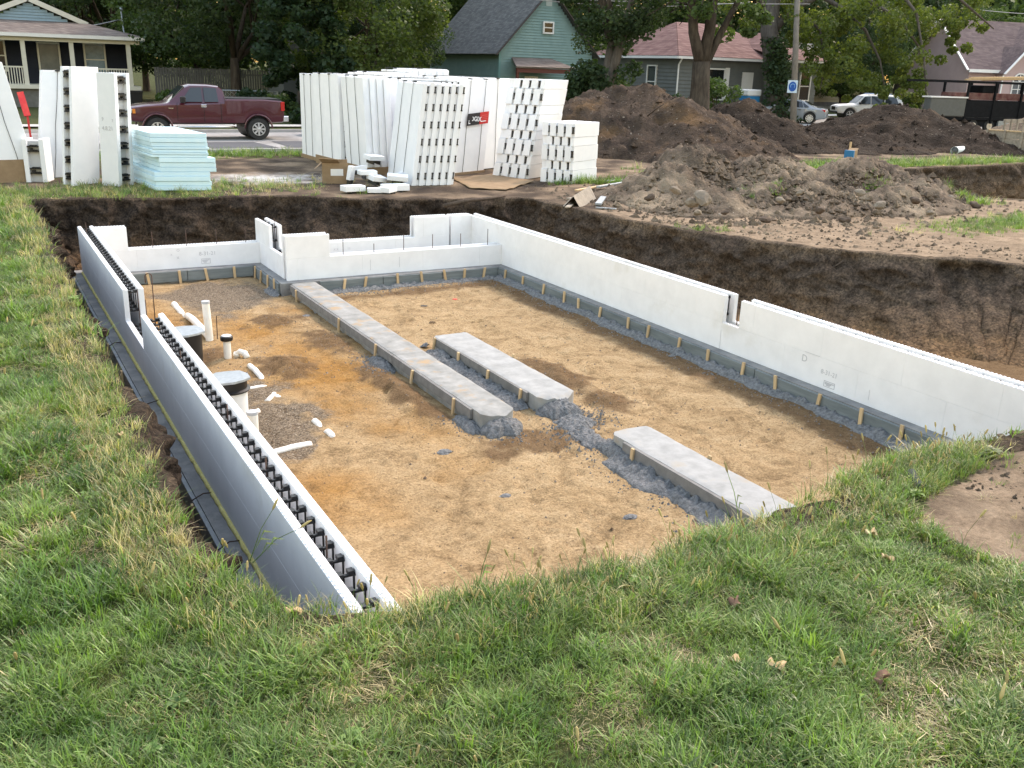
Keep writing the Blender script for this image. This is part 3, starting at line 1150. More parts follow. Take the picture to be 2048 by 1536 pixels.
t = thing('drain_pipe', 'white upright drain pipe with elbow and sloping run half sunk in orange sand', 'pipe', (2.75, 13.75, -.2))
top = PD(411, 604, (2.75, 13.75, .3))
MB().tube([(2.75, 13.72, -.25), (top.x, top.y, top.z)], .055, 14).build('standpipe', pvc, t, smooth=True, autosmooth=40)
MB().tube([(top.x, top.y, top.z - .02), (top.x, top.y, top.z + .015)], .06, 14).build('cap', mk('cap_grey', (.42, .44, .46), rough=.5), t, smooth=True, autosmooth=40)
MB().tube([(2.75, 13.70, -.16), (2.74, 14.2, -.15), (2.735, 14.8, -.155), (2.73, 15.2, -.19)], .055, 12).build('pipe_run', pvc, t, smooth=True)
ppipe(t, [(2.73, 15.2), (2.70, 15.7), (2.69, 16.1)], .05, .05, 3, 'pipe_run')
MB().tube([(2.86, 13.72, -.25), (2.87, 13.72, .15)], .007, 5).build('rebar', steel_rebar, t)

t = thing('drain_pipe', 'white upright cleanout pipe with a black rubber cap', 'pipe', (2.77, 12.7, -.2))
top = PD(453, 672, (2.77, 12.7, .2))
upipe(t, 2.77, 12.7, top.z - .05, .05)
MB().lathe((2.77, 12.7, top.z - .07), [(.078, 0), (.085, .012), (.085, .055), (.078, .062)], 20).build('rubber_cap', plastic_black, t, smooth=True, autosmooth=40)
MB().lathe((2.77, 12.7, top.z - .006), [(.066, 0), (.066, .008), (.05, .014)], 20).build('cap_disc', mk('cap_white', (.7, .7, .69), rough=.5), t, smooth=True, autosmooth=40)


def sump(label, x, y, ztop, r, bucket):
    t = thing('sump_basin', label, 'sump basin', (x, y, -.2), 'sump basins')
    zb = fl(x, y) - .05
    if bucket:
        MB().lathe((x, y, zb), [(r * .92, 0), (r * .95, .0), (r * .97, ztop - .16 - zb)], 24).build('bucket', mk('bucket_white', (.74, .74, .73), rough=.5), t, smooth=True, autosmooth=40)
        MB().lathe((x, y, ztop - .15), [(r * 1.12, 0), (r * 1.14, .015), (r * .98, .03), (r * .98, .14)], 24).build('collar', plastic_black, t, smooth=True, autosmooth=40)
    else:
        MB().lathe((x, y, zb), [(r * .93, 0), (r, ztop - .02 - zb)], 24).build('barrel', plastic_black, t, smooth=True, autosmooth=40)
    # sheet metal lid with an uneven, many sided rim
    n = 11
    lo, hi = [], []
    for k in range(n):
        a = 2 * math.pi * k / n + .2
        rr = r * (1.14 + .05 * math.sin(k * 2.7))
        lo.append((x + rr * math.cos(a), y + rr * math.sin(a), ztop - .02 + .006 * math.sin(k * 1.7)))
        hi.append((x + rr * .985 * math.cos(a), y + rr * .985 * math.sin(a), ztop + .004 + .006 * math.sin(k * 1.7)))
    MB().hexa(lo, hi).build('lid', metal_galv, t)
    return t


sump('black sump barrel with dull metal lid, next to the elbow pipe', 2.20, 12.66, .26, .24, False)
sump('white sump bucket with black collar and dull metal lid', 2.28, 10.5, .25, .21, True)

t = thing('drain_pipe', 'short white pipe stub with grey cap poking out of the gravel by the wall', 'pipe', (2.36, 9.8, -.2))
top = PD(510, 836, (2.36, 9.8, 0))
upipe(t, 2.36, 9.8, .03, .06)
MB().tube([(2.36, 9.8, .02), (2.36, 9.8, .055)], .064, 14).build('cap', mk('cap_grey', (.42, .44, .46), rough=.5), t, smooth=True, autosmooth=40)
t = thing('buried_pipe', 'white drain line showing in patches through the pea gravel', 'pipe', (2.95, 11, -.2))
ppipe(t, [(2.94, 12.2), (2.96, 11.69), (2.94, 11.39), (2.95, 11.05), (3.02, 10.75), (3.07, 10.48), (3.08, 10.15), (3.10, 9.8), (3.12, 9.35)], .038, .085, 1, 'pipe_run')
ppipe(t, [(2.52, 11.45), (2.94, 11.39)], .034, .02, 4, 'branch_pipe')
ppipe(t, [(2.96, 11.1), (2.80, 10.84)], .036, .02, 5, 'branch_pipe')
ppipe(t, [(2.48, 10.5), (2.62, 10.55)], .036, .0, 6, 'branch_pipe')
t = thing('buried_pipe', 'white pipe end lying on gravel near the open-topped wall', 'pipe', (2.5, 9.2, -.2))
ppipe(t, [(1.95, 9.18), (2.45, 9.2), (2.84, 9.27)], .04, .015, 8, 'pipe_run')
t = thing('pipe_elbow', 'white pipe elbow lying on the sand beside the capped cleanout', 'pipe', (2.93, 12.7, -.2))
MB().tube([(2.90, 12.74, -.24), (2.91, 12.73, -.16), (2.94, 12.70, -.13), (2.99, 12.64, -.14), (3.01, 12.60, -.2)], .045, 10).build('bend', pvc, t, smooth=True)
MB().tube([(2.902, 12.738, -.19), (2.91, 12.73, -.15)], .053, 10).build('socket', pvc, t, smooth=True)

# hooked bar standing by the left wall
b = P(311, 650, -.2)
tp = PD(303, 549, b)
pts = [b, b.lerp(tp, .9)]
for k in range(7):
    a = math.pi * k / 6
    pts.append(tp + Vector((-.05 + .05 * math.cos(a), 0, -.03 + .05 * math.sin(a))))
pts.append(tp + Vector((-.1, 0, -.12)))
tag(MB().tube(pts, .0085, 6).build('rebar_hook', steel_rebar, smooth=True), 'rusty hooked reinforcing bar standing upright by the open-topped wall', 'rebar')
b = P(266, 690, .35)
# small debris on the floor
for (px, py, nm, lab, cat, mat, sz) in ((910, 596, 'plastic_scrap', 'small red plastic scrap on the tan sand', 'scrap', mk('red_scrap', (.62, .06, .04), rough=.6), .05),
                                        (848, 609, 'wood_scrap', 'dark flat scrap lying on the tan sand', 'scrap', mk('dark_scrap', (.05, .045, .04), rough=.8), .06),
                                        (613, 632, 'concrete_lump', 'small grey concrete lump on orange sand beside the long pad', 'lump', spill, .06),
                                        (1345, 711, 'concrete_lump', 'grey concrete lump lying near the right footing boards', 'lump', spill, .05),
                                        (1262, 1032, 'concrete_lump', 'dark grey concrete lump near the clean pad and the grass', 'lump', spill, .06),
                                        (1012, 988, 'concrete_lump', 'crumbled grey concrete splash in the open sand', 'lump', spill, .055),
                                        (888, 903, 'concrete_lump', 'grey splash of concrete near the long pad end', 'lump', spill, .07),
                                        (1238, 808, 'soil_clod', 'brown soil clod beside the round-ended pad', 'clod', mk('clod', (.12, .07, .035), (.2, .12, .06), 30, .95, .1), .05),
                                        (1020, 563, 'plastic_scrap', 'crumpled white scrap near the corner of the footing', 'scrap', mk('white_scrap', (.7, .7, .7), rough=.7), .05),
                                        (865, 645, 'wire_ring', 'bent wire scrap on the tan sand', 'scrap', steel_rebar, .05)):
    p = P(px, py, -.2)
    p.z = fl(p.x, p.y)
    mb = MB()
    if nm == 'wire_ring':
        mb.tube([p + Vector((sz * math.cos(a * .7), sz * .8 * math.sin(a * .7), .012 + .006 * a % .02)) for a in range(8)], .006, 5)
    else:
        n, vs, fs = 9, [], []
        for j in range(5):
            u = j / 4
            for i in range(n):
                a = 2 * math.pi * i / n
                k = 1 + .45 * nz(math.cos(a) * 2 + px, math.sin(a) * 2, u * 3, 1)
                r = sz * k * math.sin(math.pi * (.12 + .88 * (1 - u) * .5 + .0)) if 'scrap' not in nm else sz * k * (1 - .2 * u)
                vs.append((p.x + r * math.cos(a) * 1.2, p.y + r * math.sin(a), p.z - .01 + u * sz * (.5 if 'scrap' not in nm else .35)))
        fs = [(j * n + i, j * n + (i + 1) % n, (j + 1) * n + (i + 1) % n, (j + 1) * n + i) for j in range(4) for i in range(n)] + [tuple(4 * n + i for i in range(n)), tuple(range(n - 1, -1, -1))]
        mb.add(vs, fs)
    tag(mb.build(nm, mat), lab, cat)
# crumbs: pebbles and concrete crumbs strewn over the floor
rs = random.Random(5)
mb = MB()
for k in range(2600):
    if k < 900:
        x, y = rs.uniform(8.1, 8.75), rs.uniform(5.2, 15.8)
        if rs.random() < .5: x, y = rs.uniform(5.3, 8.7), 16.0 - abs(rs.gauss(0, .25))
    elif k < 1700:
        hx, hy, sx, sy, h = HEAPS[rs.randrange(len(HEAPS))]
        x, y = rs.gauss(hx, sx * 1.4), rs.gauss(hy, sy * 1.2)
    else: x, y = rs.uniform(1.95, 8.6), rs.uniform(4.0, 17.4)
    if 4.62 < x < 5.16 and 8.7 < y < 16.1 or 5.5 < x < 6.15 and 8.9 < y < 12.1 or 5.6 < x < 6.25 and y < 7.9: continue
    if y > 15.95 and 4.4 < x: continue
    s = rs.uniform(.006, .018) * (1.4 if rs.random() < .1 else 1)
    z = fl(x, y)
    a = rs.uniform(0, 6.28)
    c, d = math.cos(a) * s, math.sin(a) * s
    mb.add([(x - c, y - d, z - .004), (x + d, y - c, z - .004), (x + c, y + d, z - .004), (x - d * 1.2, y + c, z - .004), (x + rs.uniform(-.3, .3) * s, y, z + s * rs.uniform(.6, 1.1))],
           [(0, 1, 4), (1, 2, 4), (2, 3, 4), (3, 0, 4)])
gb = MB()
for k in range(3000):
    seg = rs.choice((((5.3, 11.9), (5.3, 9.2), .12), ((5.42, 7.6), (5.42, 3.9), .13), ((5.55, 8.6), (5.6, 7.8), .16), ((4.9, 8.5), (4.5, 9.2), .12), ((4.5, 11.2), (4.5, 12.0), .10), ((8.62, 5.3), (8.62, 15.8), .10), ((5.4, 15.86), (8.6, 15.86), .08), ((6.1, 8.8), (6.0, 8.5), .15)))
    f = rs.random()
    x = seg[0][0] + (seg[1][0] - seg[0][0]) * f + rs.gauss(0, seg[2])
    y = seg[0][1] + (seg[1][1] - seg[0][1]) * f + rs.gauss(0, seg[2])
    s = rs.uniform(.005, .02)
    z = fl(x, y)
    a = rs.uniform(0, 6.28)
    c, d = math.cos(a) * s, math.sin(a) * s
    gb.add([(x - c, y - d, z - .004), (x + d, y - c, z - .004), (x + c, y + d, z - .004), (x - d * 1.2, y + c, z - .004), (x + rs.uniform(-.3, .3) * s, y, z + s * rs.uniform(.7, 1.3))], [(0, 1, 4), (1, 2, 4), (2, 3, 4), (3, 0, 4)])
tag(gb.build('concrete_crumbs', spill), 'grey concrete crumbs thinning out beside the footings', 'crumbs', kind='stuff')
tag(mb.build('floor_crumbs', mk('crumbs', (.13, .08, .045), (.30, .25, .2), 8, .95, .1)), 'scattered crumbs of soil and concrete on the pit floor', 'crumbs', kind='stuff')
# ================================================================== stacked foam forms behind the pit
CLIP = None


def clip_mesh():
    global CLIP
    if CLIP is None:
        mb = MB()
        mb.box(-.018, .018, -.016, .006, -.075, .075)
        mb.box(-.034, .034, -.020, .006, .062, .088)
        mb.box(-.034, .034, -.020, .006, -.088, -.062)
        o = mb.build('web_clip', plastic_black)
        CLIP = o.data
        bpy.data.objects.remove(o)
    return CLIP


def bundle(label, A, u, wd, v, n, th, h=2.6, lean=(0, 0), rows=6, straps=(.33, .72), clips=True, wrap=0.0, group='strapped foam form bundles', stagger=.02, wraplabel=None):
    """slabs wd long along u, stacked n deep along v, leaning by 'lean' (along u, along v) at the top"""
    A = Vector((A[0], A[1], GZ))
    u = Vector((u[0], u[1], 0)).normalized()
    v = Vector((v[0], v[1], 0)).normalized()
    L = u * lean[0] + v * lean[1]
    B = thing('foam_form_bundle', label, 'foam form bundle', A + (u * wd + v * n * th) / 2, group)
    rs = random.Random(hash(label) % 1000 if False else len(label) * 7 + n)
    up = Vector((0, 0, 1))
    ax = (L + up * h).normalized()

    def slab(a, b, c, d, z1, nm='panel', mat=foam_dirty):
        q = [A + u * a + v * c, A + u * b + v * c, A + u * b + v * d, A + u * a + v * d]
        return MB().hexa([p + up * .015 for p in q], [p + L + up * z1 for p in q]).build(nm, mat, B, bevel=.006)

    for i in range(n):
        hh = h + rs.uniform(-.04, .03)
        o = rs.uniform(-stagger, stagger)
        slab(o, wd + o, i * th + .004, (i + .62) * th, hh)
        slab(o + .045, wd + o - .03, (i + .62) * th + .002, (i + 1) * th - .002, hh - .03, 'core_panel')
        if clips:
            for r in range(rows):
                k = (r + .6) / rows
                p = A + u * (o + .045 - .004) + v * ((i + .81) * th) + (L + up * h) * k
                c = link('web_clip', clip_mesh(), B, p - WO[B.name])
                x = v
                c.matrix_local = Matrix(((x.x, u.x, ax.x, c.location.x), (x.y, u.y, ax.y, c.location.y), (x.z, u.z, ax.z, c.location.z), (0, 0, 0, 1))) @ Matrix.Diagonal((.7, 1, .9, 1))
    for s in straps:
        o = A + u * (wd * s) - v * .014
        wob = [0, .01, -.012, .008, 0]
        pts = [o + L * k + up * (h * k) + u * w for k, w in zip((0, .25, .5, .75, 1.008), wob)]
        pts += [pts[-1] + v * (n * th + .02) + up * .005, ]
        MB().tube(pts, .0065, 5).build('strap', plastic_black, B, smooth=True)
        e = o + L + up * (h + .004)
        MB().obox(e + v * .03, u * .05, v * .045, up * .012).build('strap_corner', plastic_black, B)
    if wrap:
        q = [A - u * .03 - v * .03, A + u * (wd + .03) - v * .03, A + u * (wd + .03) + v * (n * th + .03), A - u * .03 + v * (n * th + .03)]
        k = wrap / h
        MB().hexa([p for p in q], [p + L * k + up * wrap for p in q]).build('cardboard_wrap', cardboard, B)
    return B


# the row on the left flank of the big group, broad faces to the left
b4 = bundle('strapped foam bundle with six ribbed edges and rows of black clips, behind foam offcuts', (9.32, 21.43), (.12, .99), 2.2, (.99, -.10), 6, .185, 2.42, (0, .30))
b3 = bundle('strapped foam bundle between the box and the ribbed bundle, cardboard foot', (9.20, 24.0), (-.05, 1), 1.45, (1, .05), 4, .2, 2.50, (.05, -.10), wrap=.2, clips=False)
b2 = bundle('dented foam bundle on a cardboard foot, behind the torn cardboard box', (9.02, 25.55), (-.04, 1), 1.9, (1, .04), 4, .2, 2.50, (0, -.05), wrap=.24)
b1 = bundle('foam bundle at the street end of the row, plain narrow boards', (9.05, 27.6), (0, 1), 1.6, (1, 0), 4, .2, 2.45, (0, 0), wrap=.12, clips=False)
b5 = bundle('leaning strapped foam bundle carrying a black and red sign', (11.38, 23.35), (.906, .42), 1.35, (-.42, .906), 4, .19, 2.5, (.42, .05), straps=(.28, .78), wrap=.07)
bundle('foam bundle wedged behind the ribbed and signed bundles', (10.35, 24.4), (0, 1), 1.7, (1, 0), 6, .2, 2.45, (0, .12), straps=(.3, .7))
bundle('foam bundle in the middle of the group with only its white top showing', (10.2, 26.4), (0, 1), 2.0, (1, 0), 7, .2, 2.58, (0, .1), clips=False)
bundle('foam bundle behind the signed one, its top edge showing', (11.9, 25.2), (0, 1), 2.0, (1, 0), 7, .2, 2.52, (0, .1), clips=False)
bundle('foam bundle filling the gap between signed bundle and tall block stack', (12.9, 24.6), (.906, .42), 1.5, (-.42, .906), 4, .2, 2.52, (.1, 0), straps=(.4,), clips=False)
bundle('tallest foam bundle at the back of the group', (11.6, 27.5), (0, 1), 1.6, (1, 0), 8, .2, 2.7, (0, .05), clips=False)

# sign on the leaning bundle
u5, v5 = Vector((.906, .42, 0)).normalized(), Vector((-.42, .906, 0)).normalized()
L5 = u5 * .42 + v5 * .05 + Vector((0, 0, 2.5))
c5 = Vector((11.38, 23.35, GZ)) + L5 * .59 + u5 * .80 - v5 * .06
n5 = u5.cross(L5).normalized()
SG = thing('sign_board', 'black and red sign with white lettering strapped to a foam bundle', 'sign', c5)
sh = u5 * .0 + L5.normalized()
sgx = (u5 + Vector((0, 0, .06))).normalized()
for nm, off, hw, mat in (('black_field', -.22, .27, mk('sign_black', (.012, .012, .014), rough=.5)), ('red_field', .255, .195, mk('sign_red', (.55, .02, .02), rough=.5))):
    MB().obox(c5 + sgx * off, sgx * hw, sh * .16, n5 * .006).build(nm, mat, SG)
sw = mk('sign_white', (.8, .8, .8), rough=.5)
put_text('lettering', 'LOGIX', .17, sw, SG, c5 + sgx * -.18 + n5 * .016, sgx, sh, .004)
MB().obox(c5 + sgx * -.43 - sh * .06 + n5 * .012, sgx * .012, sh * .05, n5 * .001).build('corner_mark', sw, SG)
MB().obox(c5 + sgx * -.40 - sh * .10 + n5 * .012, sgx * .04, sh * .012, n5 * .001).build('corner_mark', sw, SG)
for k, (ww, a) in enumerate(((.13, .07), (.15, .02), (.14, -.03))):
    MB().obox(c5 + sgx * .24 + sh * a + n5 * .012, sgx * ww, sh * .007, n5 * .001).build('print_line', mk('sign_pink', (.62, .10, .09), rough=.5), SG)
MB().obox(c5 + sgx * .22 - sh * .085 + n5 * .012, sgx * .12, sh * .012, n5 * .001).build('print_line', sw, SG)


def block_stack(label, A, u, ncol, cw, v, wd, rows, rh, lean=(0, 0)):
    """interlocked foam blocks: alternate courses set back, square ties showing at the end"""
    A = Vector((A[0], A[1], GZ))
    u = Vector((u[0], u[1], 0)).normalized()
    v = Vector((v[0], v[1], 0)).normalized()
    B = thing('foam_block_stack', label, 'foam block stack', A + u * (ncol * cw / 2) + v * wd / 2, 'interlocked foam block stacks')
    up = Vector((0, 0, 1))
    h = rows * rh
    L = u * lean[0] + v * lean[1]
    rs = random.Random(len(label))
    for r in range(rows):
        odd = r % 2
        k0, k1 = (r + (.14 if odd else -.14 if r else 0)) / rows, (r + 1 + (-.14 if odd else .14 if r < rows - 1 else 0)) / rows
        cols = ncol if not odd else ncol - 1
        for c in range(cols):
            a = (c + (.5 if odd else 0)) * cw
            w2 = cw * .74
            j = rs.uniform(-.008, .008)
            q = [A + u * a + v * (.03 * odd + j), A + u * (a + w2) + v * (.03 * odd + j), A + u * (a + w2) + v * (wd - .14 * odd + j), A + u * a + v * (wd - .14 * odd + j)]
            MB().hexa([p + L * k0 + up * (h * k0 + .003) for p in q], [p + L * k1 + up * (h * k1 - .003) for p in q]).build('foam_block', foam_dirty, B, bevel=.006)
            p = A + u * (a + w2 + cw * .13) + v * (.045 + .03 * odd) + L * ((k0 + k1) / 2) + up * (h * (k0 + k1) / 2)
            # recessed filler of the column behind the tie, and the tie itself
            q2 = [A + u * (a + w2 + .002) + v * (.075 + .03 * odd), A + u * (a + cw - .002) + v * (.075 + .03 * odd), A + u * (a + cw - .002) + v * (wd - .16), A + u * (a + w2 + .002) + v * (wd - .16)]
            MB().hexa([x + L * k0 + up * (h * k0 + .004) for x in q2], [x + L * k1 + up * (h * k1 - .004) for x in q2]).build('foam_filler', foam_dirty, B)
            cl = link('web_clip', clip_mesh(), B)
            lo = p - WO[B.name]
            cl.matrix_local = Matrix(((u.x, v.x, 0, lo.x), (u.y, v.y, 0, lo.y), (0, 0, 1, lo.z), (0, 0, 0, 1))) @ Matrix.Diagonal((.85, 1.6, .95, 1))
        if odd:   # end columns of the set-back course
            for a in (.0, (ncol - .5) * cw):
                q = [A + u * a + v * .05, A + u * (a + cw * .46) + v * .05, A + u * (a + cw * .46) + v * (wd - .14), A + u * a + v * (wd - .14)]
                MB().hexa([x + L * k0 + up * (h * k0 + .003) for x in q], [x + L * k1 + up * (h * k1 - .003) for x in q]).build('foam_block', foam_dirty, B, bevel=.006)
    return B


s6 = block_stack('tall leaning stack of interlocked foam blocks, black tie grid, beside the signed bundle', (12.44, 23.06), (.5, -.86), 4, .27, (.86, .5), 1.5, 8, .325, (.35, .18))
s7 = block_stack('short stack of interlocked foam blocks with a grid of black ties, beside the earth mound', (13.06, 21.55), (.45, -.893), 4, .235, (.893, .45), 1.45, 5, .306, (0, 0))
put_text('printed_mark', 'LOGIX', .10, pencil, s7, Vector((13.06, 21.55, GZ + 5 * .306 - .13)) + Vector((.45, -.893, 0)).normalized() * (4 * .235 - .073) + Vector((.893, .45, 0)).normalized() * .95, (.893, .45, 0), (0, 0, 1)).location += Vector((.45, -.893, 0)).normalized() * .01


# single forms standing on end to the left
def standing_form(label, A, f, wd, b, thick, h, webs, side, lean=(0, 0), marks=None, group='foam forms standing on end'):
    """two panels with ties between; f along the broad face, b backwards; side -1: open edge at the start of f, +1: at its end"""
    A = Vector((A[0], A[1], GZ - .02))
    f = Vector((f[0], f[1], 0)).normalized()
    b = Vector((b[0], b[1], 0)).normalized()
    L = f * lean[0] + b * lean[1]
    up = Vector((0, 0, 1))
    B = thing('standing_foam_form', label, 'foam form', A + f * wd / 2 + b * thick / 2, group)
    t = thick * .22
    for c0, c1, ext in ((0, t, 0), (thick - t, thick, 0)):
        q = [A + b * c0, A + f * wd + b * c0, A + f * wd + b * c1, A + b * c1]
        MB().hexa(q, [p + L + up * h for p in q]).build('panel', foam_dirty, B, bevel=.006)
    q = [A + f * (.10 if side < 0 else .0) + b * (t + .001), A + f * (wd - (.0 if side < 0 else .10)) + b * (t + .001), A + f * (wd - (.0 if side < 0 else .10)) + b * (thick - t - .001), A + f * (.10 if side < 0 else .0) + b * (thick - t - .001)]
    MB().hexa(q, [p + L + up * (h - .05) for p in q]).build('core', mk('foam_shade', (.52, .52, .53), rough=.9), B)  # fills the open cavity; its shade is put into the grey colour
    e = A + (f * .06 if side < 0 else f * (wd - .06))
    for k in range(webs):
        z = (k + .55) / webs
        for dz in (-.05, .055):
            p = e + b * (thick / 2) + (L + up * h) * z + up * dz
            MB().obox(p, f * .05, b * (thick / 2 - t), up * .013).build('web', plastic_black, B)
            for s in (-.25, .0, .25):
                MB().obox(p + up * .02 + b * (s * thick * .5), f * .05, b * .018, up * .016).build('web_cup', plastic_black, B)
        p = e + b * (thick * .62) + (L + up * h) * z
        MB().obox(p, f * .045, b * .03, up * .022).build('web_cup', plastic_black, B)
    for txt, s, z, size in (marks or ()):
        put_text('pencil_mark', txt, size, pencil, B, A + f * s + (L + up * h) * z - b * .004, f, up)
    return B


standing_form('upright foam form, open edge of black ties to the left, plain grey broad face', (1.98, 23.45), (.85, .53), .70, (-.53, .85), .36, 2.56, 7, -1, (.28, 0))
standing_form('upright foam form with pencilled figures, open edge of black ties to the right', (2.58, 23.45), (.62, -.78), .50, (.78, .62), .46, 2.46, 7, 1, (.16, 0), (('9', .12, .60, .11), ('7', .40, .59, .09), ('4.8.21', .25, .52, .13)))
standing_form('short foam form block with two rows of ties, between taller forms', (1.52, 24.2), (.35, .94), .5, (-.94, .35), .46, .98, 2, -1)
bundle('foam panel leaning behind the short form block, one black strap', (1.42, 25.0), (.98, .1), .62, (-.1, .98), 2, .2, 2.42, (.35, .1), straps=(.5,), clips=False)
bundle('foam panel bundle leaning far over, strapped, on a cardboard foot', (-.1, 24.3), (.98, .12), 1.5, (-.12, .98), 3, .18, 2.62, (-.45, .15), straps=(.35, .78), clips=False, wrap=.5)

# blue insulation boards
BS = Vector((3.5, 22.0, GZ))
bu, bv = Vector((.97, -.22, 0)).normalized(), Vector((-.10, .99, 0)).normalized()
rs = random.Random(3)
z = .02
for k, (th, ox, oy) in enumerate(((.10, 0, 0), (.10, .02, .02), (.11, -.01, 0), (.09, .0, .03), (.10, .14, .05), (.10, .15, .06), (.11, .14, .04), (.055, -.02, .05), (.055, .0, .04), (.06, -.01, .06), (.055, .01, .05), (.09, .0, .07), (.10, -.02, .06), (.10, -.01, .07))):
    o = BS + bu * (ox + rs.uniform(-.008, .008)) + bv * oy + Vector((0, 0, z))
    q = [o, o + bu * 1.17, o + bu * 1.17 + bv * 2.3, o + bv * 2.3]
    sag = .0
    names = ['lowest', 'second', 'third', 'fourth', 'fifth', 'sixth', 'seventh', 'eighth', 'ninth', 'tenth', 'eleventh', 'twelfth', 'thirteenth', 'topmost']
    ob = MB().hexa(q, [p + Vector((0, 0, th - .006)) for p in q]).build('insulation_board', foam_blue, bevel=.005)
    tag(ob, 'pale blue insulation board, %s of its stack' % names[k] if k not in (0, 13) else 'pale blue insulation board, %s in its stack' % names[k], 'insulation board', 'stacked blue insulation boards')
    z += th

# offcuts in front of the ribbed bundle
rs = random.Random(11)
olab = ['flat white foam offcut on top of the offcut heap', 'white foam offcut with black ties standing in the heap', 'white foam offcut at the left foot of the heap', 'long white foam offcut at the right foot of the heap',
        'white foam offcut leaning in the middle of the heap', 'white foam offcut lying behind the heap near the cardboard', 'thin white foam offcut at the front of the heap', 'white foam offcut next to the torn box', 'broad white foam offcut bridging two others', 'white foam offcut half under the heap', 'white foam offcut against the ribbed bundle']
for k, (px, py, zz, w, d, h, a, tilt) in enumerate(((748, 350, .42, .46, .34, .12, .2, .1), (735, 372, .30, .42, .3, .1, -.1, 0), (706, 383, .04, .5, .3, .13, .1, 0), (790, 380, .03, .62, .3, .14, -.05, 0), (752, 372, .16, .5, .25, .12, .5, .25),
                                                    (806, 362, .10, .55, .4, .14, .35, -.2), (757, 384, .02, .5, .25, .1, -.3, 0), (700, 368, .12, .3, .1, .34, .9, .15), (715, 364, .30, .42, .28, .1, .05, -.1), (775, 384, .03, .4, .3, .12, .7, 0), (795, 372, .17, .5, .3, .12, -.4, .12))):
    p = P(px, py + 2, GZ)
    T = thing('foam_offcut', olab[k], 'foam offcut', (p.x, p.y, gz(p.x, p.y) + zz), 'foam offcuts in a heap', a)
    T.rotation_euler = (tilt, tilt * .6, a)
    MB().box(-w / 2, w / 2, -d / 2, d / 2, 0, h).build('block', foam_dirty, T, bevel=.008, local=True)
    for i in range(2):
        MB().box(-w * .25 + i * w * .4, -w * .25 + i * w * .4 + .03, -d / 2 - .01, d / 2, -.10, .0).build('web', plastic_black, T, local=True)

# torn cardboard box and the flattened sheet
p = P(672, 368)
T = thing('cardboard_box', 'torn open cardboard box with white label beside the foam offcuts', 'box', p, rotz=-.3)
for nm, a in (('front', (-.32, .30, -.02, 0, 0, .5)), ('side', (-.32, -.30, 0, .4, 0, .52)), ('side', (.28, .30, 0, .4, 0, .46)), ('back', (-.32, .30, .4, .42, 0, .55))):
    MB().box(*a).build(nm, cardboard, T, local=True)
MB().hexa([(-.32, -.02, .5), (.1, -.02, .5), (.1, -.012, .5), (-.32, -.012, .5)], [(-.40, -.16, .62), (.05, -.2, .60), (.05, -.19, .61), (-.4, -.15, .63)]).build('flap', cardboard, T, local=True)
MB().hexa([(-.32, 0, .5), (-.32, .4, .5), (-.31, .4, .5), (-.31, 0, .5)], [(-.5, .0, .35), (-.5, .35, .33), (-.49, .35, .34), (-.49, 0, .36)]).build('flap', cardboard, T, local=True)
MB().box(-.12, .18, -.024, -.021, .2, .36).build('label', paint_white, T, local=True)
vs = []
cc = [P(905, 362), P(985, 350), P(1068, 366), P(1012, 382), P(940, 378)]
q = [Vector((c.x, c.y)) for c in cc]
cen = sum(q, Vector((0, 0))) / 5
N = 10
mb = MB()
vv, ff = [], []
for ring in range(N + 1):
    for i in range(40):
        k = i / 8
        a, b_ = q[int(k) % 5], q[(int(k) + 1) % 5]
        e = a.lerp(b_, k - int(k))
        p = cen.lerp(e, ring / N)
        vv.append((p.x, p.y, gz(p.x, p.y) + .03 + .035 * nz(p.x, p.y, 0, 1.8) + .02 * (ring == N) * nz(p.x, p.y, 4, 5)))
for r in range(N):
    for i in range(40):
        ff.append((r * 40 + i, r * 40 + (i + 1) % 40, (r + 1) * 40 + (i + 1) % 40, (r + 1) * 40 + i))
ob = mb.add(vv, ff).build('cardboard_sheet', cardboard, smooth=True)
sm = ob.modifiers.new('thickness', 'SOLIDIFY')
sm.thickness = .008
tag(ob, 'flattened cardboard sheet on the ground before the signed bundle', 'cardboard')

# red and orange site fencing behind the leaning bundle
red = mk('fence_red', (.62, .03, .04), (.75, .08, .06), 6, .6, .3)
orange = mk('fence_orange', (.80, .16, .05), (.9, .25, .1), 10, .6, .3)
p = P(64, 330)
T = thing('barrier_panel', 'bright red barrier board seen past the leaning foam bundle', 'barrier', p)
a, b_ = PD(55, 232, p), PD(40, 184, p)
MB().bar(a, b_, .16, .03, (0, 1, 0)).build('board', red, T)
MB().bar(Vector((a.x + .03, a.y + .03, GZ)), a + Vector((0, .03, 0)), .05, .04, (0, 1, 0)).build('leg', red, T)
p = P(76, 342)
T = thing('safety_fence_roll', 'rolled orange safety fencing between foam forms', 'safety fence', p)
for k in range(3): MB().lathe((p.x + .03 * k, p.y + .05 * k, GZ), [(.12 - .03 * k, 0), (.13 - .03 * k, .35), (.11 - .03 * k, .72)], 12).build('roll', orange, T, smooth=True)
# ================================================================== earth mounds and rubble
soil_dark = mk('mound_soil', (.020, .0145, .011), (.048, .035, .026), 2.2, .95, .1, b=1.0, bscale=7, bdist=.14, c3=(.066, .044, .029), s3=.7, t3=(.54, .7), speck=(.30, .26, .21), sspeck=11)
soil_mix = mk('mound_soil_mixed', (.038, .028, .022), (.098, .070, .050), 2.0, .95, .1, b=1.0, bscale=7, bdist=.14, c3=(.135, .082, .042), s3=.6, t3=(.52, .68), speck=(.30, .26, .21), sspeck=11)
soil_pale = mk('spoil_soil', (.070, .054, .041), (.21, .16, .115), 2.2, .95, .1, b=1.0, bscale=14, bdist=.07, c3=(.30, .235, .165), s3=.8, t3=(.48, .68), speck=(.40, .34, .27), sspeck=22)


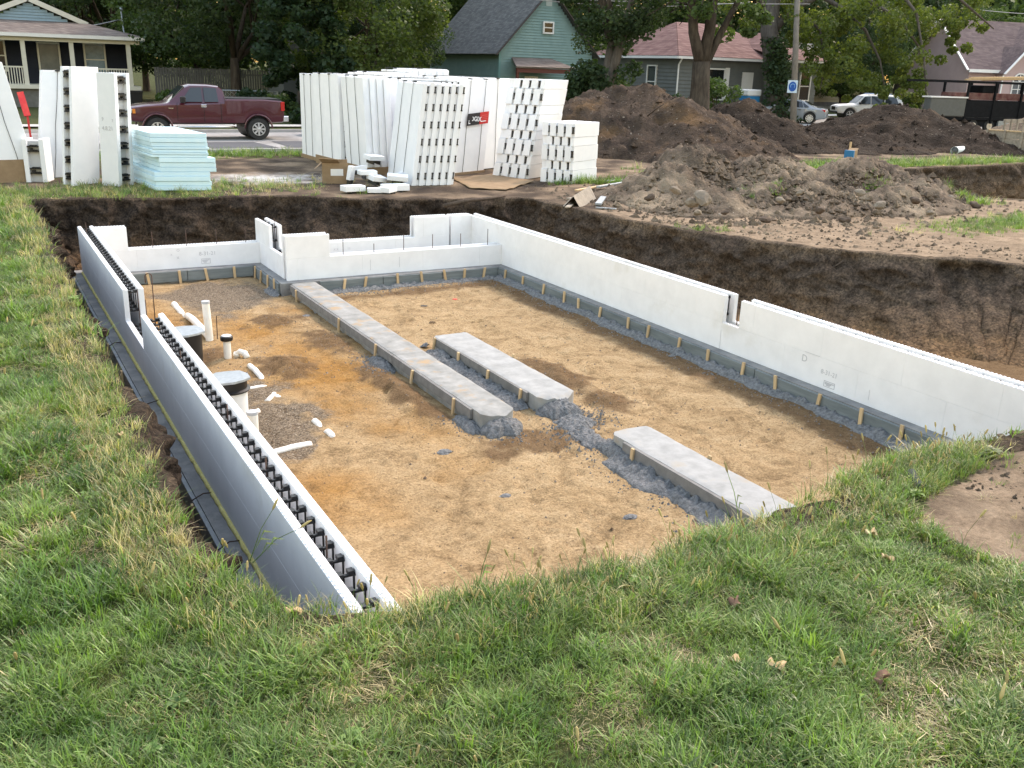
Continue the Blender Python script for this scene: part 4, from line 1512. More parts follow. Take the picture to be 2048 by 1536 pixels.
def mound(label, bumps, x0, x1, y0, y1, step, mat, seed, rough=.10, clod=.04, gullies=.05):
    """bumps: (x, y, height, rx, ry, power)"""
    xs, ys = np.arange(x0, x1, step), np.arange(y0, y1, step)
    nx, ny = len(xs), len(ys)
    vs = []
    for y in ys:
        for x in xs:
            h = 0
            for (cx, cy, hh, rx, ry, pw) in bumps:
                d = math.hypot((x - cx) / rx, (y - cy) / ry)
                d *= 1 + .18 * fbm(x, y, seed, 3, .5)
                if pw == 1:    # straight-sided heap with a rounded crest
                    k = max(0, 1 - d)
                    h = max(h, hh * (k if k < .8 else .8 + .2 * (1 - (1 - (k - .8) / .2) ** 2) * .7))
                else:
                    h = max(h, hh * math.exp(-d ** 2 * 1.6) - .06)
            f = smooth01(0, .35, h)
            h += f * (rough * fbm(x, y, seed + 3, 4, 1.1) + clod * fbm(x, y, seed + 7, 4, 5.0) + gullies * abs(nz(x + .4 * y, y * .3, seed, 2.2)))
            base = gz(x, y)
            vs.append((x, y, base + (h if h > .03 else -.12)))
    fs = []
    for j in range(ny - 1):
        for i in range(nx - 1):
            q = (j * nx + i, j * nx + i + 1, (j + 1) * nx + i + 1, (j + 1) * nx + i)
            if any(vs[k][2] > gz(vs[k][0], vs[k][1]) for k in q): fs.append(q)
    o = MB().add(vs, fs).build('earth_mound', mat, smooth=True)
    tag(o, label, 'earth mound', 'heaps of dug earth')
    return o


SPOIL = ((14.3, 17.7, .85, 1.45, 1.5), (15.5, 18.3, 1.2, 1.7, 1.6), (17.3, 17.6, .95, 2.4, 1.9), (19.6, 16.9, .90, 2.6, 1.9), (20.9, 15.9, .6, 1.3, 1.2), (13.2, 16.9, .25, .8, .7), (16.5, 15.8, .55, 2.6, 1.3), (19.3, 15.1, .48, 2.2, 1.1), (14.2, 15.9, .42, 1.6, 1.1), (16.4, 14.6, .30, 1.8, .8), (18.4, 14.1, .26, 1.6, .7))


def at_depth(px, depth_pt): return PD(px, 200, depth_pt)


def bp(px, py, depth, rx, ry):
    """bump whose crest shows at a pixel, 'depth' metres out along the view"""
    d = ray(px, py)
    p = Vector((0, 0, CAMZ)) + d * depth
    return (p.x, p.y, p.z - GZ, rx, ry, 1)


mound('big brown earth mound with a steep clawed flank, next to the short foam stack', [bp(1165, 192, 35, 3.0, 4.4), bp(1200, 176, 35.2, 3.4, 4.6), bp(1240, 166, 35.5, 4.0, 5.0), bp(1290, 172, 35, 3.8, 4.8), bp(1362, 194, 34, 3.0, 4.4), bp(1388, 208, 34.5, 3.0, 4.4), bp(1425, 255, 33, 3.4, 4.2)], 13.0, 31, 21.6, 36, .14, soil_mix, 3, .18, .10, .34)
mound('dark pointed earth mound in front of the ivy-clad tree', [bp(1492, 196, 40, 2.9, 4.2), bp(1530, 222, 40, 3.0, 4.2), bp(1580, 272, 40, 3.4, 4.2)], 24, 40, 22, 39, .16, soil_dark, 9, .14, .09, .2)
mound('broad dark earth mound in front of the white and grey cars', [bp(1790, 204, 44, 3.8, 5.0), bp(1745, 224, 44, 3.8, 5.0), bp(1840, 212, 44, 3.8, 5.0), bp(1690, 258, 42, 3.8, 4.6), bp(1885, 246, 43, 4.2, 5.0)], 27, 52, 19, 42, .18, soil_dark, 15, .16, .09, .25)
mound('small tan earth heap beside the stake-sided trailer', [(54, 33.5, 1.5, 3.5, 3.5, 1)], 49, 59, 29, 38, .22, soil_pale, 21, .1, .06)
mound('low spread of pale crumbly spoil and rubble behind the pit shoulder', [(b[0], b[1], b[2], b[3], b[4], 2) for b in SPOIL], 10.8, 24.2, 12.6, 21.6, .075, soil_pale, 27, .16, .15, .03)


def mound_clods(o, n, seed, mat, smin=.03):
    rs = random.Random(seed)
    V = o.data.vertices
    mb = MB()
    for k in range(n):
        p = V[rs.randrange(len(V))].co
        if p.z < gz(p.x, p.y) + .05: continue
        s = min(.22, smin + rs.expovariate(26))
        a = rs.uniform(0, 6.28)
        c, d = math.cos(a) * s, math.sin(a) * s
        e = rs.uniform(.6, 1.3)
        x, y, z = p.x + rs.uniform(-.07, .07), p.y + rs.uniform(-.07, .07), p.z
        mb.add([(x - c, y - d, z), (x + d * e, y - c * e, z - .3 * s), (x + c, y + d, z), (x - d * e, y + c * e, z), (x + rs.uniform(-.4, .4) * s, y, z + s * rs.uniform(.5, 1)), (x, y, z - s)],
               [(0, 1, 4), (1, 2, 4), (2, 3, 4), (3, 0, 4), (1, 0, 5), (2, 1, 5), (3, 2, 5), (0, 3, 5)])
    b = mb.build('mound_clods', mat, o)
    tag(b, kind='stuff')


for _o, _m in zip([x for x in bpy.data.objects if x.name.startswith('earth_mound')][:3], (soil_mix, soil_dark, soil_dark)): mound_clods(_o, 1500, len(_o.name), _m)


def spoil_z(x, y):
    h = 0
    for (cx, cy, hh, rx, ry) in SPOIL:
        d = math.hypot((x - cx) / rx, (y - cy) / ry)
        h = max(h, hh * math.exp(-d ** 2 * 1.6) - .06)
    return gz(x, y) + max(0, h)


def rock_mesh(seed, n=9):
    rs = random.Random(seed)
    bm = bmesh.new()
    bmesh.ops.create_icosphere(bm, subdivisions=2, radius=1)
    for v in bm.verts:
        c = v.co
        v.co = c * (1 + .42 * nz(c.x + seed, c.y, c.z, 1.1) + .16 * nz(c.x, c.y + seed, c.z, 3))
        v.co.z *= .68
    me = bpy.data.meshes.new('rock')
    bm.to_mesh(me)
    bm.free()
    return me


rock_m = [mk('rock_pale', (.17, .14, .11), (.26, .22, .17), 5, .95, .1, b=.6, bscale=25, bdist=.02), mk('rock_dark', (.075, .058, .046), (.14, .105, .08), 5, .95, .1, b=.6, bscale=25, bdist=.02)]
rmesh = []
for k in range(6):
    me = rock_mesh(k * 3 + 1)
    me.materials.append(rock_m[k % 2])
    rmesh.append(me)
rs = random.Random(8)
big = [(1385, 405, .30, 0), (1405, 395, .34, 0), (1575, 350, .36, 1), (1530, 440, .22, 1), (1395, 425, .16, 0), (1440, 432, .13, 0), (1450, 425, .12, 1), (1325, 332, .16, 0), (1720, 385, .2, 0), (1640, 420, .2, 1), (1690, 440, .2, 1),
       (1760, 410, .22, 0), (1830, 400, .2, 1), (1900, 395, .18, 0), (1560, 400, .17, 0), (1600, 385, .15, 0), (1480, 380, .18, 0), (1510, 360, .15, 1), (1350, 380, .18, 0), (1300, 395, .16, 1), (1860, 425, .16, 0), (1950, 410, .2, 1)]
rl = {0: 'pale angular rock lying on the crumbly spoil heap', 1: 'dark brown soil lump lying on the crumbly spoil heap'}
rl_own = {0: 'pale tilted slab-like rock at the front of the spoil heap', 1: 'largest pale rock on the spoil heap, touching the tilted one', 2: 'large dark rounded lump on the crest of the spoil heap', 3: 'dark lump alone at the foot of the spoil heap', 7: 'pale stone on the spoil peak nearest the big mound'}
for k, (px, py, s, m) in enumerate(big):
    p = P(px, py, GZ + .45)
    for it in range(4):
        p = P(px, py, spoil_z(p.x, p.y) + s * .2)
    o = link('rock' if not m else 'soil_lump', rmesh[(k * 2 + m) % 6], None, p, (rs.uniform(-.4, .4), rs.uniform(-.4, .4), rs.uniform(0, 6)), (s * .62, s * .5, s * .55))
    tag(o, rl_own.get(k, rl[m]), 'rock' if not m else 'soil lump', 'rocks on the spoil heap' if not m else 'soil lumps on the spoil heap')
# countless smaller clods over the spoil and the mounds
mb = MB()
for k in range(8600):
    if k < 4200 or k >= 6600:
        x, y = rs.gauss(17.0, 2.8), rs.gauss(16.6, 1.5)
        z = spoil_z(x, y)
        if x < 11.6 or inside(RIM, x, y) or inside(RIM2, x, y): continue
    elif k > 5600:
        x, y = rs.uniform(5.9, 9.2), rs.uniform(3.0, 4.5)
        if inside(RIM, x, y) or inside(LAWN_NEAR, x, y): continue
        z = gz(x, y)
    else:
        x, y = rs.uniform(10.9, 16), rs.uniform(9.0, 15)
        if inside(RIM, x - .3, y - .3) or inside(RIM, x, y): continue
        z = gz(x, y)
    s = min(.11, .022 + rs.expovariate(38)) * (1 if k < 4200 else .55 if k < 5600 else .33 if k < 6600 else 1.15)
    a = rs.uniform(0, 6.28)
    c, d = math.cos(a) * s, math.sin(a) * s
    e = rs.uniform(.6, 1.3)
    z += rs.uniform(-.2, .35) * s
    t1, t2 = rs.uniform(-.4, .4) * s, rs.uniform(-.4, .4) * s
    mb.add([(x - c, y - d, z), (x + d * e, y - c * e, z - .3 * s), (x + c, y + d, z), (x - d * e, y + c * e, z), (x + t1, y + t2, z + s * rs.uniform(.5, 1.0)), (x + t2, y + t1, z - s)],
           [(0, 1, 4), (1, 2, 4), (2, 3, 4), (3, 0, 4), (1, 0, 5), (2, 1, 5), (3, 2, 5), (0, 3, 5)])
tag(mb.build('soil_clods', soil_pale), 'countless clods strewn over the spoil heap and shoulder', 'clods', kind='stuff')

# sticks and roots
root_m = mk('root_bark', (.055, .042, .034), (.11, .085, .065), 20, .9, .1)


def stick(label, pts, r, name='root'):
    return tag(MB().tube(pts, [r * (1 - .5 * i / (len(pts) - 1)) for i in range(len(pts))], 6).build(name, root_m, smooth=True), label, 'root' if name == 'root' else 'branch', 'roots sticking out of the bank' if name == 'root' else None)


def onbank(px, py):
    """where the line of sight meets the earth bank"""
    d = ray(px, py)
    t_ = 9.0
    while t_ < 30:
        p = Vector((0, 0, CAMZ)) + d * t_
        k = max(0, min(1, (GZ - p.z) / (GZ + .34)))
        if p.z < GZ and inside(RIM, p.x, p.y) and p.x > 9.3 and pdist(RIM, p.x, p.y) < slope1(p.x, p.y) * k ** 1.6 + .06: return p
        t_ += .03
    return P(px, py, .7)


for (a, b, c, z0, z1, z2, r) in (((1450, 517), (1490, 521), (1530, 512), .62, .66, .72, .02), ((1590, 530), (1625, 534), (1660, 533), .55, .52, .5, .025), ((1632, 547), (1665, 535), (1690, 520), .45, .6, .75, .018), ((1555, 520), (1580, 530), (1600, 560), .6, .5, .3, .018), ((1805, 560), (1840, 552), (1875, 548), .5, .55, .6, .016)):
    stick('thin dark root poking out of the brown earth bank', [onbank(*a), onbank(*b), onbank(*c)], r)
p0, p1, p2, p3 = P(888, 412, GZ - .08), P(930, 402, GZ + .03), P(980, 397, GZ + .04), P(1010, 392, GZ + .05)
stick('long dark root lying along the back rim of the pit', [p0, p1, p2, p3], .05, 'fallen_branch')
stick('bare stick poking from the flank of the big mound', [PD(1295, 232, (21.5, 26.2, 2)), PD(1315, 216, (21.5, 25.9, 2.2)), PD(1328, 208, (21.6, 25.7, 2.4))], .03, 'fallen_branch')

# boards and steel studs lying by the rim
def plank(label, a, b, w, h, mat, name='plank', cat='plank', dz=.02, group=None):
    a, b = P(*a), P(*b)
    a.z, b.z = gz(a.x, a.y) + dz, gz(b.x, b.y) + dz
    return tag(MB().bar(a, b, w, h).build(name, mat, bevel=.004), label, cat, group)


plank('pale new plank with an orange end lying beside the steel studs', (1152, 388), (1222, 376), .09, .04, wood_new, dz=.08)
plank('galvanised steel stud lying across another, by the spoil heap', (1195, 383), (1270, 369), .10, .05, metal_galv, 'steel_stud', 'steel stud', .10)
plank('galvanised steel stud lying nearest the short foam stack', (1212, 367), (1272, 363), .10, .06, metal_galv, 'steel_stud', 'steel stud', .04)
plank('short steel stud offcut beside the broken board', (1196, 413), (1212, 393), .14, .05, metal_galv, 'steel_stud', 'steel stud', .05)
plank('thin steel stud lying at the pit rim past the broken board', (1192, 418), (1232, 422), .06, .03, metal_galv, 'steel_stud', 'steel stud', .03)
plank('grey weathered board lying under the broken board', (1137, 404), (1165, 398), .12, .03, wood_old, dz=.05)
plank('small weathered offcut at the pit rim', (1134, 420), (1150, 408), .10, .03, wood_old, dz=.04)
a, b = P(1160, 416), P(1192, 400)
T = thing('broken_board', 'split brown board standing tilted on the scrap wood', 'board', (a + b) / 2)
MB().hexa([a, b, b + Vector((.05, .05, 0)), a + Vector((.05, .05, 0))], [a + Vector((-.12, .1, .24)), b + Vector((-.10, .14, .30)), b + Vector((-.05, .2, .30)), a + Vector((-.06, .16, .24))]).build('half', wood_old, T)
MB().hexa([a + Vector((-.12, .1, .24)), b + Vector((-.1, .14, .3)), b + Vector((-.1, .18, .29)), a + Vector((-.12, .14, .23))], [a + Vector((-.34, .12, .03)), b + Vector((-.34, .2, .05)), b + Vector((-.34, .24, .05)), a + Vector((-.34, .16, .03))]).build('half', wood_old, T)

# things beyond the second excavation
p = P(1708, 328)
T = thing('cardboard_box', 'brown and blue carton standing before the broad dark mound', 'box', p, rotz=.5)
MB().box(-.30, .30, 0, .3, 0, .46).build('carton', cardboard, T, local=True)
MB().box(-.31, -.16, -.006, .31, .0, .47).build('blue_side', mk('carton_blue', (.03, .17, .34), rough=.7), T, local=True)
MB().hexa([(.2, 0, .46), (.3, 0, .46), (.3, .3, .46), (.2, .3, .46)], [(.34, 0, .52), (.36, 0, .52), (.36, .3, .52), (.34, .3, .52)]).build('flap', cardboard, T, local=True)
p = P(1697, 318)
tag(MB().box(p.x - .03, p.x + .03, p.y - .03, p.y + .03, GZ, GZ + .62).build('stake_post', wood_new), 'pale wooden stake standing behind the blue and brown carton', 'stake')
a, b = P(1908, 308), P(1964, 302)
a.z = b.z = GZ + .14
T = thing('culvert_pipe', 'short white plastic pipe lying on the grass strip', 'pipe', (a + b) / 2)
dr = (b - a).normalized()
MB().tube([a, b], .15, 18, cap=False).build('shell', mk('pipe_pale', (.68, .76, .76), (.74, .8, .8), 5, .5, .4), T, smooth=True)
MB().tube([a, a + dr * .1], .165, 18, cap=False).build('socket', mk('pipe_pale', (.68, .76, .76)), T, smooth=True)
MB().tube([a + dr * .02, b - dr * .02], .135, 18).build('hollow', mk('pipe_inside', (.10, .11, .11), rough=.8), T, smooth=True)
for k, (px0, px1, y0, y1) in enumerate(((1904, 1911, 270, 298), (1915, 1920, 263, 297), (1922, 1928, 262, 298))):
    a = P(px1, y1 + 3)
    b = PD(px0 + 4, y0, a)
    tag(MB().bar(a, b, .16, .05, (0, 1, 0)).build('standing_plank', wood_old), ['short weathered plank leaning behind the white pipe', 'tall weathered plank standing behind the white pipe', 'tall pale-edged plank standing next to the weathered one'][k], 'plank', 'planks standing by the mound')
# old wooden form panels
for k, (pxa, pya, pxb, pyb, h) in enumerate(((1967, 303, 2070, 312, .95),)):
    a, b = P(pxa, pya), P(pxb, pyb)
    d = (b - a).normalized()
    T = thing('form_panel', 'weathered wooden form panel with posts, standing on the grass strip', 'form panel', (a + b) / 2)
    for r in range(3):
        MB().obox((a + b) / 2 + Vector((0, 0, .16 + r * .30)), (b - a) / 2, Vector((d.y, -d.x, 0)) * .02, (0, 0, .143)).build('board', wood_old, T)
    for s in (.02, .36, .7, .98):
        p = a.lerp(b, s) + Vector((d.y, -d.x, 0)) * .05
        MB().obox(p + Vector((0, 0, .47)), d * .045, Vector((d.y, -d.x, 0)) * .03, (0, 0, .49)).build('post', wood_old, T)
    MB().obox((a + b) / 2 + Vector((0, 0, .94)), (b - a) / 2, Vector((d.y, -d.x, 0)) * .06, (0, 0, .02)).build('cap_board', wood_new, T)
a = P(2000, 292)
T = thing('form_panel', 'taller weathered form panel with ladder-like openings behind the first', 'form panel', a)
for s in range(5): MB().box(a.x + .5 * s, a.x + .5 * s + .09, a.y - .03, a.y + .03, GZ, GZ + 1.25).build('post', wood_old, T)
for z in (.2, .7, 1.2): MB().box(a.x, a.x + 2.1, a.y + .031, a.y + .07, GZ + z - .12, GZ + z + .05).build('board', wood_old, T)
# ================================================================== vehicles
def paint(name, c, rough=.28, coat=.8):
    return mk(name, c, rough=rough, spec=.5, coat=coat, world=False)


tyre_m = rubber
rim_m = mk('rim_alloy', (.50, .50, .50), (.60, .60, .60), 10, .35, .5, metal=.8, world=False)
trim_black = mk('trim_black', (.015, .015, .016), rough=.5)
chrome = mk('chrome', (.62, .63, .65), rough=.15, metal=1.0)
lamp_red = mk('lamp_red', (.45, .02, .015), rough=.2)
lamp_clear = mk('lamp_clear', (.66, .66, .64), rough=.1)
car_glass = mk('car_glass', (.025, .03, .035), rough=.05, spec=.7)


def loft(st):
    """st: (x, zbot, zbelt, ztop, hw_bot, hw_belt, hw_top) stations from rear to front"""
    vs, fs = [], []
    rows = []
    for (x, zb, zm, zt, wb, wm, wt) in st:
        half = [(0, zb), (wb * .9, zb), (wb, zb + .05), (wm, zb + (zm - zb) * .45), (wm * .992, zm - .03), (wm * .97, zm), (wt + (wm - wt) * .12, zm + (zt - zm) * .8), (wt, zt - .05 * min(1, (zt - zm) / .3 + .3)), (wt * .86, zt), (0, zt + .015)]
        loop = [(x, y, z) for y, z in half] + [(x, -y, z) for y, z in half[-2:0:-1]]
        rows.append(len(vs))
        vs += loop
    n = len(vs) // len(st)
    for i in range(len(st) - 1):
        for k in range(n):
            fs.append((rows[i] + k, rows[i] + (k + 1) % n, rows[i + 1] + (k + 1) % n, rows[i + 1] + k))
    fs.append(tuple(range(rows[0], rows[0] + n)))
    fs.append(tuple(range(rows[-1] + n - 1, rows[-1] - 1, -1)))
    return MB().add(vs, fs)


def arches(st, wheels, r):
    """insert stations around each wheel so that the underside lifts over it"""
    st = sorted(st)

    def interp(x):
        for i in range(len(st) - 1):
            if st[i][0] <= x <= st[i + 1][0]:
                k = (x - st[i][0]) / (st[i + 1][0] - st[i][0])
                return [st[i][j] + (st[i + 1][j] - st[i][j]) * k for j in range(7)]

    out = list(st)
    for w in wheels:
        out = [s for s in out if abs(s[0] - w) > r + .03]
        for a in (-1.0, -.97, -.8, -.5, -.2, .2, .5, .8, .97, 1.0):
            s = interp(w + a * r)
            if s is None: continue
            lift = math.sqrt(max(0, 1 - a * a)) * r
            zc = wheels[w]
            if abs(a) < 1: s[1] = max(s[1], zc + lift)
            out.append(tuple(s))
    return sorted(out)


def wheel(T, x, y, r, w, spokes, rimr):
    s = 1 if y > 0 else -1
    t = MB().lathe((x, y, r), [(r * .62, -w / 2), (r * .93, -w / 2), (r, -w * .35), (r, w * .35), (r * .93, w / 2), (r * .62, w / 2)], 28, axis='Y').build('tyre', tyre_m, T, smooth=True, autosmooth=40, local=True)
    WO[t.name] = Vector()
    yo = y + s * (w / 2 + .004)
    mb = MB()
    mb.lathe((x, yo, r), [(rimr, -.02), (rimr, .02), (rimr * .9, .02), (rimr * .88, -.01)], 24, axis='Y')
    mb.lathe((x, yo, r), [(rimr * .28, -.02), (rimr * .24, .03), (rimr * .1, .04)], 14, axis='Y')
    for k in range(spokes):
        a = 2 * math.pi * k / spokes
        d = Vector((math.cos(a), 0, math.sin(a)))
        e = Vector((-math.sin(a), 0, math.cos(a)))
        mb.obox(Vector((x, yo + s * .005, r)) + d * rimr * .56, d * rimr * .38, e * rimr * .13, (0, .014, 0))
    rim = mb.build('rim', rim_m, t, smooth=True, autosmooth=40, local=True)
    MB().lathe((x, yo - s * .012, r), [(rimr * .97, -.004), (rimr * .97, .004)], 24, axis='Y').build('wheel_well_disc', trim_black, t, local=True)
    return t


def side_pane(T, pts, yf, th=.012, mat=None, name='window'):
    """flat pane on both flanks; pts in (x, z); yf(x, z) half width of the body there"""
    for s in (1, -1):
        lo = [(x, s * (yf(x, z) - .02), z) for x, z in pts]
        hi = [(x, s * (yf(x, z) + th), z) for x, z in pts]
        MB().hexa(lo, hi).build(name, mat or car_glass, T, local=True)


def quad_pane(T, q, n, name='windscreen', mat=None, th=.012):
    q = [Vector(p) for p in q]
    n = Vector(n).normalized()
    MB().hexa([p - n * .02 for p in q], [p + n * th for p in q]).build(name, mat or car_glass, T, local=True)


def make_pickup(loc, rotz):
    T = thing('pickup_truck', 'dark red pickup truck parked at the far kerb behind the blue boards', 'pickup truck', loc, rotz=rotz)
    R_ = .42
    body = paint('paint_maroon', (.062, .005, .012))
    st = [(-2.78, .72, 1.28, 1.30, .92, .96, .92), (-2.72, .66, 1.48, 1.50, .94, .98, .94), (-2.0, .62, 1.53, 1.55, .96, 1.0, .95), (-.62, .60, 1.52, 1.54, .96, 1.0, .95), (-.60, .60, 1.50, 1.53, .96, 1.0, .94),
          (-.56, .60, 1.40, 1.86, .96, .99, .78), (-.40, .60, 1.38, 2.01, .96, .99, .74), (.0, .60, 1.36, 2.05, .96, .99, .74), (.62, .60, 1.34, 2.04, .96, .99, .73), (.78, .60, 1.33, 1.98, .96, .99, .74), (1.42, .60, 1.32, 1.40, .96, .98, .84),
          (1.5, .62, 1.31, 1.36, .96, .98, .86), (2.2, .64, 1.25, 1.30, .95, .97, .84), (2.72, .68, 1.18, 1.22, .93, .95, .80), (2.86, .74, 1.05, 1.08, .86, .9, .76)]
    wl = {-1.78: R_ + .03, 1.88: R_ + .03}
    loft(arches(st, wl, .50)).build('body', body, T, smooth=True, autosmooth=28, local=True)
    for x in wl:
        for y in (.86, -.86): wheel(T, x, y, R_, .27, 8, .25)
        MB().lathe((x, 0, R_ + .05), [(.47, -.80), (.47, .80)], 20, axis='Y').build('wheel_well', trim_black, T, local=True)
    for x in wl:                       # flared arch lips
        for s in (1, -1):
            pts = [(x + .52 * math.cos(a), s * 1.0, R_ + .03 + .52 * math.sin(a)) for a in [math.pi * k / 12 for k in range(13)]]
            MB().tube(pts, .035, 6).build('fender_flare', body, T, smooth=True, local=True)
    yf = lambda x, z: .99 - (z - 1.37) / .66 * .22
    side_pane(T, [(.24, 1.42), (1.02, 1.42), (.60, 1.93), (.24, 1.95)], yf)
    side_pane(T, [(-.34, 1.43), (.16, 1.42), (.16, 1.95), (-.30, 1.93)], yf)
    quad_pane(T, [(1.36, .78, 1.43), (1.36, -.78, 1.43), (.82, -.66, 1.97), (.82, .66, 1.97)], (.7, 0, .55))
    quad_pane(T, [(-.575, -.7, 1.58), (-.575, .7, 1.58), (-.53, .64, 1.9), (-.53, -.64, 1.9)], (-1, 0, .1), 'rear_window')
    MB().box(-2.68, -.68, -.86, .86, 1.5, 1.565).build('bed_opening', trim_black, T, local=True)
    MB().box(-2.96, -2.74, -.95, .95, .70, .92).build('rear_bumper', chrome, T, bevel=.03, local=True)
    MB().box(2.80, 2.98, -.93, .93, .66, .90).build('front_bumper', chrome, T, bevel=.04, local=True)
    MB().box(2.84, 2.90, -.55, .55, .92, 1.12).build('grille', trim_black, T, local=True)
    for s in (1, -1):
        MB().box(-2.80, -2.66, s * .985 - .03, s * .985 + .025, 1.12, 1.46).build('tail_light', lamp_red, T, bevel=.01, local=True)
        MB().box(2.62, 2.88, s * .90 - .06, s * .90 + .045, .98, 1.16).build('headlight', lamp_clear, T, bevel=.02, local=True)
        MB().box(2.60, 2.70, s * .93 - .05, s * .93 + .045, .98, 1.14).build('indicator', mk('lamp_amber', (.6, .2, .03), rough=.3), T, local=True)
        MB().box(.86, 1.04, s * 1.0 + (0 if s > 0 else -.2), s * 1.0 + (.2 if s > 0 else 0), 1.38, 1.62).build('side_mirror', trim_black, T, bevel=.03, local=True)
        MB().box(.10, .30, s * 1.0 - .01, s * 1.0 + (.02 if s > 0 else 0) - (0 if s > 0 else .012), 1.22, 1.33).build('door_handle', chrome, T, bevel=.01, local=True)
        for x in (-.42, .20, 1.15): MB().box(x - .004, x + .004, s * 1.0 - .015, s * 1.0 + .004, .68, 1.40).build('door_seam', trim_black, T, local=True)
        MB().tube([(-.9, s * .98, .50), (1.2, s * .98, .50)], .04, 8).build('running_board', chrome, T, smooth=True, local=True)
        MB().box(1.28, 1.46, s * .995 - .01, s * .995 + .008, 1.16, 1.2).build('badge', chrome, T, local=True)
    return T


def make_sedan(loc, rotz):
    T = thing('sedan_car', 'silver grey sedan parked behind the utility pole', 'car', loc, rotz=rotz)
    R_ = .33
    body = paint('paint_silver', (.27, .29, .31), .25)
    st = [(-2.38, .42, .72, .78, .72, .78, .7), (-2.30, .32, .86, .93, .82, .86, .76), (-1.75, .24, .93, 1.02, .86, .9, .72), (-1.45, .22, .94, 1.12, .86, .91, .64), (-.95, .22, .95, 1.38, .86, .91, .56), (-.4, .22, .95, 1.46, .86, .91, .56), (.15, .22, .94, 1.46, .86, .91, .56),
          (.55, .22, .93, 1.38, .86, .91, .57), (1.2, .22, .91, 1.02, .86, .90, .70), (1.3, .22, .9, .97, .86, .90, .74), (1.9, .26, .84, .90, .84, .88, .72), (2.3, .34, .70, .74, .76, .8, .62), (2.42, .42, .6, .62, .6, .66, .5)]
    wl = {-1.40: R_, 1.42: R_}
    loft(arches(st, wl, .39)).build('body', body, T, smooth=True, autosmooth=30, local=True)
    for x in wl:
        for y in (.80, -.80): wheel(T, x, y, R_, .21, 10, .24)
        MB().lathe((x, 0, R_ + .03), [(.36, -.72), (.36, .72)], 18, axis='Y').build('wheel_well', trim_black, T, local=True)
    yf = lambda x, z: .905 - (z - .96) / .5 * .335
    side_pane(T, [(.02, 1.0), (.98, .99), (.50, 1.33), (.02, 1.40)], yf)
    side_pane(T, [(-.95, 1.01), (-.05, 1.0), (-.05, 1.40), (-.80, 1.34)], yf)
    side_pane(T, [(-1.32, 1.03), (-1.02, 1.01), (-.88, 1.31)], yf, name='quarter_window')
    quad_pane(T, [(1.18, .66, 1.04), (1.18, -.66, 1.04), (.58, -.52, 1.38), (.58, .52, 1.38)], (.5, 0, .85))
    quad_pane(T, [(-1.45, -.6, 1.13), (-1.45, .6, 1.13), (-.98, .5, 1.37), (-.98, -.5, 1.37)], (-.45, 0, .9), 'rear_window')
    for s in (1, -1):
        MB().box(-2.33, -1.98, s * .80 - .09, s * .80 + .06, .74, .90).build('tail_light', lamp_red, T, bevel=.03, local=True)
        MB().box(2.0, 2.34, s * .72 - .08, s * .72 + .06, .6, .76).build('headlight', lamp_clear, T, bevel=.03, local=True)
        for x in (.22, -.72): MB().box(x - .1, x + .1, s * .905 - .02, s * .905 + .025, .84, .88).build('door_handle', chrome, T, local=True)
        for x in (-.02, -1.05, .98): MB().box(x - .004, x + .004, s * .905 - .02, s * .905 + .006, .36, .93).build('door_seam', trim_black, T, local=True)
        MB().box(.78, .92, s * .98 - .08, s * .98 + .08, .98, 1.1).build('side_mirror', body, T, bevel=.03, local=True)
    MB().box(-2.42, -2.30, -.78, .78, .36, .56).build('rear_bumper', body, T, bevel=.04, local=True)
    return T


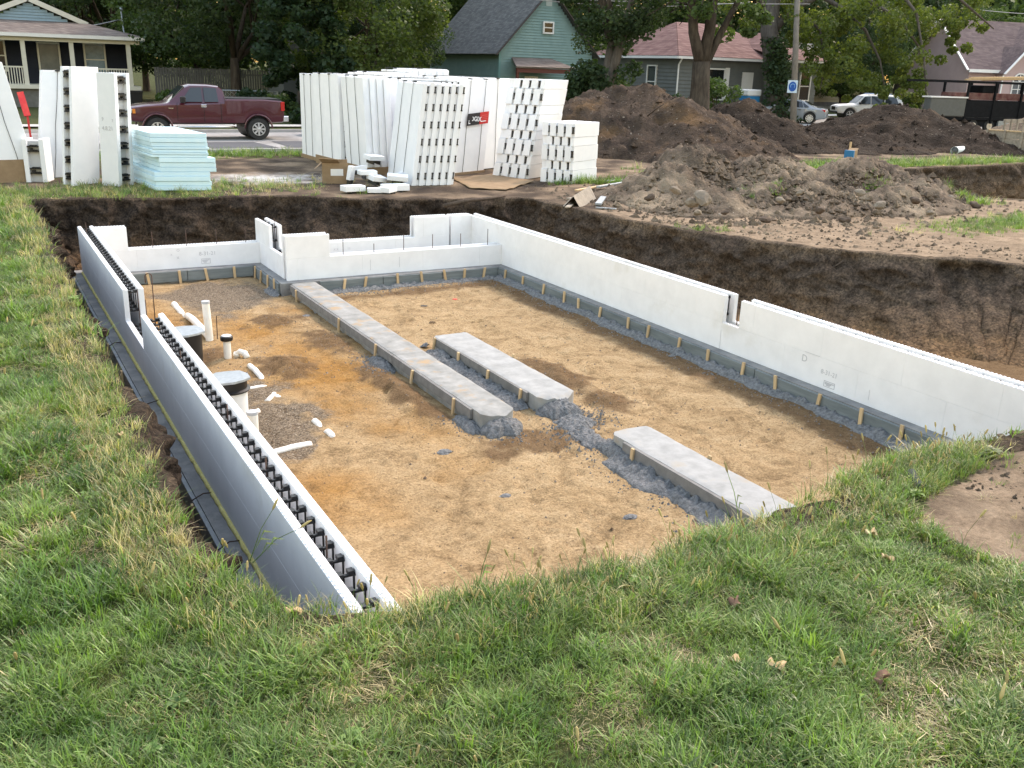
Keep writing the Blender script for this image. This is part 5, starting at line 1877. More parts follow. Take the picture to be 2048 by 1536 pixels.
def make_suv(loc, rotz):
    T = thing('suv_car', 'white boxy off-road car with slotted grille behind the silver grey sedan', 'car', loc, rotz=rotz)
    R_ = .38
    body = paint('paint_white', (.72, .73, .73), .3)
    st = [(-2.36, .50, 1.05, 1.12, .84, .90, .8), (-2.30, .42, 1.08, 1.62, .86, .93, .70), (-2.1, .40, 1.08, 1.76, .88, .93, .68), (-1.0, .40, 1.07, 1.80, .88, .93, .68), (.2, .40, 1.06, 1.78, .88, .93, .68), (.45, .40, 1.05, 1.70, .88, .93, .68), (1.05, .40, 1.04, 1.14, .88, .93, .76),
          (1.15, .40, 1.03, 1.10, .88, .93, .78), (2.0, .44, .98, 1.04, .88, .92, .78), (2.26, .46, .92, .98, .84, .88, .74), (2.34, .5, .86, .88, .8, .84, .7)]
    wl = {-1.38: R_, 1.40: R_}
    loft(arches(st, wl, .45)).build('body', body, T, smooth=True, autosmooth=30, local=True)
    for x in wl:
        for y in (.82, -.82): wheel(T, x, y, R_, .23, 5, .25)
        MB().lathe((x, 0, R_ + .03), [(.42, -.74), (.42, .74)], 18, axis='Y').build('wheel_well', trim_black, T, local=True)
    yf = lambda x, z: .935 - (z - 1.1) / .66 * .235
    for q in ([(.0, 1.13), (.86, 1.12), (.42, 1.64), (.0, 1.67)], [(-1.0, 1.14), (-.08, 1.13), (-.08, 1.68), (-1.0, 1.68)], [(-2.05, 1.16), (-1.08, 1.14), (-1.08, 1.68), (-1.85, 1.66)]): side_pane(T, q, yf)
    quad_pane(T, [(1.02, .70, 1.17), (1.02, -.70, 1.17), (.50, -.62, 1.68), (.50, .62, 1.68)], (.7, 0, .7), mat=mk('windscreen_pale', (.35, .38, .40), rough=.1))
    for k in range(7): MB().box(2.30, 2.365, -.42 + k * .12, -.35 + k * .12, .66, .90).build('grille_slot', trim_black, T, local=True)
    for s in (1, -1):
        MB().box(2.16, 2.35, s * .66 - .12, s * .66 + .14, .70, .90).build('headlight', lamp_clear, T, bevel=.03, local=True)
        MB().box(-2.38, -2.28, s * .82 - .06, s * .82 + .06, .8, 1.08).build('tail_light', lamp_red, T, local=True)
        MB().box(.7, .86, s * 1.0 - .1, s * 1.0 + .1, 1.1, 1.26).build('side_mirror', trim_black, T, bevel=.03, local=True)
        for x in (-.04, -1.04): MB().box(x - .004, x + .004, s * .93 - .02, s * .93 + .006, .5, 1.06).build('door_seam', trim_black, T, local=True)
    MB().box(2.28, 2.42, -.84, .84, .44, .58).build('front_bumper', trim_black, T, bevel=.03, local=True)
    MB().tube([(-1.9, .60, 1.80), (-1.8, .60, 1.86), (.0, .60, 1.86), (.1, .60, 1.80)], .025, 6).build('roof_rail', chrome, T, local=True)
    MB().tube([(-1.9, -.60, 1.80), (-1.8, -.60, 1.86), (.0, -.60, 1.86), (.1, -.60, 1.80)], .025, 6).build('roof_rail', chrome, T, local=True)
    return T


make_pickup((7.7, 36.3, GZ + .055), math.pi + rad(-2)).scale = (.95, .95, .92)
c = P(1585, 251)
make_sedan((c.x + 2.0, c.y + 2.4, GZ + .06), rad(128))
c = P(1738, 243)
make_suv((c.x + .6, c.y + 1.0, GZ + .06), rad(150))


def part_car(label, loc, rotz, col, name):
    """small hatchback mostly hidden behind the mounds or the stacks"""
    T = thing('hatchback_car', label, 'car', loc, rotz=rotz)
    st = [(-1.95, .4, .9, .98, .76, .82, .7), (-1.9, .3, .95, 1.2, .8, .85, .62), (-1.4, .24, .95, 1.44, .82, .86, .58), (.1, .24, .94, 1.5, .82, .86, .57), (.5, .24, .92, 1.4, .82, .86, .58), (1.1, .24, .9, 1.0, .82, .86, .68), (1.7, .3, .82, .88, .8, .83, .66), (1.95, .4, .66, .7, .7, .74, .55)]
    wl = {-1.2: .32, 1.2: .32}
    loft(arches(st, wl, .38)).build('body', paint(name, col), T, smooth=True, autosmooth=30, local=True)
    for x in wl:
        for y in (.76, -.76): wheel(T, x, y, .32, .2, 7, .22)
    yf = lambda x, z: .86 - (z - .95) / .5 * .27
    side_pane(T, [(.0, .99), (.9, .98), (.46, 1.36), (.0, 1.42)], yf)
    side_pane(T, [(-1.5, 1.02), (-.06, 1.0), (-.06, 1.42), (-1.3, 1.36)], yf)
    quad_pane(T, [(1.06, .62, 1.02), (1.06, -.62, 1.02), (.56, -.5, 1.38), (.56, .5, 1.38)], (.5, 0, .85))
    quad_pane(T, [(-1.88, -.6, 1.05), (-1.88, .6, 1.05), (-1.5, .52, 1.4), (-1.5, -.52, 1.4)], (-.7, 0, .5), 'rear_window')
    for s in (1, -1):
        MB().box(-1.97, -1.86, s * .7 - .06, s * .7 + .06, .75, .95).build('tail_light', lamp_red, T, local=True)
        MB().box(1.7, 1.9, s * .66 - .06, s * .66 + .06, .62, .76).build('headlight', lamp_clear, T, local=True)
    return T


part_car('black car whose nose shows between the pickup and the foam bundles', (13.9, 37.4, GZ + .055), math.pi, (.012, .013, .016), 'paint_black')
part_car('white car roof showing over the left shoulder of the big mound', (*(Vector((0, 0, 0)) + ray(1238, 140) * 50).xy, GZ + .25), math.pi + .1, (.7, .72, .72), 'paint_white2')
part_car('grey car roof showing between two humps of the big mound', (*(Vector((0, 0, 0)) + ray(1322, 140) * 47).xy, GZ + .06), math.pi + .1, (.42, .45, .5), 'paint_grey')

# ------------------------------------------------------------------ stake-sided trailer with lumber, and the white truck behind it
b = P(1962, 262)
T = thing('stake_trailer', 'black stake-sided flatbed trailer with a lumber rack and tools', 'trailer', (b.x, b.y, GZ), rotz=rad(-14))
blackp = mk('trailer_black', (.005, .0055, .007), (.010, .011, .013), 4, .7, .12)
MB().box(-5.2, 5.5, -1.1, 1.1, .70, .86).build('deck', blackp, T, local=True)
for y in (-1.1, 1.06):
    MB().box(-2.4, 5.4, y, y + .05, .87, 1.85).build('side_wall', blackp, T, local=True)
    for x in (-2.4, -.4, 1.6, 3.5, 5.4): MB().box(x - .05, x + .05, y - .05, y + .09, .5, 3.0).build('stake_post', blackp, T, local=True)
    MB().box(-5.2, 5.4, y, y + .06, 2.86, 3.0).build('rack_rail', blackp, T, local=True)
MB().box(-5.0, -2.45, -1.15, -.5, .9, 1.95).build('tool_box', mk('toolbox_grey', (.085, .09, .086), (.11, .115, .11), 5, .5, .4), T, bevel=.03, local=True)
MB().box(-5.1, -2.40, -1.2, -.4, 1.97, 2.05).build('tool_box_lid', paint_white, T, local=True)
MB().box(-3.2, 2.2, -.9, .3, 1.9, 2.3).build('load', mk('load_red', (.10, .03, .03), (.2, .12, .1), 3, .8, .2), T, local=True)
MB().box(-1.2, -.3, -.9, .5, 2.3, 2.75).build('generator', blackp, T, bevel=.04, local=True)
for k, (y, z, x0, x1) in enumerate(((-1.0, 3.02, -2.6, 8.2), (-.78, 3.03, -2.2, 8.4), (-1.02, 3.12, -2.3, 8.3), (-.55, 3.02, -1.0, 8.0), (-.8, 3.14, -1.8, 8.2))):
    MB().hexa([(x0, y, z), (x1, y, z + .35), (x1, y + .2, z + .35), (x0, y + .2, z)], [(x0, y, z + .08), (x1, y, z + .43), (x1, y + .2, z + .43), (x0, y + .2, z + .08)]).build('lumber', wood_new, T, local=True)
for k in range(4):
    MB().tube([(3.1 + .16 * k, -1.3, .5), (3.5 + .1 * k, -1.2, 2.2)], .025, 6).build('tool_handle', [wood_new, lamp_red, wood_new, lamp_red][k], T, local=True)
for x in (-1.6, -.4):
    for y in (-.95, .95): wheel(T, x, y, .36, .22, 6, .2)
MB().box(.2, 2.6, -1.12, -.6, .25, .68).build('step_plate', metal_galv, T, local=True)
MB().box(-4.6, 5.4, -1.0, 1.0, .30, .69).build('under_frame', blackp, T, local=True)
b2 = P(2075, 226)
T = thing('work_truck', 'white pickup cab standing behind the black stake-sided trailer', 'truck', (b2.x, b2.y, GZ), rotz=rad(-14))
st = [(-2.7, .6, 1.3, 1.32, .92, .98, .94), (-.6, .6, 1.32, 1.34, .92, 1.0, .95), (-.55, .6, 1.3, 1.8, .92, 1.0, .78), (-.3, .6, 1.3, 1.98, .92, 1.0, .76), (.6, .6, 1.3, 1.98, .92, 1.0, .76), (1.3, .6, 1.28, 1.36, .92, 1.0, .86), (2.5, .65, 1.2, 1.25, .92, .98, .84), (2.7, .7, 1.0, 1.05, .85, .9, .75)]
loft(arches(st, {-1.7: .42, 1.7: .42}, .5)).build('body', paint('paint_white3', (.74, .74, .75)), T, smooth=True, autosmooth=30, local=True)
for x in (-1.7, 1.7):
    for y in (.86, -.86): wheel(T, x, y, .42, .26, 6, .25)
yf = lambda x, z: 1.0 - (z - 1.3) / .66 * .22
side_pane(T, [(-.2, 1.4), (1.0, 1.38), (.6, 1.88), (-.2, 1.88)], yf)
quad_pane(T, [(1.24, .8, 1.4), (1.24, -.8, 1.4), (.68, -.68, 1.92), (.68, .68, 1.92)], (.7, 0, .7))
# ================================================================== houses across the street
def shingle_mat(name, c1, c2, c3, sc=1.0):
    m = bpy.data.materials.new(name)
    t, bs = nodes_of(m)
    co = coord(t)
    # courses follow height; the joints run along the slope
    sep = t.nodes.new('ShaderNodeSeparateXYZ')
    t.links.new(co, sep.inputs[0])
    cmb = t.nodes.new('ShaderNodeCombineXYZ')
    ad = t.nodes.new('ShaderNodeMath')
    ad.operation = 'ADD'
    t.links.new(sep.outputs[0], ad.inputs[0])
    t.links.new(sep.outputs[1], ad.inputs[1])
    t.links.new(ad.outputs[0], cmb.inputs[0])
    t.links.new(sep.outputs[2], cmb.inputs[1])
    br = t.nodes.new('ShaderNodeTexBrick')
    br.inputs['Scale'].default_value = 1.0
    br.inputs['Brick Width'].default_value = .32 * sc
    br.inputs['Row Height'].default_value = .095 * sc
    br.inputs['Mortar Size'].default_value = .008
    br.inputs['Color1'].default_value = (*c1, 1)
    br.inputs['Color2'].default_value = (*c2, 1)
    br.inputs['Mortar'].default_value = (*c3, 1)
    br.offset = .37
    t.links.new(cmb.outputs[0], br.inputs[0])
    mot = ramp(t, nnoise(t, co, 1.3, 6, .7), [(.3, (.8, .8, .8)), (.7, (1.2, 1.2, 1.2))])
    t.links.new(mixc(t, 1.0, br.outputs[0], mot, 'MULTIPLY'), bs.inputs['Base Color'])
    bs.inputs['Roughness'].default_value = .95
    bs.inputs['Specular IOR Level'].default_value = .15
    bump(t, br.outputs[1], .4, .02, bs)
    return m


def siding(T, a, b, z0, z1, mat, out, topf=None, lap=.16, name='siding'):
    """clapboards from a to b (xy), each board its own sloping face; topf(s) gives the height limit along 0..1"""
    a, b, out = Vector((*a, 0)), Vector((*b, 0)), Vector((*out, 0)).normalized()
    mb = MB()
    z = z0
    while z < z1 - .01:
        zt = min(z + lap, z1)
        s0, s1 = 0.0, 1.0
        if topf:
            ok = [k / 100 for k in range(101) if topf(k / 100) >= zt - .02]
            if not ok: break
            s0, s1 = ok[0], ok[-1]
        p, q = a.lerp(b, s0), a.lerp(b, s1)
        lo = [p + out * .055, q + out * .055, q - out * .05, p - out * .05]
        hi = [p + out * .008, q + out * .008, q - out * .05, p - out * .05]
        mb.hexa([v + Vector((0, 0, z)) for v in lo], [v + Vector((0, 0, zt)) for v in hi])
        z += lap
    return mb.build(name, mat, T)


def window(T, a, b, z0, z1, out, frame=None, sash=True, depth=.06, fw=.09, arch=False, glass=None):
    a, b, out = Vector((*a, 0)), Vector((*b, 0)), Vector((*out, 0)).normalized()
    d = (b - a).normalized()
    frame = frame or paint_white
    mb = MB()
    zm = (z0 + z1) / 2

    def br(s0, s1, h0, h1, o0, o1):
        mb.hexa([a + d * s0 + out * o0 + Vector((0, 0, h0)), a + d * s1 + out * o0 + Vector((0, 0, h0)), a + d * s1 + out * o1 + Vector((0, 0, h0)), a + d * s0 + out * o1 + Vector((0, 0, h0))],
                [a + d * s0 + out * o0 + Vector((0, 0, h1)), a + d * s1 + out * o0 + Vector((0, 0, h1)), a + d * s1 + out * o1 + Vector((0, 0, h1)), a + d * s0 + out * o1 + Vector((0, 0, h1))])

    L = (b - a).length
    depth += .05
    br(-fw, 0, z0 - fw, z1 + fw, .02, depth + .03)
    br(L, L + fw, z0 - fw, z1 + fw, .02, depth + .03)
    br(0, L, z1, z1 + fw, .02, depth + .028)
    br(0, L, z0 - fw, z0, .02, depth + .045)
    if sash: br(0, L, zm - .03, zm + .03, .04, depth)
    w = mb.build('window', frame, T)
    WO[w.name] = WO[T.name]
    g = MB()
    g.hexa([a + out * .02 + Vector((0, 0, z0)), b + out * .02 + Vector((0, 0, z0)), b + out * .08 + Vector((0, 0, z0)), a + out * .08 + Vector((0, 0, z0))],
           [a + out * .02 + Vector((0, 0, z1)), b + out * .02 + Vector((0, 0, z1)), b + out * .08 + Vector((0, 0, z1)), a + out * .08 + Vector((0, 0, z1))])
    g.build('pane', glass or glass_dark, w)
    return w


def slab_roof(T, quads, th, mat, name='roof'):
    mb = MB()
    for q in quads:
        q = [Vector(p) for p in q]
        n = (q[1] - q[0]).cross(q[2] - q[0]).normalized()
        if n.z < 0: n = -n
        mb.hexa(q, [p + n * th for p in q])
    return mb.build(name, mat, T)


cream = mk('trim_cream', (.60, .58, .50), (.66, .64, .56), 3, .6, .3)
# ---- navy house with the porch
g = GZ
H1 = thing('porch_house', 'navy house with cream porch posts and low brown roof', 'house', (4, 64, g))
navy = mk('siding_navy', (.012, .016, .030), (.018, .022, .038), 2, .7, .3)
brown_sh = shingle_mat('shingle_brown', (.16, .13, .115), (.24, .20, .175), (.10, .08, .07))
fz = g + 1.2
siding(H1, (-1.0, 62.0), (9.0, 62.0), fz, g + 3.9, navy, (0, -1))
siding(H1, (9.0, 62.0), (9.0, 72.0), g + .4, g + 3.9, navy, (1, 0))
MB().box(-1.2, 9.2, 59.7, 62.1, fz - .22, fz).build('porch_floor', cream, H1)
MB().box(-1.1, 9.1, 59.9, 62.0, g, fz - .23).build('porch_skirt', mk('skirt', (.12, .12, .11), (.18, .18, .17), 4, .9, .1), H1)
for x in (-1.0, 1.05, 3.35, 5.75, 8.7): MB().box(x - .11, x + .11, 59.78, 60.0, fz, g + 3.62).build('porch_post', cream, H1)
MB().box(-1.3, 9.3, 59.72, 60.06, g + 3.45, g + 3.72).build('beam', cream, H1)
MB().box(-1.6, 9.55, 59.36, 59.48, g + 3.66, g + 3.84).build('gutter', paint_white, H1)
MB().box(-1.5, 9.45, 59.49, 62, g + 3.725, g + 3.76).build('soffit', cream, H1)
E0, E1, RZ = g + 3.80, g + 4.50, g + 5.72
slab_roof(H1, [[(-1.6, 59.4, E0), (9.6, 59.4, E0), (6.85, 62.1, E1), (1.2, 62.1, E1)]], .05, brown_sh)
slab_roof(H1, [[(9.6, 59.4, E0), (9.6, 74, E0), (4.0, 74, RZ), (4.0, 62.3, RZ), (6.85, 62.1, E1)][:0] or [(9.6, 59.4, E0), (9.6, 74, E0), (6.85, 74, E1), (6.85, 62.1, E1)], [(6.85, 62.1, E1), (6.85, 74, E1), (4.0, 74, RZ), (4.0, 62.1, RZ)], [(-1.6, 59.4, E0), (1.2, 62.1, E1), (1.2, 74, E1), (-1.6, 74, E0)], [(1.2, 62.1, E1), (4.0, 62.1, RZ), (4.0, 74, RZ), (1.2, 74, E1)]], .05, brown_sh)
siding(H1, (1.4, 62.15), (6.6, 62.15), E1 - .1, RZ - .1, mk('siding_blue', (.22, .32, .38), (.27, .37, .43), 3, .7, .3), (0, -1), lambda s: E1 - .1 + 1.15 * (1 - abs(2 * s - 1)), .15, 'gable')
for s in (-1, 1): MB().bar((4.0 + s * 2.95, 62.0, E1 - .05), (4.0, 62.0, RZ - .03), .26, .2, (0, 1, 0)).build('rake_board', cream, H1)
window(H1, (6.65, 61.97), (7.65, 61.97), fz + .55, fz + 2.2, (0, -1), cream, glass=mk('pane_blue', (.10, .16, .20), (.2, .3, .36), 3, .1, .5))
window(H1, (1.3, 61.97), (2.5, 61.97), fz + .7, fz + 2.2, (0, -1), cream)
mb = MB()
d = window(H1, (4.25, 61.97), (5.25, 61.97), fz + .05, fz + 2.15, (0, -1), cream, sash=False, glass=mk('door_glass', (.10, .12, .12), (.16, .18, .18), 2, .2, .5))
d.name = 'door'
MB().box(4.4, 5.1, 61.90, 61.92, fz + 1.75, fz + 1.98).build('red_blind', mk('red_blind', (.30, .03, .03), rough=.6), d)
# railings
for xa, xb in ((1.16, 3.24), (5.86, 8.59)):
    MB().box(xa, xb, 59.84, 59.92, fz + .86, fz + .94).build('handrail', cream, H1)
    n = int((xb - xa) / .13)
    for k in range(n):
        x = xa + (k + .5) * (xb - xa) / n
        MB().box(x - .022, x + .022, 59.86, 59.90, fz, fz + .86).build('baluster', cream, H1)

# ---- teal gabled house
H2 = thing('teal_house', 'teal clapboard house with steep dark roof and small gable window', 'house', (34, 60, g))
teal = mk('siding_teal', (.19, .30, .29), (.235, .35, .34), 2, .75, .25)
dark_sh = shingle_mat('shingle_dark', (.085, .092, .092), (.14, .146, .143), (.05, .053, .053))
x0, x1, y0, y1 = 30.5, 37.6, 56.0, 66.5
ez, rz = g + 4.05, g + 7.75
xm = (x0 + x1) / 2
siding(H2, (x0, y0), (x1, y0), g, rz, teal, (0, -1), lambda s: ez + (rz - ez) * (1 - abs(2 * s - 1)), .17)
siding(H2, (x0, y1), (x0, y0), g, ez, teal, (-1, 0), None, .17)
siding(H2, (x1, y0), (x1, y1), g, ez, teal, (1, 0), None, .17)
o = .35
slab_roof(H2, [[(x0 - .4, y0 - o, ez - .4), (x0 - .4, y1 + o, ez - .4), (xm, y1 + o, rz + .05), (xm, y0 - o, rz + .05)], [(x1 + .4, y0 - o, ez - .4), (xm, y0 - o, rz + .05), (xm, y1 + o, rz + .05), (x1 + .4, y1 + o, ez - .4)]], .07, dark_sh)
for s, xx in ((-1, x0 - .4), (1, x1 + .4)): MB().bar((xx, y0 - o - .01, ez - .40), (xm, y0 - o - .01, rz + .03), .06, .17, (0, 1, 0)).build('rake_board', mk('trim_dark', (.07, .055, .05), rough=.7), H2)
MB().box(x0 - .05, x0 + .1, y0 - .06, y0 + .1, g, ez).build('corner_board', mk('trim_teal', (.17, .31, .30), rough=.7), H2)
window(H2, (xm - .32, y0), (xm + .32, y0), g + 5.15, RZ, (0, -1), paint_white)
MB().box(xm - .22, xm + .22, y0 - .06, y0, g + 6.75, g + 7.2).build('gable_vent', mk('vent', (.42, .48, .46), rough=.7), H2)
slab_roof(H2, [[(x0 + .2, y0 - 1.9, g + 2.9), (x0 + 4.6, y0 - 1.9, g + 2.9), (x0 + 3.9, y0 - .02, g + 3.45), (x0 + .9, y0 - .02, g + 3.45)]], .09, brown_sh, 'porch_roof')
for x in (x0 + .4, x0 + 4.4): MB().box(x - .08, x + .08, y0 - 1.8, y0 - 1.64, g, g + 2.9).build('porch_post', mk('post_red', (.14, .05, .04), rough=.7), H2)
MB().box(x0 + .3, x0 + 4.5, y0 - 1.84, y0 - 1.70, g + 2.62, g + 2.88).build('porch_beam', mk('post_red', (.14, .05, .04)), H2)
MB().box(x0 + 1.9, x0 + 2.9, y0 - .07, y0 - .02, g + .3, g + 2.4).build('door', paint_white, H2)

# ---- grey house with the red-brown hip roof
H3 = thing('hip_roof_house', 'grey clapboard bungalow with faded red hip roof and downpipe', 'house', (47, 56, g))
grey = mk('siding_grey', (.13, .14, .135), (.165, .175, .17), 2, .75, .25)
red_sh = shingle_mat('shingle_red', (.15, .085, .078), (.23, .14, .125), (.095, .05, .046), 1.3)
x0, x1, y0, y1 = 41.9, 52.4, 52.0, 61.5
ez, rz = g + 3.95, g + 6.3
siding(H3, (x0, y0), (x1, y0), g + .3, ez, grey, (0, -1), None, .24)
siding(H3, (x0, y1), (x0, y0), g + .3, ez, grey, (-1, 0), None, .24)
MB().box(x0 + .05, x1 - .05, y0 + .06, y1, g - .2, g + .3).build('foundation', kerb_c, H3)
o = .5
A_, B_, C_, D_ = (x0 - o, y0 - o, ez), (x1 + o, y0 - o, ez), (x1 + o, y1 + o, ez), (x0 - o, y1 + o, ez)
ym = (y0 + y1) / 2
R0, R1 = (x0 + 3.3, ym, rz), (x1 - 3.3, ym, rz)
slab_roof(H3, [[A_, B_, R1, R0], [D_, A_, R0, R0][:3] + [Vector(R0)], [B_, C_, R1], [C_, D_, R0, R1]], .06, red_sh)
q = [(x1 - 3.2, y0 - 2.0 - o, ez), (x1 + o + .3, y0 - 2.0 - o, ez), (x1 - 1.3, y0 + 2.6, rz - .5)]
slab_roof(H3, [q, [(x1 - 3.2, y0 - 2.5, ez), (x1 - 1.3, y0 + 2.6, rz - .5), (x1 - 3.2, y0 + 2.0, ez + .9)], [(x1 + .8, y0 - 2.5, ez), (x1 + .8, y0 + 3, ez), (x1 - 1.3, y0 + 2.6, rz - .5)]], .06, red_sh, 'wing_roof')
siding(H3, (x1 - 2.8, y0 - 2.0), (x1 + .2, y0 - 2.0), g + .3, ez, grey, (0, -1), None, .24)
siding(H3, (x1 - 2.8, y0), (x1 - 2.8, y0 - 2.0), g + .3, ez, grey, (-1, 0), None, .24)
for q0, q1 in (((x0 - o, y0 - o), (x1 + o, y0 - o)), ((x0 - o, y1 + o), (x0 - o, y0 - o)), ((x1 - 3.2, y0 - 2.5), (x1 + .8, y0 - 2.5))):
    MB().bar((*q0, ez - .06), (*q1, ez - .06), .12, .16).build('gutter', paint_white, H3)
window(H3, (x0 + 2.2, y0), (x0 + 3.9, y0), g + 1.3, g + 3.2, (0, -1), paint_white)
for x in (x0 + 1.75, x0 + 4.05): MB().box(x, x + .36, y0 - .09, y0 - .04, g + 1.2, g + 3.35).build('shutter', paint_white, H3)
window(H3, (x0, y0 + 3.2), (x0, y0 + 2.3), g + 1.3, g + 3.3, (-1, 0), paint_white)
window(H3, (x1 - 1.4, y0 - 2.0), (x1 - .5, y0 - 2.0), g + 1.4, g + 3.2, (0, -1), paint_white)
MB().tube([(x0 - .1, y0 - .45, ez - .1), (x0 - .1, y0 - .12, ez - .5), (x0 - .08, y0 - .1, g + .3)], .06, 6).build('downpipe', paint_white, H3)
MB().box(x0 + 5.6, x0 + 6.6, y0 - .10, y0 - .04, g + .9, g + 3.1).build('door', paint_white, H3)
MB().box(x0 + 5.2, x0 + 7.4, y0 - 1.6, y0 - .1, g, g + .85).build('porch_step', kerb_c, H3)
MB().bar((x0 + 6.9, y0 - 1.5, g + 1.9), (x0 + 7.3, y0 - 2.4, g + 1.0), .06, .06).build('handrail', paint_white, H3)
MB().box(x0 + 6.9, x0 + 7.0, y0 - 1.55, y0 - 1.45, g + .85, ez).build('porch_post', mk('post_green', (.25, .33, .17), rough=.7), H3)

# ---- pink house with the arched window
H4 = thing('pink_house', 'pink stucco house with steep brown roof, white rakes and arched window', 'house', (84, 56, g))
pink = mk('stucco_pink', (.42, .31, .30), (.47, .355, .34), 1.5, .85, .2)
mauve_sh = shingle_mat('shingle_mauve', (.115, .085, .085), (.165, .125, .12), (.08, .06, .06), 1.2)
cx, cy = 75.6, 54.7
hb = Matrix.Rotation(rad(-18), 4, 'Z')


def hp(x, y, z): return Vector((cx, cy, 0)) + (hb @ Vector((x, y, 0))) + Vector((0, 0, g + z))


ez, rz, D, Lw = 4.4, 8.1, 9.0, 14.0
MB().hexa([hp(0, 0, -.5), hp(Lw, 0, -.5), hp(Lw, D, -.5), hp(0, D, -.5)], [hp(0, 0, ez), hp(Lw, 0, ez), hp(Lw, D, ez), hp(0, D, ez)]).build('wall', pink, H4)
MB().hexa([hp(0, 0, ez), hp(0, D, ez), hp(.2, D, ez), hp(.2, 0, ez)], [hp(0, D / 2, rz), hp(0, D / 2 + .01, rz), hp(.2, D / 2 + .01, rz), hp(.2, D / 2, rz)]).build('gable', pink, H4)
slab_roof(H4, [[hp(-.5, -.6, ez - .5), hp(Lw, -.6, ez - .5), hp(Lw, D / 2, rz + .05), hp(-.5, D / 2, rz + .05)], [hp(-.5, D + .6, ez - .5), hp(-.5, D / 2, rz + .05), hp(Lw, D / 2, rz + .05), hp(Lw, D + .6, ez - .5)]], .08, mauve_sh)
for y in (-.6, D + .6): MB().bar(hp(-.55, y, ez - .45), hp(-.55, D / 2, rz + .08), .08, .3, hb @ Vector((1, 0, 0))).build('rake_board', paint_white, H4)
MB().bar(hp(-.5, -.64, ez - .5), hp(2.6, -.64, ez - .5), .1, .25).build('fascia', paint_white, H4)
gx = 4.3
MB().hexa([hp(gx - 1.7, -1.0, -.5), hp(gx + 1.7, -1.0, -.5), hp(gx + 1.7, .4, -.5), hp(gx - 1.7, .4, -.5)], [hp(gx - 1.7, -1.0, ez - .4), hp(gx + 1.7, -1.0, ez - .4), hp(gx + 1.7, .4, ez - .4), hp(gx - 1.7, .4, ez - .4)]).build('bay_wall', pink, H4)
MB().hexa([hp(gx - 1.7, -1.0, ez - .4), hp(gx + 1.7, -1.0, ez - .4), hp(gx + 1.7, -.8, ez - .4), hp(gx - 1.7, -.8, ez - .4)], [hp(gx - .01, -1.0, ez + 1.45), hp(gx + .01, -1.0, ez + 1.45), hp(gx + .01, -.8, ez + 1.45), hp(gx - .01, -.8, ez + 1.45)]).build('bay_gable', pink, H4)
slab_roof(H4, [[hp(gx - 2.0, -1.4, ez - .7), hp(gx, -1.4, ez + 1.55), hp(gx, 2.6, ez + 1.55), hp(gx - 2.0, 2.6, ez - .7)], [hp(gx + 2.0, -1.4, ez - .7), hp(gx + 2.0, 2.6, ez - .7), hp(gx, 2.6, ez + 1.55), hp(gx, -1.4, ez + 1.55)]], .07, mauve_sh, 'bay_roof')
for s in (-1, 1): MB().bar(hp(gx + s * 2.0, -1.45, ez - .7), hp(gx, -1.45, ez + 1.55), .1, .32, hb @ Vector((0, 1, 0))).build('rake_board', paint_white, H4)
# tall rear gable beside the bay
slab_roof(H4, [[hp(gx + .3, -.9, ez + 1.0), hp(gx + 3.0, -.9, ez + 3.4), hp(gx + 3.0, 4, ez + 3.4), hp(gx + .3, 4, ez + 1.0)]], .07, mauve_sh, 'dormer_roof')
MB().hexa([hp(gx + .4, -.5, ez - .5), hp(gx + 6, -.5, ez - .5), hp(gx + 6, -.3, ez - .5), hp(gx + .4, -.3, ez - .5)], [hp(gx + .5, -.5, ez + 1.0), hp(gx + 3.0, -.5, ez + 3.3), hp(gx + 3.0, -.3, ez + 3.3), hp(gx + .5, -.3, ez + 1.0)]).build('dormer_gable', pink, H4)
MB().bar(hp(gx + .2, -.95, ez + .95), hp(gx + 3.0, -.95, ez + 3.42), .1, .3, hb @ Vector((0, 1, 0))).build('rake_board', paint_white, H4)
# arched window: frame ring, muntins, pane
n = 16
ring = [(-.62, 1.9), (.62, 1.9)] + [(.62 * math.cos(math.pi * k / n), 3.15 + .62 * math.sin(math.pi * k / n)) for k in range(n + 1)]
w = MB().tube([hp(gx - .1 + x, -1.06, z) for x, z in ring + ring[:1]], .07, 6, cap=False).build('window', paint_white, H4)
WO[w.name] = WO[H4.name]
MB().hexa([hp(gx - .1 + x, -1.01, z) for x, z in ring], [hp(gx - .1 + x, -1.04, z) for x, z in ring]).build('pane', mk('pane_sky', (.10, .12, .14), rough=.1, spec=.6), w)
for a, b_ in (((-.62, 3.1), (.62, 3.1)), ((0, 1.9), (0, 3.1)), ((0, 3.1), (-.42, 3.58)), ((0, 3.1), (.42, 3.58)), ((0, 3.1), (0, 3.76)), ((-.62, 2.5), (.62, 2.5))):
    MB().bar(hp(gx - .1 + a[0], -1.06, a[1]), hp(gx - .1 + b_[0], -1.06, b_[1]), .05, .05, hb @ Vector((0, 1, 0))).build('muntin', paint_white, w)
MB().box(0, 0.01, 0, .01, 0, .01)
MB().tube([hp(gx - 1.75, -1.05, ez - .8), hp(gx - 1.75, -1.05, 0)], .07, 6).build('downpipe', paint_white, H4)
window(H4, tuple(hp(gx + 2.2, -.03, 0).xy), tuple(hp(gx + 3.6, -.03, 0).xy), g + 1.6, g + 3.7, tuple((hb @ Vector((0, -1, 0))).xy), paint_white)

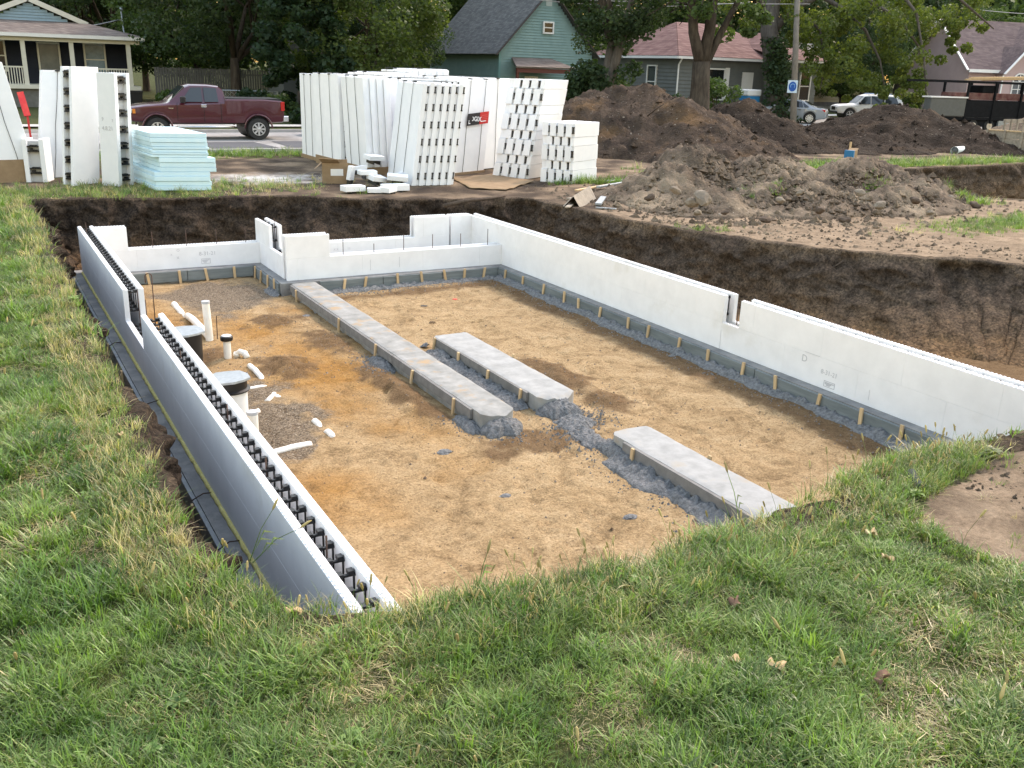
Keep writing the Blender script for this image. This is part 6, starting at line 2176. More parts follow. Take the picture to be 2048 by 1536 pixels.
# ---- tan garage behind the ivy tree and a grey gable deep in the trees
H5 = thing('tan_garage', 'tan house wall with pale eave glimpsed between pole and hanging leaves', 'house', (66, 68, g))
tan = mk('siding_tan', (.40, .34, .22), (.45, .385, .26), 2, .8, .2)
siding(H5, (60.0, 66.0), (74.0, 66.0), g + .8, g + 4.2, tan, (0, -1), None, .3)
MB().box(60.2, 74, 65.9, 66.3, g - .2, g + .8).build('foundation', mk('stone_grey', (.12, .12, .13), (.2, .2, .21), 3, .9, .1), H5)
slab_roof(H5, [[(59.3, 65.4, g + 4.1), (75, 65.4, g + 4.1), (75, 71, g + 6), (59.3, 71, g + 6)]], .1, mk('roof_pale', (.42, .38, .34), (.5, .46, .41), 2, .9, .1))
siding(H5, (60, 71), (60, 66), g + .8, g + 4.2, mk('siding_cream', (.55, .5, .42), rough=.8), (-1, 0), None, .3)
window(H5, (62.4, 66), (63.4, 66), g + 1.7, g + 3.2, (0, -1), mk('trim_dark', (.07, .055, .05)))
p = PD(622, 130, (20, 52, 3))
H6 = thing('grey_gable_house', 'small grey gable glimpsed deep among dark trees', 'house', (p.x, p.y, g))
MB().box(p.x - 1.6, p.x + 1.6, p.y, p.y + 3, g, g + 3.1).build('wall', mk('wall_slate', (.10, .115, .12), rough=.8), H6)
MB().hexa([(p.x - 1.9, p.y - .1, g + 3.0), (p.x + 1.9, p.y - .1, g + 3.0), (p.x + 1.9, p.y + 3, g + 3.0), (p.x - 1.9, p.y + 3, g + 3.0)], [(p.x - .02, p.y - .1, g + 4.7), (p.x + .02, p.y - .1, g + 4.7), (p.x + .02, p.y + 3, g + 4.7), (p.x - .02, p.y + 3, g + 4.7)]).build('roof', dark_sh, H6)

# ---- fences
def fence(label, a, b, h, mat, board=.14, gap=.01):
    a, b = Vector((*a, 0)), Vector((*b, 0))
    d = (b - a)
    n = int(d.length / board)
    t = d.normalized()
    nrm = Vector((t.y, -t.x, 0))
    T = thing('wooden_fence', label, 'fence', (a.x, a.y, g))
    for k in range(n):
        p = a + d * ((k + .5) / n)
        hh = h + .02 * math.sin(k * 2.3)
        MB().obox(p + Vector((0, 0, g + hh / 2)), t * (board / 2 - gap), nrm * .012, (0, 0, hh / 2)).build('board', mat, T)
    for z in (.4, h - .3): MB().obox((a + b) / 2 + Vector((0, 0, g + z)) - nrm * .04, d / 2, nrm * .02, (0, 0, .045)).build('rail', mat, T)
    return T


fence('dark weathered board fence under the trees behind the pickup', (9.6, 57.5), (21.5, 57.5), 2.3, mk('fence_dark', (.075, .075, .072), (.12, .118, .11), 3, .9, .1))


def chain_fence(label, a, b, h, n):
    a, b = Vector((*a, g)), Vector((*b, g))
    T = thing('chain_link_fence', label, 'fence', a)
    for k in range(n + 1):
        p = a.lerp(b, k / n)
        MB().tube([p, p + Vector((0, 0, h))], .035, 6).build('post', metal_galv, T)
    MB().tube([a + Vector((0, 0, h)), b + Vector((0, 0, h))], .03, 6).build('top_rail', metal_galv, T)
    mb = MB()
    m = int((b - a).length / .22)
    for k in range(m):
        for s in (1, -1):
            p = a.lerp(b, k / m)
            q = a.lerp(b, min(1, max(0, (k + s * h / .22) / m)))
            mb.bar(p, q + Vector((0, 0, h)), .006, .006)
    tag(mb.build('mesh', metal_galv, T), kind='stuff')
    return T


chain_fence('galvanised chain-link fence beside the navy house lawn', (10.2, 52.5), (14.6, 51.0), 1.3, 3)
chain_fence('chain-link fence behind the white off-road car', (80, 62), (88, 60), 1.8, 4)
# retaining wall of grey stone below the tan house lawn
T = thing('stone_wall', 'low grey stone wall on the lawn before the tan house', 'wall', (62, 58, g))
rs = random.Random(4)
stone_g = mk('stone_block', (.14, .14, .145), (.24, .235, .23), 3, .9, .1, rnd=.2)
for r in range(2):
    x = 58.0
    while x < 76:
        w = rs.uniform(.35, .7)
        MB().box(x, x + w - .03, 63.0 - .1 * r - rs.uniform(0, .05), 63.4, g + r * .28, g + r * .28 + .26).build('stone', stone_g, T)
        x += w

# ---- wheelie bin, bushes are with the trees; street furniture
p = P(1586, 250)
T = thing('utility_pole', 'grey wooden utility pole with a round blue emblem sign', 'utility pole', p)
top = PD(1600, -160, p)
MB().tube([p, p.lerp(top, .5), top], [.21, .18, .15], 12).build('shaft', mk('pole_wood', (.17, .15, .125), (.26, .23, .195), 9, .9, .1, stretch=(1, 1, .1)), T, smooth=True)
sc = PD(1584, 173, p) + Vector((-.35, -.42, 0)) * .6
sn = Vector((-.6, -.8, 0)).normalized()
sx = Vector((.8, -.6, 0))
MB().obox(sc, sx * .30, sn * .012, (0, 0, .38)).build('sign_plate', mk('sign_pale', (.55, .68, .78), rough=.5), T)
ringp = [(.24 * math.cos(2 * math.pi * k / 20), .30 * math.sin(2 * math.pi * k / 20)) for k in range(20)]
MB().hexa([sc + sx * a + Vector((0, 0, b)) + sn * .013 for a, b in ringp], [sc + sx * a + Vector((0, 0, b)) + sn * .022 for a, b in ringp]).build('emblem_disc', mk('sign_blue', (.01, .09, .38), rough=.5), T)
hs = [(.13 * math.cos(a), .13 * math.sin(a) + .03) for a in [rad(-40 + 26 * k) for k in range(11)]]
MB().tube([sc + sx * a + Vector((0, 0, b)) + sn * .026 for a, b in hs], .022, 5).build('emblem_mark', mk('sign_mark', (.22, .45, .68), rough=.5), T)
MB().bar(top + Vector((-1.2, .9, -1.0)), top + Vector((1.2, -.9, -1.0)), .1, .12).build('crossarm', wood_old, T)
p = PD(246, 200, (8.6, 66, 3))
T = thing('service_mast', 'slim metal service mast with insulator above the navy house roof', 'mast', (p.x, p.y, g))
m1, m0 = PD(242, 22, p), PD(250, 80, p)
MB().tube([Vector((m0.x, m0.y, g)), m0, m1], .05, 6).build('mast', metal_galv, T)
MB().lathe(m1, [(.10, 0), (.12, .08), (.05, .2)], 10).build('weather_cap', metal_galv, T)
MB().bar(m1 + Vector((-.02, 0, -.5)), m1 + Vector((-.25, -.1, -.55)), .05, .05).build('insulator', paint_white, T)


def cable(label, pts, r=.02):
    return tag(MB().tube(pts, r, 5).build('overhead_cable', mk('cable_grey', (.30, .30, .30), rough=.6), smooth=True), label, 'cable', 'overhead cables')


def sag(a, b, s, n=18): return [a.lerp(b, k / n) - Vector((0, 0, s * 4 * (k / n) * (1 - k / n))) for k in range(n + 1)]


cable('pale service cable sagging across the navy house roof to the mast', sag(m1 + Vector((-.1, 0, -.5)), PD(-160, 46, (1, 56, 5)), .55), .035)
cable('thin cable sagging in front of the trees beside the teal house', sag(PD(1040, -4, (33, 50, 8)), PD(1500, 4, (47, 47, 8)), .35), .022)
cable('thin taut cable crossing above the red roof', sag(PD(1100, -3, (36, 50, 9)), PD(1620, 8, (48, 47, 8)), .1), .022)
cable('thin cable crossing above the pink house roof', sag(PD(1960, 20, (80, 50, 9)), PD(2100, 30, (80, 50, 9)), .05), .03)
p = P(1497, 205, GZ)
p = PD(1500, 190, (44.5, 49.0, 2))
T = thing('portable_cooler', 'blue bin with a white lid standing beside the ivy-clad trunk', 'bin', (p.x, p.y, g))
MB().box(p.x - .55, p.x + .55, p.y - .4, p.y + .4, g, p.z - .05).build('bin_body', mk('bin_blue', (.02, .20, .42), rough=.5), T, bevel=.04)
MB().box(p.x - .6, p.x + .6, p.y - .45, p.y + .45, p.z - .05, p.z + .35).build('lid', paint_white, T, bevel=.06)
p = PD(272, 190, (9.8, 55, 1.5))
T = thing('trash_bin', 'dark wheeled trash bin beside the navy house', 'trash bin', (p.x, p.y, g))
MB().hexa([(p.x - .22, p.y - .22, g), (p.x + .22, p.y - .22, g), (p.x + .22, p.y + .22, g), (p.x - .22, p.y + .22, g)], [(p.x - .3, p.y - .3, g + 1), (p.x + .3, p.y - .3, g + 1), (p.x + .3, p.y + .3, g + 1), (p.x - .3, p.y + .3, g + 1)]).build('bin_body', trim_black, T)
MB().box(p.x - .32, p.x + .32, p.y - .34, p.y + .32, g + 1.005, g + 1.08).build('lid', trim_black, T)
# ================================================================== trees
def leaf_mat(name, c1, c2, c3):
    m = bpy.data.materials.new(name)
    t, bs = nodes_of(m)
    co = coord(t)
    col = ramp(t, nnoise(t, co, .9, 4, .6), [(.25, c1), (.55, c2), (.8, c3)])
    f = ramp(t, nnoise(t, co, 9, 2), [(.35, (.75, .78, .7)), (.65, (1.25, 1.22, 1.2))])
    col = mixc(t, 1.0, col, f, 'MULTIPLY')
    t.links.new(col, bs.inputs['Base Color'])
    bs.inputs['Roughness'].default_value = .6
    bs.inputs['Specular IOR Level'].default_value = .25
    tr = t.nodes.new('ShaderNodeBsdfTranslucent')
    t.links.new(mixc(t, 1.0, col, (1.5, 1.7, .7), 'MULTIPLY'), tr.inputs[0])
    mx = t.nodes.new('ShaderNodeMixShader')
    mx.inputs[0].default_value = .35
    t.links.new(bs.outputs[0], mx.inputs[1])
    t.links.new(tr.outputs[0], mx.inputs[2])
    t.links.new(mx.outputs[0], t.nodes['Material Output'].inputs[0])
    return m


LEAF_DARK = leaf_mat('leaf_dark', (.022, .042, .024), (.048, .078, .038), (.095, .13, .055))
LEAF_MID = leaf_mat('leaf_mid', (.034, .060, .024), (.068, .108, .036), (.125, .165, .052))
LEAF_LIGHT = leaf_mat('leaf_light', (.036, .060, .020), (.074, .106, .032), (.13, .155, .048))
LEAF_YELLOW = leaf_mat('leaf_yellow', (.050, .078, .022), (.105, .135, .034), (.19, .20, .055))
LEAF_FIR = leaf_mat('leaf_fir', (.013, .030, .016), (.024, .048, .024), (.045, .072, .033))
bark = mk('bark', (.040, .032, .026), (.095, .078, .062), 7, .95, .1, stretch=(1, 1, .25), b=.9, bscale=16, bdist=.03)
bark_grey = mk('bark_grey', (.075, .064, .054), (.14, .122, .105), 7, .95, .1, stretch=(1, 1, .25), b=.9, bscale=16, bdist=.03)


def leaf_cloud(centers, per, size, rng, droop=0.0, flat=.8):
    """numpy mesh of small folded leaf sprays round the given (x, y, z, r) clumps"""
    C = np.array([c[:3] for c in centers])
    Rr = np.array([c[3] for c in centers])
    n = len(C) * per
    ci = np.repeat(np.arange(len(C)), per)
    d = rng.normal(size=(n, 3))
    d /= np.linalg.norm(d, axis=1)[:, None]
    rad_ = Rr[ci] * rng.uniform(.35, 1.0, n) ** .55
    pos = C[ci] + d * rad_[:, None] * np.array([1, 1, flat])
    a = rng.normal(size=(n, 3))
    a[:, 2] = a[:, 2] * .5 - droop
    a /= np.linalg.norm(a, axis=1)[:, None]
    b = np.cross(a, d + rng.normal(size=(n, 3)) * .6)
    b /= np.linalg.norm(b, axis=1)[:, None] + 1e-9
    s = size * rng.uniform(.55, 1.3, n)
    L, Wd = a * s[:, None], b * (s * .38)[:, None]
    v0, v1, v2, v3 = pos - L * .5, pos - L * .05 + Wd, pos + L * .55, pos - L * .05 - Wd
    V = np.stack([v0, v1, v2, v3], 1).reshape(-1, 3)
    F = np.arange(n * 4).reshape(-1, 4)
    return V, F


def cloud_obj(name, V, F, mat, parent):
    me = bpy.data.meshes.new(name)
    me.vertices.add(len(V))
    me.vertices.foreach_set('co', V.astype(np.float32).ravel())
    me.loops.add(len(F) * 4)
    me.loops.foreach_set('vertex_index', F.astype(np.int32).ravel())
    me.polygons.add(len(F))
    me.polygons.foreach_set('loop_start', np.arange(0, len(F) * 4, 4, dtype=np.int32))
    me.materials.append(mat)
    me.update()
    me.validate()
    return link(name, me, parent)


def make_tree(label, loc, h, cr, cz0, trunk_r, mat, seed, lean=(0, 0), nclump=60, per=130, leaf=.34, barkm=None, name='broadleaf_tree', group='trees beyond the street', forks=5, shape='round', squash=1.0):
    rs = random.Random(seed)
    rng = np.random.default_rng(seed)
    T = thing(name, label, 'tree', (loc[0], loc[1], loc[2] if len(loc) > 2 else g + far_rise(loc[0], loc[1]) - .1), group)
    mb = MB()
    fork = cz0 + (h - cz0) * .12
    top = Vector((lean[0], lean[1], fork))
    mb.tube([(0, 0, 0), (lean[0] * .08, lean[1] * .08, .25), (lean[0] * .4, lean[1] * .4, fork * .45), top], [trunk_r * 1.35, trunk_r * 1.05, trunk_r * .9, trunk_r * .75], 12)
    cl = []
    cc = Vector((lean[0], lean[1], (cz0 + h) / 2))
    hz = (h - cz0) / 2
    for k in range(nclump):
        for _ in range(30):
            d = Vector((rs.gauss(0, 1), rs.gauss(0, 1), rs.gauss(0, 1))).normalized()
            q = rs.uniform(.45, 1) ** .6
            zz = d.z * q
            if shape == 'cone':
                zz = rs.uniform(-1, 1)
                w = (1 - zz) / 2 * .95 + .06
                a = rs.uniform(0, 6.28)
                d = Vector((math.cos(a) * w, math.sin(a) * w, 0))
                q = rs.uniform(.6, 1)
                p = cc + Vector((d.x * q * cr, d.y * q * cr, zz * hz))
            else: p = cc + Vector((d.x * q * cr, d.y * q * cr * squash, zz * hz))
            break
        r = cr * rs.uniform(.17, .30) * (1 if shape != 'cone' else .75)
        cl.append((p.x, p.y, p.z, r))
    for k in range(forks):
        c = cl[(k * 7) % len(cl)]
        m = top.lerp(Vector(c[:3]), .5) + Vector((rs.uniform(-.4, .4), rs.uniform(-.4, .4), rs.uniform(0, .6)))
        mb.tube([top - Vector((0, 0, .2)), m, Vector(c[:3])], [trunk_r * .55, trunk_r * .32, trunk_r * .1], 8)
        for j in range(2):
            e = cl[(k * 7 + j * 3 + 2) % len(cl)]
            mb.tube([m, m.lerp(Vector(e[:3]), .6) + Vector((0, 0, .3)), Vector(e[:3])], [trunk_r * .22, trunk_r * .14, trunk_r * .05], 6)
    mb.build('trunk', barkm or bark, T, smooth=True, local=True)
    V, F = leaf_cloud(cl, per, leaf, rng)
    cloud_obj('crown', V, F, mat, T)
    return T


def copy_tree(src, loc, rotz, sc, label):
    c = src.copy()
    COL.objects.link(c)
    c.location = (loc[0], loc[1], g + far_rise(loc[0], loc[1]) - .1)
    c.rotation_euler = (0, 0, rotz)
    c.scale = (sc[0], sc[0], sc[1])
    c['label'] = label
    for ch in src.children:
        d = ch.copy()
        COL.objects.link(d)
        d.parent = c
    return c


def az(px, depth):
    """ground point in the direction of a pixel column, 'depth' metres out along the view"""
    d = ray(px, 140)
    return (d.x * depth, d.y * depth)


TD = make_tree('dense dark broadleaf tree right behind the maroon pickup', az(470, 54), 13.5, 5.4, 1.6, .32, LEAF_DARK, 1, nclump=95, per=320, leaf=.235)
TM = make_tree('mid green broadleaf tree whose crown reaches low beside the navy house', az(395, 64), 14.5, 5.6, 1.4, .3, LEAF_MID, 2, nclump=95, per=320, leaf=.235)
TL = make_tree('yellow green leafy tree behind the middle of the foam bundles', az(720, 50), 10.0, 4.2, .6, .25, LEAF_LIGHT, 3, nclump=80, per=300, leaf=.20)
TF = make_tree('dark conifer tapering upward beside the black car', az(600, 47), 10.5, 3.2, .3, .22, LEAF_FIR, 4, nclump=120, per=150, leaf=.27, shape='cone', name='conifer_tree', forks=0)
copy_tree(TD, az(790, 58), 1.2, (.55, .62), 'dark tree rounding over the foam bundles beside the teal house')
copy_tree(TD, az(560, 64), 2.2, (1.2, 1.25), 'tall dark tree rising behind the conifer')
copy_tree(TM, az(830, 82), .7, (1.0, 1.2), 'tall mid green tree behind the teal house ridge')
copy_tree(TM, az(650, 68), 4.0, (1.1, 1.3), 'tall mid green tree rising behind the yellow green one')
copy_tree(TD, az(230, 70), 3.1, (1.1, 1.2), 'dark tree rising behind the service mast')
copy_tree(TM, az(20, 84), 5.0, (1.25, 1.25), 'dense tree crown behind the peak of the navy house')
copy_tree(TD, az(130, 80), .4, (1.2, 1.2), 'dark tree crown just right of the navy house peak')
copy_tree(TD, az(1150, 84), 1.9, (.95, 1.3), 'dark tree rising behind the teal house gable')
copy_tree(TM, az(1010, 84), 2.9, (1.2, 1.5), 'far tree top above the teal house ridge')
copy_tree(TM, az(1330, 92), 1.0, (1.5, 1.45), 'far mid green tree behind the faded red roof')
copy_tree(TD, az(1490, 92), 2.0, (1.4, 1.4), 'far dark tree behind the right end of the faded red roof')
copy_tree(TM, az(1650, 104), 3.6, (1.4, 1.35), 'far tree above the tan house')
copy_tree(TD, az(1800, 96), 5.3, (1.2, 1.15), 'dark tree standing left of the pink house')
copy_tree(TD, az(1920, 140), 5.9, (1.7, 1.6), 'far dark tree behind the pink house ridge')
copy_tree(TM, az(2040, 135), .2, (1.7, 1.6), 'far tree top right of the pink house ridge')
copy_tree(TL, az(1690, 84), 1.5, (.8, .7), 'light leafy tree in front of the tan wall')
copy_tree(TD, az(1730, 82), .9, (.65, .75), 'dark tree with black trunk behind the white off-road car')
copy_tree(TD, az(290, 78), 2.0, (.9, .9), 'dark tree filling the gap behind the navy house corner')
copy_tree(TD, az(1865, 104), 2.4, (1.0, .8), 'dark tree behind the trailer, left of the pink gable')
copy_tree(TM, az(1575, 112), 4.4, (1.3, 1.1), 'far tree directly behind the ivy-clad trunk')
copy_tree(TD, az(1745, 122), 1.4, (1.4, 1.1), 'far dark tree behind the white off-road car')
copy_tree(TM, az(1950, 112), 3.3, (.9, .7), 'low tree behind the pink house eave')
# a far wood that closes the view
V_, F_ = [], []
rng = np.random.default_rng(77)
cl = []
rs = random.Random(77)
for k in range(460):
    px = rs.uniform(-500, 2600)
    dep = rs.uniform(118, 160)
    x, y = az(px, dep)
    cl.append((x, y, GZ + 1.5 + (rs.uniform(1, 15) if k < 260 else rs.uniform(0, 8)), rs.uniform(2.2, 4.2)))
V_, F_ = leaf_cloud(cl, 110, .95, rng)
o = cloud_obj('far_wood', V_, F_, LEAF_MID, None)
tag(o, 'distant wood closing the view behind the houses', 'wood', kind='stuff')

# twin-trunked tree between the teal and the grey house
x, y = az(1200, 52)
T = make_tree('twin-trunked dark tree between the teal house and the faded red roof', (x, y), 12.5, 3.4, 3.4, .30, LEAF_DARK, 11, nclump=55, per=260, leaf=.21, barkm=bark_grey, lean=(.9, .3))
MB().tube([(.3, 0, 0), (.6, 0, 2.2), (1.3, -.2, 5.0), (1.7, -.3, 7.0)], [.36, .30, .24, .15], 12).build('second_trunk', bark_grey, T, smooth=True, local=True)
cl = [(rs.uniform(-2.0, 2.4), rs.uniform(-1.2, 1.2), rs.uniform(.6, 3.4), rs.uniform(.5, 1.0)) for k in range(24)]
V, F = leaf_cloud(cl, 130, .26, rng)
cloud_obj('undergrowth', V, F, LEAF_DARK, T)

# the multi-stemmed tree in front of the grey house; its crown is above the picture
x, y = az(1405, 50)
T = thing('broadleaf_tree', 'tall tree with forked dark trunk standing before the grey bungalow', 'tree', (x, y, g - .1), 'trees beyond the street')
mb = MB()
mb.tube([(0, 0, 0), (.0, 0, .5), (-.05, 0, 2.2), (-.12, 0, 3.6)], [.85, .62, .5, .46], 14)
for pts, rr in (([(-.12, 0, 3.4), (-.75, .1, 5.0), (-1.1, .2, 7.5), (-1.3, .2, 10)], [.34, .27, .22, .16]), ([(-.1, 0, 3.4), (.25, 0, 5.2), (.35, .1, 7.5), (.3, 0, 10.5)], [.36, .3, .25, .18]), ([(.05, 0, 3.2), (.9, -.1, 5.0), (1.9, -.2, 6.8), (3.0, -.3, 8.6)], [.24, .19, .15, .1])):
    mb.tube(pts, rr, 10)
for k in range(14):
    a = rs.uniform(0, 6.28)
    z = rs.uniform(5.5, 9.5)
    mb.tube([(.3 * math.cos(a), .2 * math.sin(a), z), (1.8 * math.cos(a), 1.8 * math.sin(a), z + .4), (3.2 * math.cos(a), 3.2 * math.sin(a), z - .4)], [.09, .05, .02], 6)
mb.build('trunk', bark, T, smooth=True, local=True)
cl = []
for k in range(46):
    a, r_ = rs.uniform(0, 6.28), rs.uniform(1.2, 4.6)
    cl.append((r_ * math.cos(a), r_ * math.sin(a), rs.uniform(6.3, 12), rs.uniform(.7, 1.3)))
for k in range(8): cl.append((rs.uniform(-3.2, 3.6), rs.uniform(-1.5, 1.0), rs.uniform(5.0, 6.4), rs.uniform(.35, .7)))
V, F = leaf_cloud(cl, 130, .26, rng, droop=.3)
cloud_obj('crown', V, F, LEAF_MID, T)

# ivy-clad tree with the long drooping light boughs
b = P(1563, 246)
T = thing('broadleaf_tree', 'tree with ivy-clad leaning trunk and long drooping light green boughs', 'tree', (b.x, b.y, g - .1), 'trees beyond the street')
dep = b


def L_(px, py, off=0.0): return PD(px, py, dep) + Vector((CF.x, CF.y, 0)) * off - Vector((b.x, b.y, g - .1))


mb = MB()
mb.tube([(0, 0, 0), L_(1553, 180), L_(1545, 110), L_(1538, 60), L_(1545, 0), L_(1552, -90)], [1.0, .72, .62, .56, .5, .36], 14)
boughs = [([L_(1545, 60), L_(1590, 15), L_(1640, -10), L_(1720, -10), L_(1800, 40), L_(1850, 110)], [.34, .26, .2, .16, .1, .04]),
          ([L_(1640, -10), L_(1690, 20), L_(1730, 60), L_(1760, 120), L_(1770, 180)], [.16, .13, .1, .07, .03]),
          ([L_(1590, 15), L_(1640, 60), L_(1650, 130), L_(1640, 180)], [.12, .09, .06, .03]),
          ([L_(1548, -60), L_(1620, -60, -1), L_(1750, -50, -2), L_(1880, -10, -2), L_(1960, 60, -2)], [.3, .22, .17, .1, .04]),
          ([L_(1750, -50, -2), L_(1810, 30, -2), L_(1825, 120, -2), L_(1830, 210, -2)], [.12, .09, .06, .03]),
          ([L_(1542, 20), L_(1500, -20), L_(1450, -30)], [.2, .15, .08])]
for pts, rr in boughs: mb.tube(pts, rr, 8)
mb.build('trunk', bark_grey, T, smooth=True, local=True)
cl = []
for (px, py, r_, n) in ((1600, 30, .9, 6), (1640, 70, .9, 7), (1620, 120, .7, 4), (1660, 140, .8, 6), (1690, 40, 1.0, 8), (1720, 100, .9, 8), (1750, 150, .8, 6), (1700, 175, .55, 4), (1770, 60, 1.0, 9), (1800, 110, .8, 7), (1770, 200, .5, 4), (1755, 225, .4, 2),
                        (1840, 40, 1.0, 8), (1835, 150, .7, 5), (1830, 200, .55, 4), (1850, 215, .45, 3), (1890, 40, .8, 6), (1920, 80, .5, 4), (1950, 40, .7, 4), (1870, 100, .6, 4), (1560, -10, 1.0, 6), (1490, 0, .9, 5), (1480, 60, .6, 3), (1590, 90, .6, 3), (1700, 0, 1.2, 8), (1820, 0, 1.2, 8), (1940, -10, 1.0, 6), (1600, 160, .35, 2), (1660, 190, .35, 2), (1780, 175, .5, 3)):
    for k in range(n):
        p = L_(px + rs.uniform(-28, 28), py + rs.uniform(-24, 24), rs.uniform(-2.2, 2.2))
        cl.append((p.x, p.y, p.z, r_ * rs.uniform(.55, .95)))
V, F = leaf_cloud(cl, 150, .21, rng, droop=.8)
cloud_obj('crown', V, F, LEAF_YELLOW, T)
cl = []
for k in range(80):
    py = rs.uniform(85, 250)
    p = L_(1546 + (py - 85) * .11 + rs.uniform(-16, 16) * (.6 + (py - 60) / 260), py, rs.uniform(-1.0, .4))
    cl.append((p.x, p.y, p.z, rs.uniform(.42, .75)))
V, F = leaf_cloud(cl, 110, .22, rng, droop=.2)
cloud_obj('ivy', V, F, LEAF_DARK, T)


# shrubs
def shrub(label, loc, r, h, mat, seed, per=110, leaf=.2, n=16):
    rs = random.Random(seed)
    rng = np.random.default_rng(seed)
    T = thing('shrub', label, 'shrub', (loc[0], loc[1], g - .05), 'garden shrubs')
    mb = MB()
    cl = []
    for k in range(n):
        a, q = rs.uniform(0, 6.28), r * rs.uniform(0, .8)
        c = (q * math.cos(a), q * math.sin(a), h * rs.uniform(.2, .9), r * rs.uniform(.28, .45))
        cl.append(c)
        if k < 7: mb.tube([(0, 0, 0), (c[0] * .5, c[1] * .5, c[2] * .6), c[:3]], [.04, .03, .01], 5)
    mb.build('stem', bark, T, local=True)
    V, F = leaf_cloud(cl, per, leaf, rng)
    cloud_obj('foliage', V, F, mat, T)
    return T


for (px, dep_, r, h, mat, lab) in ((1440, 57, 1.5, 2.7, LEAF_MID, 'feathery green shrub beside the bungalow porch'), (1355, 58, 1.0, 1.8, LEAF_DARK, 'dark shrub under the bungalow front window'), (1470, 55, .8, 1.1, LEAF_DARK, 'low dark shrub at the bungalow steps'),
                                   (1150, 52, 1.3, 3.2, LEAF_DARK, 'tall dark shrub beside the teal house gable'), (555, 46, 1.0, 1.3, LEAF_MID, 'low green shrub behind the pickup bed'), (330, 50, .7, 1.2, LEAF_MID, 'small green shrub beyond the pickup cab'),
                                   (110, 58, 1.2, 1.0, LEAF_DARK, 'low dark shrub before the navy house porch'), (1605, 66, .8, 1.0, LEAF_MID, 'small shrub on the lawn behind the utility pole'), (840, 50, 1.4, 2.4, LEAF_DARK, 'dark shrub below the teal house eave'), (1845, 66, 1.0, 2.2, LEAF_LIGHT, 'light leafy sapling behind the broad mound'), (1870, 42, .6, 1.3, LEAF_LIGHT, 'leafy weed growing on the broad dark mound')):
    shrub(lab, az(px, dep_), r, h, mat, int(px))
# ================================================================== grass, weeds and fallen leaves
def grass_mat(name, base, tip, dry, dryness):
    m = bpy.data.materials.new(name)
    t, bs = nodes_of(m)
    co = coord(t)
    oi = t.nodes.new('ShaderNodeObjectInfo')
    c = mixc(t, ramp(t, nnoise(t, co, 1.1, 4, .6), [(.35, 0.0), (.65, 1.0)]), base, tip)
    ad = t.nodes.new('ShaderNodeMath')
    ad.operation = 'MULTIPLY_ADD'
    t.links.new(oi.outputs['Random'], ad.inputs[0])
    ad.inputs[1].default_value = .55
    t.links.new(nnoise(t, co, .8, 5, .65), ad.inputs[2])
    c = mixc(t, ramp(t, ad.outputs[0], [(dryness, 0.0), (dryness + .22, 1.0)]), c, dry)
    hv = t.nodes.new('ShaderNodeHueSaturation')
    mr = t.nodes.new('ShaderNodeMapRange')
    mr.inputs[3].default_value = .45
    mr.inputs[4].default_value = 1.75
    wn_ = t.nodes.new('ShaderNodeTexWhiteNoise')
    wn_.noise_dimensions = '1D'
    t.links.new(oi.outputs['Random'], wn_.inputs['W'])
    t.links.new(wn_.outputs['Value'], mr.inputs[0])
    t.links.new(mr.outputs[0], hv.inputs['Value'])
    t.links.new(c, hv.inputs['Color'])
    c = hv.outputs[0]
    t.links.new(c, bs.inputs['Base Color'])
    bs.inputs['Roughness'].default_value = .38
    bs.inputs['Specular IOR Level'].default_value = .5
    tr = t.nodes.new('ShaderNodeBsdfTranslucent')
    t.links.new(mixc(t, 1.0, c, (1.3, 1.5, .7), 'MULTIPLY'), tr.inputs[0])
    mx = t.nodes.new('ShaderNodeMixShader')
    mx.inputs[0].default_value = .35
    t.links.new(bs.outputs[0], mx.inputs[1])
    t.links.new(tr.outputs[0], mx.inputs[2])
    t.links.new(mx.outputs[0], t.nodes['Material Output'].inputs[0])
    return m


GREEN = grass_mat('grass_green', (.072, .145, .028), (.165, .245, .058), (.36, .31, .15), 1.04)
MIXED = grass_mat('grass_mixed', (.095, .150, .040), (.205, .255, .085), (.42, .36, .20), .97)
YELLOW = grass_mat('grass_yellow', (.16, .20, .05), (.24, .265, .08), (.38, .33, .16), .98)
STRAW = grass_mat('grass_straw', (.22, .19, .08), (.34, .28, .14), (.42, .34, .19), .5)
SEED = mk('seed_head', (.30, .25, .10), (.42, .33, .15), 30, .8, .2, world=False, rnd=.3)


